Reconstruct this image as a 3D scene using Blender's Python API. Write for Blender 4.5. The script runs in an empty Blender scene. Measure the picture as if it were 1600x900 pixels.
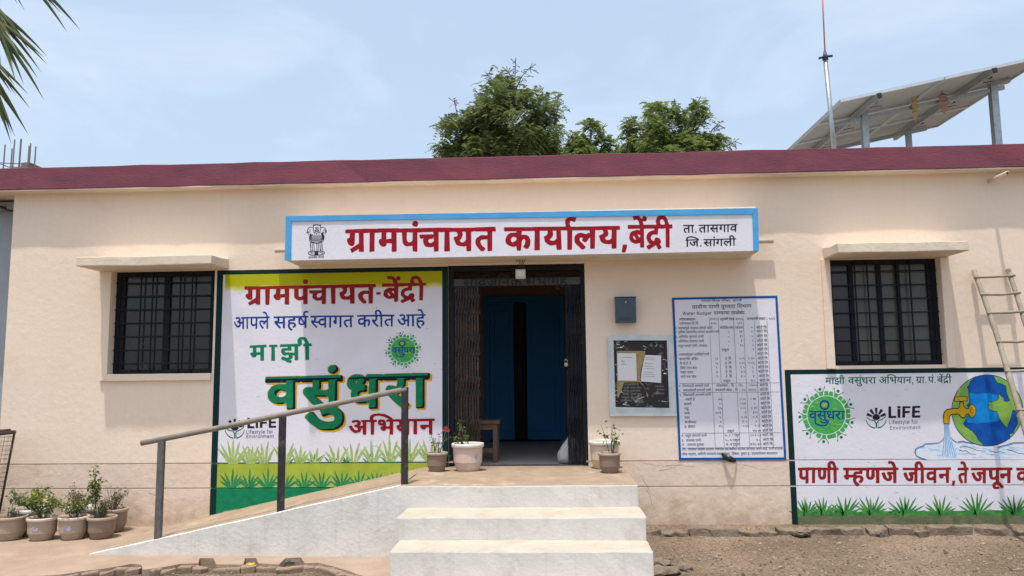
import bpy, bmesh, math, random
from mathutils import Vector, Matrix, noise
from mathutils.geometry import tessellate_polygon

# ------------------------------------------------------------------ camera, sky, sun, exposure
scene = bpy.context.scene
COL = scene.collection
CAM = Vector((0.0, -7.8, 1.5))
YAW, PITCH, ROLL, FPX = 0.04780034, 0.11085784, -0.01077456, 1200.0
cam_data = bpy.data.cameras.new('camera')
cam_data.sensor_width = 36.0
cam_data.lens = 36.0 * FPX / 1600.0
cam_data.clip_start = 0.05
cam_data.clip_end = 3000.0
cam = bpy.data.objects.new('camera', cam_data)
COL.objects.link(cam)
ROT = (Matrix.Rotation(YAW, 3, 'Z') @ Matrix.Rotation(math.pi / 2 + PITCH, 3, 'X') @ Matrix.Rotation(ROLL, 3, 'Z'))
cam.matrix_world = Matrix.Translation(CAM) @ ROT.to_4x4()
scene.camera = cam

SUN_DIR = Vector((-0.085, -0.25, 1.0)).normalized()       # towards the sun
SUN_EL = math.asin(SUN_DIR.z)
world = bpy.data.worlds.new('World')
scene.world = world
world.use_nodes = True
wn, wl = world.node_tree.nodes, world.node_tree.links
wn.clear()
sky = wn.new('ShaderNodeTexSky')
sky.sky_type = 'NISHITA'
sky.sun_disc = False
sky.sun_elevation = SUN_EL
sky.sun_rotation = math.atan2(SUN_DIR.x, SUN_DIR.y)
sky.air_density = 1.0
sky.dust_density = 5.0
sky.ozone_density = 1.0
# thin high cloud mixed into the sky
wtc = wn.new('ShaderNodeTexCoord')
wmap = wn.new('ShaderNodeMapping')
wmap.inputs['Scale'].default_value = (1.0, 1.0, 2.6)
wnoi = wn.new('ShaderNodeTexNoise')
wnoi.inputs['Scale'].default_value = 2.6
wnoi.inputs['Detail'].default_value = 6.0
wnoi.inputs['Roughness'].default_value = 0.55
wnoi.inputs['Distortion'].default_value = 0.5
wramp = wn.new('ShaderNodeValToRGB')
wramp.color_ramp.elements[0].position = 0.46
wramp.color_ramp.elements[0].color = (0, 0, 0, 1)
wramp.color_ramp.elements[1].position = 0.80
wramp.color_ramp.elements[1].color = (0.0, 0.0, 0.0, 1)
whz = wn.new('ShaderNodeMath'); whz.operation = 'ADD'; whz.inputs[1].default_value = 0.36
wmix = wn.new('ShaderNodeMix'); wmix.data_type = 'RGBA'
wmix.inputs['B'].default_value = (5.3, 6.5, 7.7, 1)
wbg = wn.new('ShaderNodeBackground')
wbg.inputs['Strength'].default_value = 0.105
wout = wn.new('ShaderNodeOutputWorld')
wl.new(wtc.outputs['Generated'], wmap.inputs['Vector'])
wl.new(wmap.outputs['Vector'], wnoi.inputs['Vector'])
wl.new(wnoi.outputs['Fac'], wramp.inputs['Fac'])
wl.new(wramp.outputs['Color'], whz.inputs[0])
wl.new(whz.outputs[0], wmix.inputs['Factor'])
wl.new(sky.outputs['Color'], wmix.inputs['A'])
wcl = wn.new('ShaderNodeMix'); wcl.data_type = 'RGBA'
wcl.inputs['B'].default_value = (5.1, 5.6, 6.2, 1)
wcf = wn.new('ShaderNodeMapRange')
wcf.inputs['From Min'].default_value = 0.50; wcf.inputs['From Max'].default_value = 0.74; wcf.inputs['To Max'].default_value = 0.42
wl.new(wnoi.outputs['Fac'], wcf.inputs['Value'])
wl.new(wcf.outputs['Result'], wcl.inputs['Factor'])
wl.new(wmix.outputs['Result'], wcl.inputs['A'])
wl.new(wcl.outputs['Result'], wbg.inputs['Color'])
wl.new(wbg.outputs['Background'], wout.inputs['Surface'])

sun_data = bpy.data.lights.new('sun', 'SUN')
sun_data.energy = 2.1
sun_data.angle = math.radians(0.9)
sun_data.color = (1.0, 0.94, 0.85)
sun = bpy.data.objects.new('sun', sun_data)
COL.objects.link(sun)
sun.rotation_mode = 'QUATERNION'
sun.rotation_quaternion = SUN_DIR.to_track_quat('Z', 'Y')
sun.location = (0, -4, 12)

scene.view_settings.view_transform = 'Standard'
scene.view_settings.look = 'None'
scene.view_settings.exposure = 0.85
scene.view_settings.gamma = 1.0

rnd = random.Random(7)

# ------------------------------------------------------------------ measuring helpers
def ray(px, py):
    return ROT @ Vector(((px - 800) / FPX, -(py - 450) / FPX, -1.0))
def at_y(px, py, Y=0.0):
    """point where the sight line of a photo pixel meets the upright plane y = Y"""
    u = ray(px, py); return CAM + u * ((Y - CAM.y) / u.y)
def at_z(px, py, Z=0.0):
    u = ray(px, py); return CAM + u * ((Z - CAM.z) / u.z)

# ------------------------------------------------------------------ materials
MATS = {}
def mat(name, color, rough=0.7, metal=0.0, var=0.0, vscale=4.0, color2=None, bump=0.0, bscale=60.0,
        bdist=0.01, stain=None, stain_scale=1.5, stain_lo=0.55, stain_hi=0.75, streak=None, spec=0.5, trans=0.0,
        fine=0.0, stretch=(1, 1, 1), coat=0.0, splash=None):
    if name in MATS: return MATS[name]
    m = bpy.data.materials.new(name); m.use_nodes = True
    n, l = m.node_tree.nodes, m.node_tree.links
    b = n['Principled BSDF']
    b.inputs['Roughness'].default_value = rough
    b.inputs['Metallic'].default_value = metal
    b.inputs['Specular IOR Level'].default_value = spec
    if coat: b.inputs['Coat Weight'].default_value = coat
    if trans: b.inputs['Transmission Weight'].default_value = trans
    tc = n.new('ShaderNodeTexCoord')
    mp = n.new('ShaderNodeMapping'); mp.inputs['Scale'].default_value = stretch
    l.new(tc.outputs['Object'], mp.inputs['Vector'])
    c4 = (*color, 1)
    cur = None
    def nz(scale, det=5.0, rg=0.6, vec=None):
        t = n.new('ShaderNodeTexNoise'); t.inputs['Scale'].default_value = scale
        t.inputs['Detail'].default_value = det; t.inputs['Roughness'].default_value = rg
        l.new((vec or mp.outputs['Vector']), t.inputs['Vector']); return t
    def mix(a, bcol, fac):
        x = n.new('ShaderNodeMix'); x.data_type = 'RGBA'
        if isinstance(a, tuple): x.inputs['A'].default_value = a
        else: l.new(a, x.inputs['A'])
        if isinstance(bcol, tuple): x.inputs['B'].default_value = bcol
        else: l.new(bcol, x.inputs['B'])
        l.new(fac, x.inputs['Factor']); return x.outputs['Result']
    def ramp(src, lo, hi, top=1.0):
        r = n.new('ShaderNodeMapRange'); r.inputs['From Min'].default_value = lo; r.inputs['From Max'].default_value = hi
        r.inputs['To Max'].default_value = top
        l.new(src, r.inputs['Value']); return r.outputs['Result']
    cur = c4
    if var or color2:
        c2 = (*color2, 1) if color2 else tuple([max(0, x * (1 - var)) for x in color]) + (1,)
        cur = mix(c4, c2, ramp(nz(vscale).outputs['Fac'], 0.35, 0.68))
    if fine:
        cur = mix(cur, tuple(x * (1 - fine) for x in color) + (1,), ramp(nz(bscale * 1.7, 3).outputs['Fac'], 0.4, 0.7))
    if stain:
        cur = mix(cur, (*stain, 1), ramp(nz(stain_scale, 8, 0.65).outputs['Fac'], stain_lo, stain_hi, 0.85))
    if streak:
        mp2 = n.new('ShaderNodeMapping'); mp2.inputs['Scale'].default_value = (22, 22, 1.3)
        l.new(tc.outputs['Object'], mp2.inputs['Vector'])
        cur = mix(cur, (*streak, 1), ramp(nz(1.0, 5, 0.6, mp2.outputs['Vector']).outputs['Fac'], 0.56, 0.78, 0.6))
    if splash:       # mud thrown up on the foot of the wall: ragged, thinning out by about half a metre
        sx = n.new('ShaderNodeSeparateXYZ'); l.new(tc.outputs['Object'], sx.inputs['Vector'])
        ns = nz(7.0, 8, 0.7)
        ma = n.new('ShaderNodeMath'); ma.operation = 'MULTIPLY_ADD'; ma.inputs[1].default_value = -1.0
        l.new(ns.outputs['Fac'], ma.inputs[0]); l.new(sx.outputs['Z'], ma.inputs[2])
        cur = mix(cur, (*splash, 1), ramp(ma.outputs[0], -0.22, -0.55, 0.75))
    if isinstance(cur, tuple): b.inputs['Base Color'].default_value = cur
    else: l.new(cur, b.inputs['Base Color'])
    if bump:
        bp = n.new('ShaderNodeBump'); bp.inputs['Strength'].default_value = bump; bp.inputs['Distance'].default_value = bdist
        l.new(nz(bscale, 4).outputs['Fac'], bp.inputs['Height'])
        l.new(bp.outputs['Normal'], b.inputs['Normal'])
    MATS[name] = m
    return m

M_WALL = mat('cream wall paint', (0.81, 0.675, 0.55), 0.85, var=0.06, vscale=1.1, bump=0.35, bscale=14, bdist=0.012,
             stain=(0.72, 0.57, 0.44), stain_scale=2.2, stain_lo=0.58, stain_hi=0.80, fine=0.05, spec=0.15, streak=(0.74, 0.60, 0.47), splash=(0.50, 0.38, 0.28))
M_LOWWALL = mat('worn lower wall paint', (0.755, 0.61, 0.495), 0.9, var=0.10, vscale=2.0, bump=0.5, bscale=11, bdist=0.015,
                stain=(0.52, 0.38, 0.28), stain_scale=2.6, stain_lo=0.56, stain_hi=0.78, fine=0.10, spec=0.12, splash=(0.42, 0.31, 0.22))
M_TRIM = mat('cream concrete trim', (0.72, 0.62, 0.50), 0.85, var=0.12, vscale=5, bump=0.4, bscale=40, bdist=0.01, spec=0.2,
             stain=(0.45, 0.38, 0.30), stain_scale=4, stain_lo=0.66, stain_hi=0.85)
M_FASCIA = mat('maroon fascia paint', (0.215, 0.060, 0.084), 0.75, var=0.28, vscale=2.2, streak=(0.13, 0.05, 0.065), bump=0.4, bscale=30, bdist=0.01,
               color2=(0.15, 0.05, 0.078), spec=0.25, stretch=(1, 1, 3))
M_ROOF = mat('roof screed', (0.36, 0.34, 0.31), 0.9, var=0.3, vscale=2)
M_SLATE = mat('white step paint', (0.65, 0.63, 0.60), 0.8, var=0.12, vscale=3, bump=0.4, bscale=35, bdist=0.008,
              stain=(0.42, 0.36, 0.30), stain_scale=4, stain_lo=0.56, stain_hi=0.82, fine=0.08, spec=0.15, streak=(0.50, 0.46, 0.42))
M_RAMPW = mat('stained white ramp paint', (0.68, 0.665, 0.635), 0.85, var=0.14, vscale=4, bump=0.5, bscale=25, bdist=0.01,
              stain=(0.42, 0.38, 0.33), stain_scale=3, stain_lo=0.56, stain_hi=0.76, streak=(0.42, 0.39, 0.35), spec=0.2)
M_FLOOR = mat('bare concrete landing', (0.39, 0.295, 0.21), 0.9, var=0.32, vscale=5, bump=0.5, bscale=60, bdist=0.006,
              stain=(0.50, 0.43, 0.35), stain_scale=4, stain_lo=0.56, stain_hi=0.72, fine=0.2, spec=0.2)
M_APRON = mat('dusty concrete apron', (0.41, 0.31, 0.235), 0.92, var=0.35, vscale=3, bump=0.6, bscale=50, bdist=0.01,
              stain=(0.32, 0.22, 0.16), stain_scale=2.5, stain_lo=0.5, stain_hi=0.7, fine=0.15, spec=0.15)
M_BLUE = mat('sky blue border paint', (0.085, 0.37, 0.72), 0.7, var=0.15, vscale=20, bump=0.3, bscale=60, bdist=0.004, stretch=(.3, 1, 1), spec=0.12)
M_WHITE = mat('white wall paint', (0.72, 0.715, 0.79), 0.75, var=0.07, vscale=3, bump=0.3, bscale=26, bdist=0.008, spec=0.3,
              stain=(0.60, 0.57, 0.56), stain_scale=3, stain_lo=0.6, stain_hi=0.85)
M_RED = mat('red lettering paint', (0.33, 0.009, 0.02), 0.6, var=0.25, vscale=18, spec=0.12)
M_RED2 = mat('brick red lettering paint', (0.30, 0.018, 0.022), 0.65, var=0.25, vscale=18, spec=0.12)
M_BLACK = mat('black lettering paint', (0.025, 0.027, 0.045), 0.6, var=0.3, vscale=20, spec=0.12)
M_NAVY = mat('royal blue lettering paint', (0.012, 0.055, 0.30), 0.6, var=0.25, vscale=20, spec=0.12)
M_BORDG = mat('dark green border paint', (0.006, 0.030, 0.031), 0.55, var=0.3, vscale=8, spec=0.12)
M_GRN = mat('bright green paint', (0.008, 0.22, 0.10), 0.65, var=0.25, vscale=16, spec=0.12)
M_TEAL = mat('teal green lettering paint', (0.006, 0.16, 0.11), 0.65, var=0.25, vscale=20, spec=0.12)
M_DNAVY = mat('blackish navy paint', (0.006, 0.014, 0.03), 0.6, var=0.2, vscale=20, spec=0.12)
M_YEL = mat('golden yellow paint', (0.68, 0.38, 0.008), 0.65, var=0.12, vscale=20, spec=0.12)
M_LIME = mat('lime green paint', (0.36, 0.46, 0.055), 0.7, var=0.2, vscale=6, stain=(0.42, 0.38, 0.12), stain_scale=5, stain_lo=.6, stain_hi=.75, spec=0.12)
M_OLIVE = mat('olive yellow paint', (0.38, 0.38, 0.008), 0.7, var=0.15, vscale=6, stain=(0.25, 0.22, 0.03), stain_scale=9, stain_lo=.62, stain_hi=.72, spec=0.12)
def fade_paint():
    m = mat('olive to white fade', (0.38, 0.38, 0.008), 0.7, spec=0.1); n, l = m.node_tree.nodes, m.node_tree.links; b = n['Principled BSDF']
    tc = n.new('ShaderNodeTexCoord'); sx = n.new('ShaderNodeSeparateXYZ'); l.new(tc.outputs['Object'], sx.inputs['Vector'])
    t = n.new('ShaderNodeTexNoise'); t.inputs['Scale'].default_value = 9; t.inputs['Detail'].default_value = 6; l.new(tc.outputs['Object'], t.inputs['Vector'])
    a = n.new('ShaderNodeMath'); a.operation = 'MULTIPLY_ADD'; a.inputs[1].default_value = 0.06; l.new(t.outputs['Fac'], a.inputs[0]); l.new(sx.outputs['Z'], a.inputs[2])
    r = n.new('ShaderNodeValToRGB'); e = r.color_ramp.elements; e[0].position = 0.0; e[0].color = (0.69, 0.685, 0.765, 1); e[1].position = 1.0; e[1].color = (0.40, 0.40, 0.010, 1)
    x = e.new(0.4); x.color = (0.58, 0.60, 0.22, 1)
    g = n.new('ShaderNodeMapRange'); g.inputs['From Min'].default_value = 2.405; g.inputs['From Max'].default_value = 2.475
    l.new(a.outputs[0], g.inputs['Value']); l.new(g.outputs['Result'], r.inputs['Fac']); l.new(r.outputs['Color'], b.inputs['Base Color'])
    return m
M_FADE = fade_paint()
M_LEAF = mat('light leaf green paint', (0.40, 0.53, 0.17), 0.7, var=0.35, vscale=12, spec=0.12)
M_LEAF2 = mat('mid leaf green paint', (0.03, 0.27, 0.10), 0.7, var=0.35, vscale=12, spec=0.12)
M_LEAF3 = mat('fresh leaf green paint', (0.085, 0.30, 0.05), 0.7, color2=(0.02, 0.15, 0.05), vscale=16, spec=0.12)
M_MUD = mat('dust coated green paint', (0.075, 0.12, 0.055), 0.9, color2=(0.17, 0.15, 0.09), vscale=12, bump=0.5, bscale=40,
            stain=(0.22, 0.18, 0.12), stain_scale=7, stain_lo=.5, stain_hi=.75)
M_DUST = mat('dust on paint', (0.40, 0.30, 0.22), 0.95, var=0.2, vscale=20, spec=0.12)
M_LOGOG = mat('emblem green paint', (0.03, 0.33, 0.10), 0.7, color2=(0.10, 0.40, 0.09), vscale=22, spec=0.12)
M_PLUM = mat('plum black paint', (0.035, 0.018, 0.035), 0.65, var=0.2, vscale=20, spec=0.12)
M_GREY = mat('grey ink paint', (0.10, 0.10, 0.16), 0.65, var=0.2, vscale=20, spec=0.12)
M_BORDB = mat('deep blue border paint', (0.006, 0.10, 0.38), 0.6, var=0.2, vscale=10, spec=0.12)
M_OCEAN = mat('ocean blue paint', (0.005, 0.065, 0.33), 0.6, color2=(0.008, 0.10, 0.42), vscale=12, spec=0.12)
M_OCEANL = mat('light ocean blue paint', (0.005, 0.27, 0.68), 0.6, color2=(0.006, 0.15, 0.52), vscale=9, spec=0.12)
M_LAND = mat('land green paint', (0.12, 0.36, 0.10), 0.7, color2=(0.30, 0.45, 0.07), vscale=9, spec=0.12)
M_TAPY = mat('tap yellow paint', (0.62, 0.42, 0.02), 0.6, color2=(0.45, 0.24, 0.02), vscale=14, spec=0.12)
M_WATER = mat('pale water blue paint', (0.52, 0.68, 0.88), 0.7, color2=(0.30, 0.55, 0.86), vscale=12, spec=0.12)
M_WATERW = mat('white water paint', (0.72, 0.77, 0.86), 0.7, var=0.1, vscale=12, spec=0.12)
M_WATERB = mat('blue water stroke paint', (0.08, 0.33, 0.75), 0.7, var=0.3, vscale=12, spec=0.12)
M_STEEL = mat('dark painted steel', (0.012, 0.015, 0.021), 0.6, var=0.3, vscale=12, spec=0.15, stain=(0.07, 0.04, 0.03), stain_scale=14, stain_lo=.6, stain_hi=.75)
M_RUSTY = mat('rusty dark steel', (0.035, 0.027, 0.024), 0.6, var=0.4, vscale=14, stain=(0.12, 0.05, 0.03), stain_scale=12, stain_lo=.55, stain_hi=.7)
M_RAILP = mat('dull grey pipe paint', (0.27, 0.245, 0.21), 0.6, var=0.25, vscale=12, stain=(0.20, 0.07, 0.04), stain_scale=8, stain_lo=.68, stain_hi=.76, spec=0.12)
M_POST = mat('dark post paint', (0.05, 0.046, 0.05), 0.5, var=0.35, vscale=14, stain=(0.16, 0.13, 0.11), stain_scale=9, stain_lo=.56, stain_hi=.72, spec=0.12)
M_POSTG = mat('greyed post paint', (0.15, 0.14, 0.135), 0.6, var=0.35, vscale=14, spec=0.12)
M_GLASS = mat('tinted window glass', (0.024, 0.026, 0.027), 0.15, var=0.3, vscale=2.0, stain=(0.10, 0.10, 0.09), stain_scale=6, stain_lo=.6, stain_hi=.8, spec=0.5)
M_GLASSL = mat('dusty window glass', (0.085, 0.09, 0.08), 0.25, var=0.35, vscale=2.5, stain=(0.17, 0.17, 0.15), stain_scale=5, stain_lo=.6, stain_hi=.8, spec=0.5)
M_GALV = mat('galvanised steel', (0.42, 0.45, 0.47), 0.4, metal=0.7, var=0.25, vscale=20)
M_ALU = mat('aluminium frame', (0.62, 0.64, 0.66), 0.4, metal=0.6, var=0.1, vscale=5)
M_BACK = mat('solar panel backsheet', (0.43, 0.445, 0.425), 0.6, var=0.12, vscale=3)
M_CELL = mat('solar cells', (0.01, 0.015, 0.05), 0.15, var=0.2, vscale=3)
M_BLK = mat('black plastic', (0.012, 0.012, 0.014), 0.4)
M_ROOMW = mat('shade brown interior wall', (0.30, 0.18, 0.13), 0.85, var=0.1, vscale=2, spec=0.12)  # brown stands in for cream walls; the room's dimness is put into it
M_ROOMF = mat('grey floor tiles', (0.46, 0.44, 0.40), 0.45, var=0.1, vscale=3)
M_DOORB = mat('dark blue door paint', (0.032, 0.20, 0.45), 0.6, var=0.1, vscale=3, spec=0.12)
M_WOOD = mat('worn wood', (0.17, 0.10, 0.06), 0.7, var=0.35, vscale=10, stretch=(1, 1, .2))
M_BAMB = mat('weathered bamboo', (0.34, 0.295, 0.23), 0.75, var=0.3, vscale=10, bump=.4, bscale=40, stain=(0.20, 0.15, 0.10), stain_scale=9, stain_lo=.58, stain_hi=.72)
M_SACK = mat('white woven sack', (0.55, 0.56, 0.56), 0.8, var=0.2, vscale=10, bump=.5, bscale=50)
M_PVC = mat('cream pvc pipe', (0.62, 0.55, 0.42), 0.5, var=0.12, vscale=10)
M_SOIL = mat('dry pot soil', (0.16, 0.105, 0.07), 0.95, var=0.4, vscale=30, bump=1, bscale=60)
M_STONE = mat('broken concrete', (0.23, 0.18, 0.135), 0.95, var=0.35, vscale=9, bump=.8, bscale=30, bdist=.02)
M_CONC = mat('grey concrete', (0.33, 0.34, 0.34), 0.9, var=0.2, vscale=3, bump=.4, bscale=25)
M_NBW = mat('blue grey neighbour wall', (0.34, 0.385, 0.43), 0.9, var=0.2, vscale=1.5, bump=.5, bscale=14, streak=(0.27, 0.29, 0.30))
M_BARK = mat('bark', (0.13, 0.095, 0.07), 0.9, var=0.3, vscale=8, bump=.8, bscale=20)
M_MAIL = mat('slate blue sheet metal', (0.055, 0.085, 0.115), 0.4, metal=0.3, var=0.2, vscale=10)
M_NFR = mat('pale blue plaster frame', (0.54, 0.61, 0.64), 0.8, var=0.2, vscale=8, stain=(0.62, 0.65, 0.63), stain_scale=6, stain_lo=.45, stain_hi=.6, bump=.4, bscale=30)
M_NBLK = mat('scratched blackboard', (0.018, 0.018, 0.020), 0.7, var=0.2, vscale=12, stain=(0.27, 0.24, 0.20), stain_scale=11, stain_lo=.55, stain_hi=.66)
M_PAPER = mat('white paper', (0.68, 0.69, 0.72), 0.8, var=0.04, vscale=9)
M_KRAFT = mat('aged brown paper', (0.36, 0.27, 0.13), 0.85, var=0.2, vscale=20)
M_PALM = mat('palm leaflet green', (0.045, 0.085, 0.03), 0.55, color2=(0.13, 0.13, 0.03), vscale=3)
M_CORN = mat('dry straw', (0.50, 0.38, 0.18), 0.85, var=0.4, vscale=30)
M_CLOTH = mat('faded pink cloth', (0.42, 0.22, 0.16), 0.9, color2=(0.25, 0.22, 0.18), vscale=30)
M_REDW = mat('pinkish whip antenna', (0.55, 0.22, 0.17), 0.5)
M_BRASS = mat('aged brass', (0.42, 0.34, 0.22), 0.4, metal=0.8)
M_LAMP = mat('dusty lamp plastic', (0.50, 0.52, 0.42), 0.5, var=0.1, vscale=20)
M_NAVYP = mat('navy plastic', (0.015, 0.03, 0.09), 0.5)

# foliage materials
def leaf_mat(name, a, b, scale=1.2):
    m = bpy.data.materials.new(name); m.use_nodes = True
    n, l = m.node_tree.nodes, m.node_tree.links
    bs = n['Principled BSDF']; bs.inputs['Roughness'].default_value = 0.6; bs.inputs['Specular IOR Level'].default_value = 0.3
    g = n.new('ShaderNodeNewGeometry')
    t = n.new('ShaderNodeTexNoise'); t.inputs['Scale'].default_value = scale; t.inputs['Detail'].default_value = 3
    l.new(g.outputs['Position'], t.inputs['Vector'])
    mr = n.new('ShaderNodeMapRange'); mr.inputs['From Min'].default_value = .35; mr.inputs['From Max'].default_value = .65
    l.new(t.outputs['Fac'], mr.inputs['Value'])
    rn = n.new('ShaderNodeMath'); rn.operation = 'MULTIPLY_ADD'; rn.inputs[1].default_value = 0.5
    l.new(g.outputs['Random Per Island'], rn.inputs[0])
    ml = n.new('ShaderNodeMath'); ml.operation = 'MULTIPLY'; ml.inputs[1].default_value = 0.5
    l.new(mr.outputs['Result'], ml.inputs[0]); l.new(ml.outputs[0], rn.inputs[2])
    mx = n.new('ShaderNodeMix'); mx.data_type = 'RGBA'
    mx.inputs['A'].default_value = (*a, 1); mx.inputs['B'].default_value = (*b, 1)
    l.new(rn.outputs[0], mx.inputs['Factor']); l.new(mx.outputs['Result'], bs.inputs['Base Color'])
    tr = n.new('ShaderNodeBsdfTranslucent'); l.new(mx.outputs['Result'], tr.inputs['Color'])
    ad = n.new('ShaderNodeMixShader'); ad.inputs[0].default_value = 0.4
    l.new(bs.outputs[0], ad.inputs[1]); l.new(tr.outputs[0], ad.inputs[2])
    l.new(ad.outputs[0], n['Material Output'].inputs['Surface'])
    return m
L_DARK = leaf_mat('tree foliage dark', (0.095, 0.14, 0.055), (0.25, 0.30, 0.10), 2.2)
L_MID = leaf_mat('tree foliage mid', (0.105, 0.165, 0.055), (0.29, 0.35, 0.105), 2.2)
L_POT = leaf_mat('pot plant foliage', (0.05, 0.10, 0.02), (0.20, 0.26, 0.05), 12)
L_POTD = leaf_mat('dull pot plant foliage', (0.07, 0.085, 0.04), (0.16, 0.16, 0.07), 12)
L_DRY = leaf_mat('dry twig', (0.14, 0.115, 0.10), (0.22, 0.19, 0.17), 12)

# ------------------------------------------------------------------ mesh helpers
def link(o, parent=None):
    COL.objects.link(o)
    if parent is not None: o.parent = parent
    return o
def mesh_obj(name, verts, faces, m, parent=None, smooth=False, mats=None, fm=None):
    me = bpy.data.meshes.new(name)
    me.from_pydata([tuple(v) for v in verts], [], faces)
    for x in (mats or [m]): me.materials.append(x)
    if fm: me.polygons.foreach_set('material_index', fm)
    if smooth: me.polygons.foreach_set('use_smooth', [True] * len(me.polygons))
    me.update()
    return link(bpy.data.objects.new(name, me), parent)
def bm_obj(name, bm, m, parent=None, smooth=False, normals=True):
    if normals: bmesh.ops.recalc_face_normals(bm, faces=bm.faces[:])
    me = bpy.data.meshes.new(name); bm.to_mesh(me); bm.free()
    me.materials.append(m)
    if smooth: me.polygons.foreach_set('use_smooth', [True] * len(me.polygons))
    return link(bpy.data.objects.new(name, me), parent)
def tag(o, label=None, cat=None, group=None, kind=None):
    if label: o['label'] = label
    if cat: o['category'] = cat
    if group: o['group'] = group
    if kind: o['kind'] = kind
    return o
def thing(name, label, cat, group=None, loc=(0, 0, 0)):
    o = bpy.data.objects.new(name, None); o.location = loc
    o.empty_display_size = 0.2
    link(o); return tag(o, label, cat, group)
def box_bm(x0, x1, y0, y1, z0, z1, bevel=0.0, bm=None):
    own = bm is None
    if own: bm = bmesh.new()
    r = bmesh.ops.create_cube(bm, size=1.0)
    bmesh.ops.transform(bm, matrix=Matrix.Translation(((x0 + x1) / 2, (y0 + y1) / 2, (z0 + z1) / 2)) @ Matrix.Diagonal((abs(x1 - x0), abs(y1 - y0), abs(z1 - z0), 1)), verts=r['verts'])
    if bevel:
        es = list({e for v in r['verts'] for e in v.link_edges})
        bmesh.ops.bevel(bm, geom=es, offset=bevel, segments=2, affect='EDGES', profile=0.6)
    return bm
def box(name, x0, x1, y0, y1, z0, z1, m, parent=None, bevel=0.0):
    return bm_obj(name, box_bm(x0, x1, y0, y1, z0, z1, bevel), m, parent)
def rough_box(name, x0, x1, y0, y1, z0, z1, m, parent=None, bevel=0.012, step=0.12, amp=0.004, seed=0):
    """a plastered block: rounded edges that wander a little"""
    nx = max(1, int((x1 - x0) / step)); ny = max(1, int((y1 - y0) / step)); nz = max(1, int((z1 - z0) / step))
    bm = box_bm(x0, x1, y0, y1, z0, z1, bevel)
    for ax, a0, a1, k in ((0, x0, x1, nx), (1, y0, y1, ny), (2, z0, z1, nz)):
        for i in range(1, k):
            co = Vector((0, 0, 0)); co[ax] = a0 + (a1 - a0) * i / k
            no = Vector((0, 0, 0)); no[ax] = 1
            bmesh.ops.bisect_plane(bm, geom=bm.verts[:] + bm.edges[:] + bm.faces[:], plane_co=co, plane_no=no)
    for v in bm.verts:
        p = v.co * 3.1 + Vector((seed * 3.7, seed, 0)); q = v.co * 14 + Vector((seed, 0, 5))
        v.co += noise.noise_vector(p) * amp * 1.6 + noise.noise_vector(q) * amp * 0.7
    return bm_obj(name, bm, m, parent, smooth=False)
def top_faces(o, m, lim=.72):
    """give the upward faces of a block their own worn surface"""
    o.data.materials.append(m)
    for f in o.data.polygons:
        if f.normal.z > lim: f.material_index = 1
    return o
def tube_bm(pts, r, n=8, bm=None, caps=True, r1=None):
    if bm is None: bm = bmesh.new()
    pts = [Vector(p) for p in pts]; rings = []
    up = None
    for i, p in enumerate(pts):
        d = (pts[min(i + 1, len(pts) - 1)] - pts[max(i - 1, 0)]).normalized()
        if up is None:
            up = Vector((0, 0, 1)) if abs(d.z) < 0.9 else Vector((1, 0, 0))
        s = d.cross(up).normalized(); t = s.cross(d).normalized(); up = t
        rr = r if r1 is None else r + (r1 - r) * i / (len(pts) - 1)
        if isinstance(r, (list, tuple)): rr = r[i]
        rings.append([bm.verts.new(p + (s * math.cos(2 * math.pi * k / n) + t * math.sin(2 * math.pi * k / n)) * rr) for k in range(n)])
    for a, b in zip(rings, rings[1:]):
        for k in range(n):
            bm.faces.new((a[k], a[(k + 1) % n], b[(k + 1) % n], b[k]))
    if caps:
        bm.faces.new(rings[0][::-1]); bm.faces.new(rings[-1])
    return bm
def tube(name, pts, r, m, parent=None, n=8, r1=None, smooth=True):
    return bm_obj(name, tube_bm(pts, r, n, r1=r1), m, parent, smooth=smooth)
def lathe_bm(prof, c=(0, 0, 0), n=28, bm=None):
    """prof: (radius, z) pairs"""
    if bm is None: bm = bmesh.new()
    rings = []
    for r, z in prof:
        rings.append([bm.verts.new((c[0] + r * math.cos(2 * math.pi * k / n), c[1] + r * math.sin(2 * math.pi * k / n), c[2] + z)) for k in range(n)])
    for a, b in zip(rings, rings[1:]):
        for k in range(n): bm.faces.new((a[k], a[(k + 1) % n], b[(k + 1) % n], b[k]))
    return bm

# ------------------------------------------------------------------ flat paint on walls
def flat_mesh(name, loops_w, m, parent, thick=0.0):
    """loops_w: lists of world points in one upright plane; outer loops and holes sorted by nesting"""
    def area(l): return sum(l[i].x * l[(i + 1) % len(l)].z - l[(i + 1) % len(l)].x * l[i].z for i in range(len(l))) / 2
    def inside(p, l):
        c = False; j = len(l) - 1
        for i in range(len(l)):
            if (l[i].z > p.z) != (l[j].z > p.z) and p.x < (l[j].x - l[i].x) * (p.z - l[i].z) / (l[j].z - l[i].z) + l[i].x: c = not c
            j = i
        return c
    ls = sorted(loops_w, key=lambda l: -abs(area(l)))
    depth = []; par = []
    for i, l in enumerate(ls):
        d = 0; pr = -1
        for j in range(i):
            if inside(l[0], ls[j]): d += 1; pr = j
        depth.append(d); par.append(pr)
    V, Fc = [], []
    for i, l in enumerate(ls):
        if depth[i] % 2: continue
        group = [l] + [ls[j] for j in range(len(ls)) if par[j] == i and depth[j] == depth[i] + 1]
        base = len(V)
        for g in group: V.extend(g)
        flat2 = [[Vector((p.x, p.z, 0)) for p in g] for g in group]
        for t in tessellate_polygon(flat2):
            a, b, c = (V[base + k] for k in t)
            if (b.x - a.x) * (c.z - a.z) - (c.x - a.x) * (b.z - a.z) < 0: t = (t[0], t[2], t[1])
            Fc.append(tuple(base + k for k in t))
    return mesh_obj(name, V, Fc, m, parent)
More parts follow.
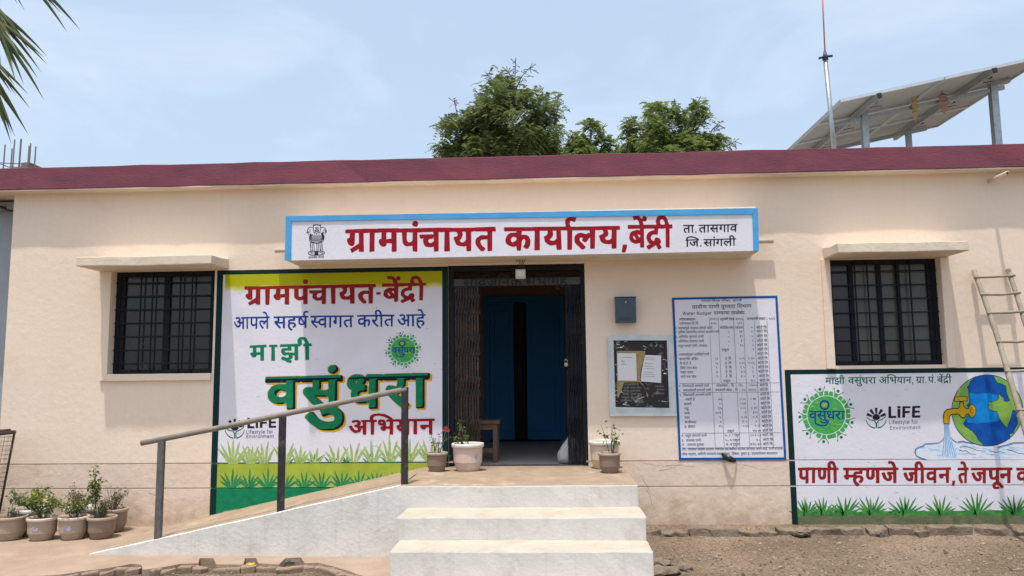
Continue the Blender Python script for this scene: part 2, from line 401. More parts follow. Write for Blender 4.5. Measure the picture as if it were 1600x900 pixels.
def WP(p, y): 
    q = at_y(p[0], p[1], WALLP[0]); return Vector((q.x, WALLP[0] - y * PAINT, q.z))
WALLP = [0.0]
PAINT = 0.25          # paint coats are thin: quarter millimetres, so they cast no shadow worth seeing
def paint(name, loops, m, parent, y):
    """loops in photo pixels measured on the wall; y = paint layer height above the wall"""
    return flat_mesh(name, [[WP(p, y) for p in l] for l in loops], m, parent)
def ell(cx, cy, rx, ry=None, n=40, a0=0, a1=360):
    ry = ry or rx
    return [(cx + rx * math.cos(math.radians(a0 + (a1 - a0) * k / n)), cy - ry * math.sin(math.radians(a0 + (a1 - a0) * k / n))) for k in range(n + (0 if a1 - a0 >= 360 else 1))]
def ring(cx, cy, r0, r1, n=48): return [ell(cx, cy, r1, n=n), ell(cx, cy, r0, n=n)]
def stroke(pts, w, w1=None):
    """a brush stroke as one outline; w, w1 widths at the two ends"""
    w1 = w if w1 is None else w1; L_, R_ = [], []
    n = len(pts)
    for i, p in enumerate(pts):
        a = pts[max(0, i - 1)]; b = pts[min(n - 1, i + 1)]
        dx, dy = b[0] - a[0], b[1] - a[1]; l = math.hypot(dx, dy) or 1
        ww = (w + (w1 - w) * i / max(1, n - 1)) / 2
        L_.append((p[0] - dy / l * ww, p[1] + dx / l * ww)); R_.append((p[0] + dy / l * ww, p[1] - dx / l * ww))
    return L_ + R_[::-1]
def strokes(name, sts, m, parent, y):
    """many separate strokes as one mesh, each a hair above the last so none coincide"""
    V, Fc = [], []
    for k, s in enumerate(sts):
        n = len(s) // 2; base = len(V)
        for p in s: V.append(WP(p, y + 0.00012 * (k % 9)))
        for i in range(n - 1):
            q = (base + i, base + i + 1, base + 2 * n - 2 - i, base + 2 * n - 1 - i)
            a, b, c = V[q[0]], V[q[1]], V[q[2]]
            if (b.x - a.x) * (c.z - a.z) - (c.x - a.x) * (b.z - a.z) < 0: q = q[::-1]
            Fc.append(q)
    return mesh_obj(name, V, Fc, m, parent)

# ------------------------------------------------------------------ lettering outlines (shaped words, 622 units from baseline to head line)
# outline of each letter: advance, then per contour (2*dx + on curve, dy) pairs in 1/1000 em
GLYPH = {
2306:[0,[-369,772,0,24,66,34,45,0,46,0,64,-34,1,-24,0,-24,-64,-34,-45,0,-44,0,-66,34]],
2309:[764,[941,218,0,-70,-182,-68,-133,0,-172,0,-268,128,-125,148,143,26,86,-106,200,-123,125,0,76,0,96,35,1,39,0,37,-82,58,-63,25,-54,-5,-61,-1,-9,70,136,2,114,44,1,37,0,36,-94,32,-61,0,-74,0,-120,-20,-67,-17,-49,69,52,14,154,24,99,0,156,0,166,-78,1,-59,0,-78,-133,-42,22,-10,19,-10,76,-5,73,0,64,0,100,6,53,7,1,188,-145,0,1,71,517,0,1,-71,-207,0,1,-551,-161,0,1,290,-48,-6,-92,-5,-51,0,-34,0,-51,3,30,-30]],
2310:[1023,[941,218,0,-70,-182,-68,-133,0,-172,0,-268,128,-125,148,143,26,86,-106,200,-123,125,0,76,0,96,35,1,39,0,37,-82,58,-63,25,-54,-5,-61,-1,-9,70,136,2,114,44,1,37,0,36,-94,32,-61,0,-74,0,-120,-20,-67,-17,-49,69,52,14,154,24,99,0,156,0,166,-78,1,-59,0,-78,-133,-42,22,-10,19,-10,76,-5,73,0,64,0,100,6,53,7,1,188,-145,0,1,71,1035,0,1,-71,-207,0,1,-551,-161,0,1,551,-355,0,1,-551,-161,0,1,290,-48,-6,-92,-5,-51,0,-34,0,-51,3,30,-30]],
2311:[491,[543,222,-58,0,-116,-14,-45,-11,-94,28,-128,76,1,51,0,28,40,40,35,13,46,17,124,15,99,0,187,0,1,86,-627,0,1,71,1011,0,1,-71,-219,0,1,-157,-367,0,-62,0,-52,-6,-17,-7,-30,-12,1,-22,0,-24,56,-33,33,-13,92,17,111,0,148,0,196,-75,1,-65,0,-65,-166,-75,-149,-10,58,-12,126,-22,69,-10,-65,-70,-114,26,-208,57,-89,28,-118,3,-138,29,1,32,0,22,54,29,53,0,40,0,86,-21,61,-25,28,-2,23,0,140,0,154,41,1,44,0,33,-98,36]],
2313:[548,[1,622,1127,0,1,-71,-219,0,64,-39,1,-48,0,-90,-157,-46,72,-32,114,-85,1,-59,0,-50,-90,-68,-156,-34,-95,0,-114,0,-206,61,-190,138,-87,114,143,25,56,-78,134,-119,158,-67,93,0,82,0,106,37,1,49,0,41,-90,69,-79,31,-60,-6,-69,-1,-9,70,148,2,142,48,1,49,0,30,-60,45,-45,13,-701,0]],
2314:[765,[1,622,1561,0,1,-71,-653,0,64,-39,1,-48,0,-90,-157,-46,22,-9,40,-20,19,-11,62,22,124,23,69,0,130,0,166,-79,1,-69,0,-46,-60,-92,-69,-47,-143,41,50,29,64,71,1,40,0,44,-82,39,-69,0,-78,0,-83,-37,14,-16,16,-38,1,-21,0,-50,-90,-68,-156,-34,-95,0,-114,0,-206,61,-190,138,-87,114,143,25,56,-78,134,-119,158,-67,93,0,82,0,106,37,1,49,0,41,-90,69,-79,31,-60,-6,-69,-1,-9,70,148,2,142,48,1,49,0,30,-60,45,-45,13,-701,0]],
2319:[553,[1137,551,-187,0,1,-171,0,-51,-30,-60,-35,-23,-74,-48,-161,-6,-31,74,44,4,62,11,21,11,24,12,22,35,1,41,1,171,-465,0,1,-198,0,-46,12,-58,40,-38,80,-31,69,-20,221,-62,126,-36,106,-65,1,-50,0,-40,-66,-71,-27,-20,-143,42,26,20,46,45,1,22,0,19,-32,29,-96,35,-97,28,-173,50,-78,23,-110,49,-27,34,-32,36,1,68,1,235,-157,0,1,71,1137,0]],
2325:[762,[1555,551,-649,0,1,-202,96,50,139,0,130,0,164,-83,1,-77,0,-46,-60,-104,-69,-50,-143,41,50,32,64,84,1,41,0,47,-78,46,-69,0,-108,0,-111,-72,1,-258,-161,0,1,174,-48,-20,-142,-36,-99,0,-94,0,-166,38,-100,77,1,57,0,80,220,94,177,0,46,0,114,-7,31,-3,-11,-73,-32,4,-98,6,-37,0,-116,0,-128,-52,1,-47,0,-53,122,-51,81,0,88,0,138,42,61,30,1,291,-741,0,1,71,1555,0]],
2327:[563,[417,551,1,-317,0,-26,-50,-30,-45,0,-52,0,-110,42,-76,60,1,28,0,23,54,28,69,0,51,0,1,192,-253,0,1,71,1157,0,1,-71,-207,0,1,-551,-161,0,1,551]],
2330:[634,[1299,551,-207,0,1,-551,-159,0,1,165,-52,-17,-144,-30,-99,0,-154,0,-198,86,1,71,0,29,50,51,39,16,-293,-2,1,72,587,0,36,0,72,-1,9,0,-13,-70,-63,0,-116,0,-142,-49,1,-47,0,-43,116,-43,77,0,100,0,142,43,55,29,1,291,-929,0,1,71,1299,0]],
2332:[742,[1307,551,1,-551,-161,0,1,370,-273,0,-82,0,-31,3,72,-30,88,-80,1,-45,0,-46,-82,-62,-134,-30,-79,0,-106,0,-192,61,-176,141,-83,119,143,25,92,-134,200,-139,117,0,64,0,82,34,1,40,0,44,-122,78,-89,28,59,64,541,0,1,110,-1143,0,1,71,1515,0,1,-71]],
2333:[756,[543,222,-58,0,-116,-14,-45,-11,-94,28,-128,76,1,51,0,28,40,40,35,13,46,17,114,15,103,0,193,0,1,86,-627,0,1,71,1543,0,1,-71,-207,0,1,-551,-161,0,1,209,-50,-7,-96,-5,-57,0,-40,0,-51,5,18,-22,1,-26,0,-65,-166,-75,-149,-10,58,-12,126,-22,69,-10,-65,-70,-114,26,-208,57,-89,28,-118,3,-138,29,1,32,0,22,54,29,53,0,40,0,86,-21,61,-25,28,-2,23,0,140,0,154,41,1,44,0,33,-98,36],[961,268,108,0,105,15,1,268,-381,0,1,-157,-367,0,-62,0,-52,-6,-17,-7,-30,-12,1,-22,0,-24,56,-33,33,-13,92,17,111,0,84,0,71,-13,56,-6,122,-7]],
2335:[504,[1039,551,-295,0,1,-202,-109,0,-96,0,-128,-16,-45,-15,-110,-38,1,-65,0,-48,88,-63,142,-30,85,0,108,0,152,25,85,22,55,-74,-88,-20,-198,-27,-105,0,-138,0,-218,52,-124,98,1,70,0,65,136,89,222,46,127,0,5,0,1,131,-579,0,1,71,1039,0]],
2336:[585,[1201,551,-457,0,1,-137,160,-30,176,-113,1,-73,0,-70,-132,-87,-220,-41,-131,0,-226,0,-276,113,1,103,0,67,136,91,222,46,125,0,7,0,1,131,-579,0,1,71,1201,0],[587,72,142,0,188,61,1,67,0,48,-116,77,-113,24,-69,0,-148,0,-93,-28,-56,-17,-66,-55,1,-39,0,-70,190,-68]],
2337:[577,[717,222,-58,0,-116,-14,-45,-11,-94,28,-128,76,1,51,0,28,40,40,35,13,46,17,124,15,99,0,187,0,1,86,-801,0,1,71,1185,0,1,-71,-219,0,1,-157,-367,0,-62,0,-52,-6,-17,-7,-30,-12,1,-22,0,-24,56,-33,33,-13,92,17,111,0,148,0,196,-75,1,-65,0,-67,-196,-87,-197,0,-196,0,-310,88,-117,70,123,49,114,-68,238,-65,151,0,232,0,1,78,0,35,-98,35]],
2339:[723,[1269,551,1,-551,-161,0,1,551,-265,0,1,-230,0,-42,-34,-58,-35,-23,-42,-25,-132,-27,-93,0,-186,0,-87,59,-34,23,-36,70,1,54,1,199,-157,0,1,71,1475,0,1,-71],[499,217,104,0,41,32,22,17,14,44,1,43,1,198,-357,0,1,-198,0,-39,16,-46,21,-17,22,-16,66,-18]],
2340:[570,[963,551,1,-551,-161,0,1,328,-217,0,-122,0,-122,-12,-37,-17,-48,-19,1,-43,0,-49,148,-91,143,-57,-107,-52,-92,40,-158,80,-94,86,1,48,0,35,54,56,43,18,58,25,164,23,137,0,257,0,1,152,-799,0,1,71,1169,0,1,-71]],
2341:[642,[1107,551,1,-551,-161,0,1,180,-58,-19,-160,-29,-109,0,-170,0,-238,97,-41,93,190,20,154,71,1,54,0,50,-94,51,-73,0,-50,0,-64,-24,1,-23,0,-51,163,-9,-15,-70,-130,9,-152,61,1,58,0,56,146,57,107,0,82,0,150,-35,96,-72,1,-56,0,-74,-160,-92,-147,-29,46,-36,116,-35,103,0,104,0,148,40,65,32,1,276,-163,0,1,71,533,0,1,-71]],
2342:[520,[827,-58,-42,34,-76,70,-23,27,-24,-2,-56,-3,-29,0,-84,0,-170,21,-142,47,-86,79,1,57,0,44,62,63,51,22,66,29,192,26,119,0,11,0,1,95,-589,0,1,71,1069,0,1,-71,-315,0,1,-166,-97,0,-116,0,-142,-14,-49,-16,-44,-15,-50,-46,1,-32,0,-53,158,-69,165,0,12,0,24,0,15,1,-12,20,1,15,0,35,84,29,51,0,86,0,90,-49,1,-29,0,-32,-58,-35,-43,-9,24,-24,66,-51,51,-35]],
2343:[615,[1261,551,-207,0,1,-551,-161,0,1,150,-62,-20,-146,-27,-115,0,-154,0,-190,81,1,67,0,27,36,50,39,20,-94,18,-118,71,1,56,0,60,164,79,127,0,106,0,142,-56,1,-45,0,-47,-79,-41,-121,39,22,10,18,23,1,11,0,15,-40,27,-51,0,-56,0,-80,-44,1,-35,0,-32,62,-39,98,-18,55,-3,60,8,71,0,22,0,54,-2,15,-1,-13,-70,-12,1,-34,0,-9,0,-100,0,-114,-41,1,-38,0,-41,114,-40,89,0,106,0,148,43,53,29,1,306,-123,0,1,71,495,0]],
2344:[555,[1,622,1139,0,1,-71,-205,0,1,-551,-161,0,1,298,-361,0,1,-54,0,-28,-56,-28,-45,0,-48,0,-108,42,-76,60,1,28,0,23,54,28,69,0,575,0,1,182,-769,0]],
2346:[568,[959,551,1,-551,-161,0,1,191,-58,-19,-136,-26,-93,0,-80,0,-130,27,-41,21,-50,27,-48,73,1,64,1,193,-157,0,1,71,1167,0,1,-71],[797,551,-475,0,1,-182,0,-41,12,-48,26,-29,23,-11,46,-23,101,0,80,0,140,38,51,25]],
2348:[571,[1171,551,-205,0,1,-551,-161,0,1,165,-54,-18,-154,-29,-111,0,-112,0,-178,42,-100,75,1,51,0,86,242,92,197,0,28,0,80,-3,78,-4,23,-3,-11,-69,-40,4,-100,6,-49,0,-40,0,-35,-3,271,-168,38,14,35,18,1,295,-801,0,1,71,1171,0],[255,287,0,-52,134,-51,97,0,36,0,66,6,31,5,-279,175,-82,-28]],
2349:[703,[349,632,74,0,116,-21,45,-25,36,-19,46,-68,1,-62,1,-116,403,0,1,230,-261,0,1,71,631,0,1,-71,-205,0,1,-551,-161,0,1,250,-401,0,1,-37,0,-33,-58,-29,-39,0,-38,0,-84,25,-72,39,-44,44,1,19,0,18,54,25,67,0,59,0,1,105,0,47,-20,50,-21,15,-40,30,-85,0,-54,0,-56,-26,1,-21,0,-28,94,-30,115,-3,-15,-71,-150,6,-178,61,1,64,0,59,152,53]],
2350:[598,[1019,551,1,-551,-161,0,1,250,-441,0,1,-37,0,-33,-58,-29,-37,0,-38,0,-84,25,-72,39,-46,44,1,19,0,18,54,25,69,0,53,0,1,230,-251,0,1,71,1225,0,1,-71],[857,551,-441,0,1,-230,443,0]],
2351:[580,[1191,622,1,-71,-207,0,1,-551,-161,0,1,179,-56,-18,-156,-29,-101,0,-180,0,-222,121,-27,100,124,13,120,47,1,44,0,28,-46,48,-27,18,-245,0,1,71],[259,301,40,-49,122,-49,99,0,100,0,148,42,55,29,1,277,-397,0,58,-52,1,-54,0,-108]],
2352:[409,[791,42,-107,-54,-118,49,-208,100,-160,88,-45,31,-44,31,-26,36,1,17,0,19,60,34,69,0,50,0,74,-23,31,-21,78,20,72,60,1,39,0,23,-20,45,-13,15,-477,0,1,71,849,0,1,-71,-207,0,32,-35,1,-58,0,-55,-88,-76,-152,-53,-97,-20,90,-52,238,-111]],
2354:[678,[1,551,1,71,1387,0,1,-71,-207,0,1,-551,-161,0,1,355,-12,1,-15,0,-48,0,-100,-24,-92,-63,-35,-61,-153,24,24,46,41,35,-48,18,-96,22,-59,0,-80,0,-86,-46,1,-36,0,-38,86,-69,164,-75,117,-49,-107,-52,-116,50,-192,91,-112,93,1,53,0,53,98,67,148,31,73,0,88,0,146,-29,67,-27,116,56,175,0,10,0,9,0,1,125]],
2355:[760,[1,551,1,71,1551,0,1,-71,-361,0,1,-119,104,-15,136,-93,1,-74,0,-53,-86,-85,-158,-48,-107,0,-108,0,-160,43,-77,36,-62,-46,-146,-33,-89,0,-94,0,-154,43,-92,84,1,61,0,56,90,84,160,47,103,0,108,0,158,-43,79,-36,52,39,116,34,71,4,1,114],[809,214,-4,-6,-5,-5,66,-33,122,-35,71,0,84,0,126,55,1,62,0,64,-110,52,-73,0,-76,0,-106,-53,-47,-53],[255,250,0,-62,108,-53,75,0,76,0,108,53,47,52,45,49,6,6,5,4,-66,33,-120,36,-69,0,-84,0,-126,-56]],
2357:[556,[1143,551,-207,0,1,-551,-159,0,1,165,-52,-18,-150,-29,-105,0,-108,0,-168,42,-98,75,1,51,0,86,230,92,189,0,26,0,78,-3,74,-4,21,-3,-9,-73,-38,4,-96,6,-45,0,-124,0,-140,-54,1,-50,0,-51,126,-48,91,0,104,0,150,45,51,27,1,291,-773,0,1,71,1143,0]],
2358:[680,[245,189,-70,0,-94,35,1,31,0,29,72,30,57,0,36,0,78,-15,61,-23,100,16,128,86,1,65,0,56,-118,67,-93,0,-62,0,-60,-27,1,-23,0,-15,38,-35,114,-24,113,-2,-33,-70,-188,6,-186,83,1,58,0,51,142,64,135,0,94,0,164,-43,102,-85,1,-64,0,-69,-138,-117,-121,-33,90,-39,168,-95,63,-44,-127,-44,-102,72,-166,93,-73,30,-54,-5],[1183,551,1,-551,-161,0,1,551,-177,0,1,71,549,0,1,-71]],
2359:[578,[1187,622,1,-71,-207,0,1,-551,-161,0,1,191,-60,-17,-148,-28,-99,0,-80,0,-130,27,-41,21,-50,27,-48,73,1,64,1,193,-157,0,1,71],[817,551,-405,0,407,-264],[379,240,46,-23,101,0,52,0,100,16,45,12,-401,262,1,-138,0,-41,12,-48,26,-29]],
2360:[676,[1175,551,1,-551,-161,0,1,266,-58,-9,-116,-6,-77,0,-84,0,-186,15,-65,11,-40,-13,-49,-11,82,-52,222,-110,123,-49,-107,-54,-112,49,-198,100,-152,88,-43,31,-44,31,-22,36,1,17,0,19,60,34,69,0,50,0,74,-23,31,-20,42,19,30,59,1,30,0,30,-18,48,-13,15,-401,0,1,71,1383,0,1,-71],[739,322,78,0,128,8,69,9,1,212,-449,0,14,-17,20,-46,1,-30,0,-42,-38,-62,-33,-21,104,-11]],
2361:[531,[643,69,72,11,92,36,1,32,0,38,-116,43,-129,0,-138,0,-146,-57,1,-48,0,-31,46,-58,142,-71,141,-53,-107,-53,-182,71,-198,124,1,77,0,38,62,59,53,21,-38,18,-54,52,1,34,0,28,40,40,35,13,46,17,118,15,83,0,265,0,1,86,-721,0,1,71,1093,0,1,-71,-207,0,1,-157,-423,0,-62,0,-52,-6,-17,-7,-30,-12,1,-22,0,-20,40,-31,29,-12,94,16,109,0,138,0,174,-42,82,-67,1,-38,0,-58,-136,-76,-129,-17]],
2366:[259,[341,551,1,-551,-161,0,1,551,-177,0,1,71,547,0,1,-71]],
2367:[259,[179,551,-177,0,1,71,161,0,-24,22,-30,50,1,30,0,78,232,94,195,0,282,0,436,-153,159,-128,-167,0,-306,209,-367,0,-140,0,-158,-59,1,-51,0,-30,38,-45,25,-17,217,0,1,-71,-205,0,1,-551,-161,0]],
2368:[259,[-369,615,-34,35,-36,64,1,34,0,65,168,83,151,0,120,0,160,-57,116,-121,53,-96,221,0,1,-71,-205,0,1,-551,-161,0,1,551,-177,0,1,71,175,0,-56,104,-122,99,-109,0,-80,0,-84,-49,1,-43,0,-34,40,-55,29,-29]],
2369:[0,[-495,-12,108,23,117,0,150,0,166,-77,1,-63,0,-61,-186,-78,-171,0,-194,0,-282,92,-119,76,123,43,78,-48,140,-62,158,-29,99,0,212,0,1,74,0,33,-98,32,-61,0,-54,0,-86,-11,-41,-11]],
2370:[0,[-125,-245,-50,-10,-114,-13,-55,0,-150,0,-170,79,1,63,0,57,184,80,159,0,150,0,224,-56,172,-91,69,-53,-123,-39,-108,83,-224,88,-145,0,-102,0,-104,-39,1,-32,0,-38,100,-30,63,0,54,0,84,11,43,10]],
2371:[0,[55,-233,-50,-13,-134,-22,-81,0,-150,0,-170,79,1,63,0,56,178,83,177,5,15,-66,-116,-7,-104,-44,1,-33,0,-34,100,-31,63,0,64,0,94,15,69,18]],
2375:[0,[-337,615,-42,79,-82,91,-100,38,-67,0,-44,0,-68,-9,-27,-5,-47,73,78,14,105,0,108,0,158,-51,126,-123,57,-107]],
2379:[259,[341,551,1,-551,-161,0,1,551,-177,0,1,71,547,0,1,-71],[181,615,-42,79,-82,91,-100,38,-67,0,-44,0,-68,-9,-27,-5,-47,73,78,14,105,0,108,0,158,-51,126,-123,57,-107]],
2380:[259,[341,551,1,-551,-161,0,1,551,-177,0,1,71,547,0,1,-71],[161,615,-54,40,-90,37,-86,11,-51,0,-40,0,-84,-12,-39,-9,-51,69,46,10,100,12,59,0,90,0,140,-43,49,-38,9,2,-40,52,-76,57,-88,24,-61,0,-48,0,-64,-8,-27,-6,-45,69,78,14,105,0,108,0,158,-51,126,-123,57,-107]],
2406:[551,[551,121,-116,0,-182,51,-102,91,1,58,0,59,102,89,180,51,117,0,118,0,182,-51,104,-91,1,-59,0,-58,-102,-90,-182,-50],[547,192,106,0,136,74,1,56,0,57,-128,70,-105,0,-104,0,-136,-74,1,-57,0,-56,128,-70]],
2407:[551,[551,632,144,0,164,-76,1,-57,0,-39,-70,-73,-164,-81,-141,-50,243,-96,80,-31,62,-60,1,-35,0,-31,-50,-53,-43,-29,-129,49,28,15,30,30,1,19,0,20,-34,30,-45,19,-363,151,9,22,212,68,220,104,1,50,0,32,-82,32,-61,0,-62,0,-70,-28,1,-24,0,-22,62,-33,79,-11,-97,-58,-98,21,-96,62,1,48,0,27,58,53,126,35]],
2408:[551,[955,33,-127,-45,-190,144,-157,76,-52,-4,-51,0,-70,0,-96,35,1,31,0,29,72,30,57,0,38,0,76,-16,61,-22,86,15,124,79,1,57,0,59,-130,60,-103,0,-70,0,-120,-16,-75,-19,-51,69,74,19,166,18,87,0,110,0,178,-42,104,-85,1,-65,0,-70,-140,-108,-113,-29,90,-44,174,-112]],
2409:[551,[181,594,50,14,160,24,107,0,160,0,178,-73,1,-61,0,-74,-117,-40,96,-19,88,-66,1,-42,0,-51,-126,-77,-115,-21,60,-30,118,-69,49,-34,-129,-42,-70,50,-120,78,-55,30,-58,-4,-63,0,-68,0,-96,35,1,30,0,30,72,30,57,0,40,0,90,-17,69,-28,96,9,90,48,1,36,0,35,-106,48,-99,3,-66,-6,-75,0,-7,71,120,0,128,21,50,38,1,25,0,35,-96,32,-75,0,-68,0,-136,-20,-69,-17]],
2410:[551,[857,127,0,-55,-162,-74,-139,0,-86,0,-142,33,-86,60,1,40,0,27,30,50,88,65,93,47,-108,54,-130,77,-66,58,-22,47,1,23,0,12,8,27,7,14,171,-15,-14,-20,1,-18,0,-23,34,-52,110,-74,113,-55,110,56,112,75,40,50,1,20,0,19,-13,22,169,15,14,-28,1,-25,0,-26,-26,-48,-68,-56,-130,-75,-101,-52,94,-49,86,-69,22,-53],[401,138,0,-27,68,-42,81,0,68,0,80,38,1,29,0,15,-20,34,-62,47,-65,34,-64,-33,-64,-47,-20,-34]],
2411:[551,[955,-67,-34,29,-76,75,-72,78,-60,70,-15,23,-32,-1,-39,0,-86,0,-164,21,-130,50,-76,86,1,64,0,46,56,109,63,49,169,-21,-56,-49,-70,-93,1,-52,0,-70,140,-71,149,0,18,0,19,1,-12,23,1,13,0,33,86,31,57,0,80,0,88,-49,1,-30,0,-31,-62,-37,-51,-9,24,-31,90,-94,102,-96,47,-35]],
2412:[551,[941,-67,-32,27,-68,65,-58,61,-13,20,-24,-1,-50,-1,-23,0,-132,0,-182,46,-92,77,1,45,0,27,46,54,51,20,-72,21,-82,63,1,44,0,64,210,67,161,0,52,0,126,-6,29,-4,-11,-70,-36,4,-90,7,-59,0,-216,0,1,-71,0,-31,78,-37,63,-10,70,9,89,0,28,0,56,-2,19,-2,-13,-69,-20,1,-52,1,-33,0,-100,0,-124,-42,1,-44,0,-46,140,-46,101,0,12,0,26,0,13,1,-6,10,-4,19,1,6,0,35,82,29,51,0,86,0,90,-49,1,-29,0,-30,-62,-37,-47,-9,28,-33,100,-85,55,-37]],
2413:[551,[1025,270,0,-117,-200,-104,-155,0,-122,0,-194,50,-146,119,-102,202,-27,153,161,15,24,-148,98,-208,170,-109,133,0,122,0,82,82,1,70,0,51,-50,88,-98,54,-71,0,-50,0,-56,-27,1,-23,0,-18,44,-33,116,-22,105,-3,-33,-70,-198,8,-184,82,1,58,0,53,138,66,121,0,116,0,170,-70,94,-122]],
2414:[551,[547,0,-102,0,-184,36,-116,76,1,59,0,31,38,62,94,74,85,50,405,244,125,-53,-421,-255,-92,-55,-66,-67,1,-34,0,-51,132,-43,97,0,102,0,188,34,105,34,73,-74,-92,-27,-224,-41]],
2415:[551,[143,470,0,45,82,74,152,43,105,0,154,0,180,-93,1,-74,0,-65,-142,-83,-129,-10,22,-7,46,-16,25,-10,287,-116,72,-29,62,-60,1,-35,0,-31,-50,-53,-43,-29,-127,49,28,15,28,30,1,19,0,20,-34,30,-45,19,-475,197,-110,46,-80,80],[303,464,0,-42,96,-51,77,0,82,0,96,54,1,42,0,41,-94,53,-77,0,-78,0,-100,-53]],
12325:[603,[1237,551,-331,0,1,-217,44,15,108,19,79,0,129,0,1,-71,-101,0,-92,0,-104,-20,-59,-24,1,-253,-161,0,1,174,-48,-20,-142,-36,-99,0,-94,0,-166,38,-100,77,1,57,0,80,220,94,177,0,46,0,114,-7,31,-3,-11,-73,-32,4,-98,6,-37,0,-116,0,-128,-52,1,-47,0,-53,122,-51,81,0,88,0,138,42,61,30,1,291,-741,0,1,71,1237,0]],
12326:[648,[1401,74,-82,-25,-196,-42,-145,0,-216,0,-394,107,-195,125,-56,35,-34,45,1,19,0,21,60,34,69,0,50,0,74,-23,31,-20,42,19,30,59,1,30,0,52,-31,41,-401,0,1,71,1327,0,1,-71,-761,0,14,-18,18,-46,1,-29,0,-82,-140,-96,-123,-27,140,-84,310,-90,199,0,102,0,176,28,95,33],[1347,215,-56,-22,-156,-29,-91,0,-94,0,-150,39,-86,70,1,46,0,73,192,81,159,0,34,0,108,-5,29,-5,-11,-69,-30,4,-74,6,-35,0,-96,0,-110,-44,1,-44,0,-43,110,-41,85,0,70,0,116,29,43,19]],
12330:[396,[1,622,821,0,1,-71,-819,0],[1019,200,-36,-15,-106,-39,-146,-28,-95,0,-154,0,-198,86,1,71,0,29,50,51,39,16,-293,-2,1,72,587,0,36,0,72,-1,9,0,-13,-70,-63,0,-116,0,-142,-49,1,-47,0,-43,116,-43,77,0,102,0,146,45,57,29]],
12332:[572,[1,622,1175,0,1,-71,-1173,0],[1145,370,-273,0,-82,0,-31,3,72,-30,88,-80,1,-45,0,-46,-82,-62,-134,-30,-79,0,-106,0,-192,61,-176,141,-83,119,143,25,92,-134,200,-139,117,0,64,0,82,34,1,40,0,44,-122,78,-89,28,59,64,541,0]],
12339:[467,[503,146,-186,0,-87,59,-34,23,-36,70,1,54,1,199,-157,0,1,71,963,0,1,-71,-121,0,1,-230,0,-42,-34,-58,-35,-23,-42,-25,-132,-27],[499,217,104,0,41,32,22,17,14,44,1,43,1,198,-357,0,1,-198,0,-39,16,-46,21,-17,22,-16,66,-18]],
12340:[349,[1,622,727,0,1,-71,-725,0],[91,242,0,35,54,56,43,18,58,25,164,23,137,0,217,0,1,-71,-177,0,-122,0,-122,-12,-37,-17,-48,-19,1,-43,0,-49,148,-91,143,-57,-107,-52,-92,40,-158,80,-94,86]],
12342:[520,[827,-58,-42,34,-76,70,-23,27,-24,-2,-56,-3,-29,0,-84,0,-170,21,-142,47,-86,79,1,57,0,44,62,63,51,22,66,29,192,26,119,0,11,0,1,95,-589,0,1,71,1069,0,1,-71,-315,0,1,-166,-97,0,-116,0,-142,-14,-49,-16,-44,-15,-50,-46,1,-32,0,-53,158,-69,165,0,12,0,24,0,15,1,-12,20,1,15,0,35,84,29,51,0,86,0,90,-49,1,-29,0,-32,-58,-35,-43,-9,24,-24,66,-51,51,-35],[575,-44,46,5,51,0,136,0,202,-51,158,-86,69,-51,-113,-41,-100,80,-202,75,-135,0,-24,0,-42,-3,-17,-2]],
12344:[358,[1,622,747,0,1,-71,-745,0],[409,298,1,-54,0,-28,-56,-28,-45,0,-48,0,-108,42,-76,60,1,28,0,23,54,28,69,0,575,0,1,-71]],
12348:[401,[1,622,833,0,1,-71,-831,0],[879,193,-74,-31,-192,-44,-129,0,-112,0,-178,42,-100,75,1,51,0,86,242,92,197,0,28,0,80,-3,78,-4,23,-3,-11,-69,-40,4,-100,6,-49,0,-40,0,-35,-3,271,-167,20,7,36,16,17,8],[255,287,0,-52,134,-51,97,0,36,0,66,6,31,5,-279,175,-82,-28]],
12350:[350,[415,321,443,0,1,-71,-441,0,1,-37,0,-33,-58,-29,-37,0,-38,0,-84,25,-72,39,-46,44,1,19,0,18,54,25,69,0,53,0,1,230,-251,0,1,71,729,0,1,-71,-313,0]],
12354:[500,[1,622,1031,0,1,-71,-1029,0],[1075,349,-40,7,-45,0,-48,0,-100,-24,-92,-63,-35,-61,-153,24,24,46,41,35,-46,18,-98,22,-59,0,-80,0,-86,-46,1,-36,0,-38,86,-69,164,-75,117,-49,-107,-52,-116,50,-192,91,-112,93,1,53,0,53,98,67,146,31,75,0,88,0,146,-29,67,-27,118,56,175,0,28,0,62,-4,23,-5]],
12357:[392,[1,622,813,0,1,-71,-811,0],[851,193,-74,-31,-190,-44,-119,0,-108,0,-168,42,-98,75,1,51,0,86,230,92,189,0,26,0,78,-3,74,-4,21,-3,-9,-73,-38,4,-96,6,-45,0,-124,0,-140,-54,1,-50,0,-51,126,-48,91,0,104,0,150,45,51,26]],
12360:[389,[739,322,62,0,100,5,57,5,17,-72,-50,-5,-104,-4,-57,0,-84,0,-186,15,-65,11,-40,-13,-49,-11,82,-52,222,-110,123,-49,-107,-54,-112,49,-198,100,-152,88,-43,31,-44,31,-22,36,1,17,0,19,60,34,69,0,50,0,74,-23,31,-20,42,19,30,59,1,30,0,30,-18,48,-13,15,-401,0,1,71,807,0,1,-71,-243,0,14,-17,20,-46,1,-30,0,-42,-38,-62,-33,-21,104,-11]],
22327:[563,[345,-24,-93,67,537,162,1,346,-369,0,1,-317,0,-26,-50,-30,-45,0,-52,0,-110,42,-76,60,1,28,0,23,54,28,69,0,51,0,1,192,-253,0,1,71,1157,0,1,-71,-207,0,1,-551,-161,0,1,122]],
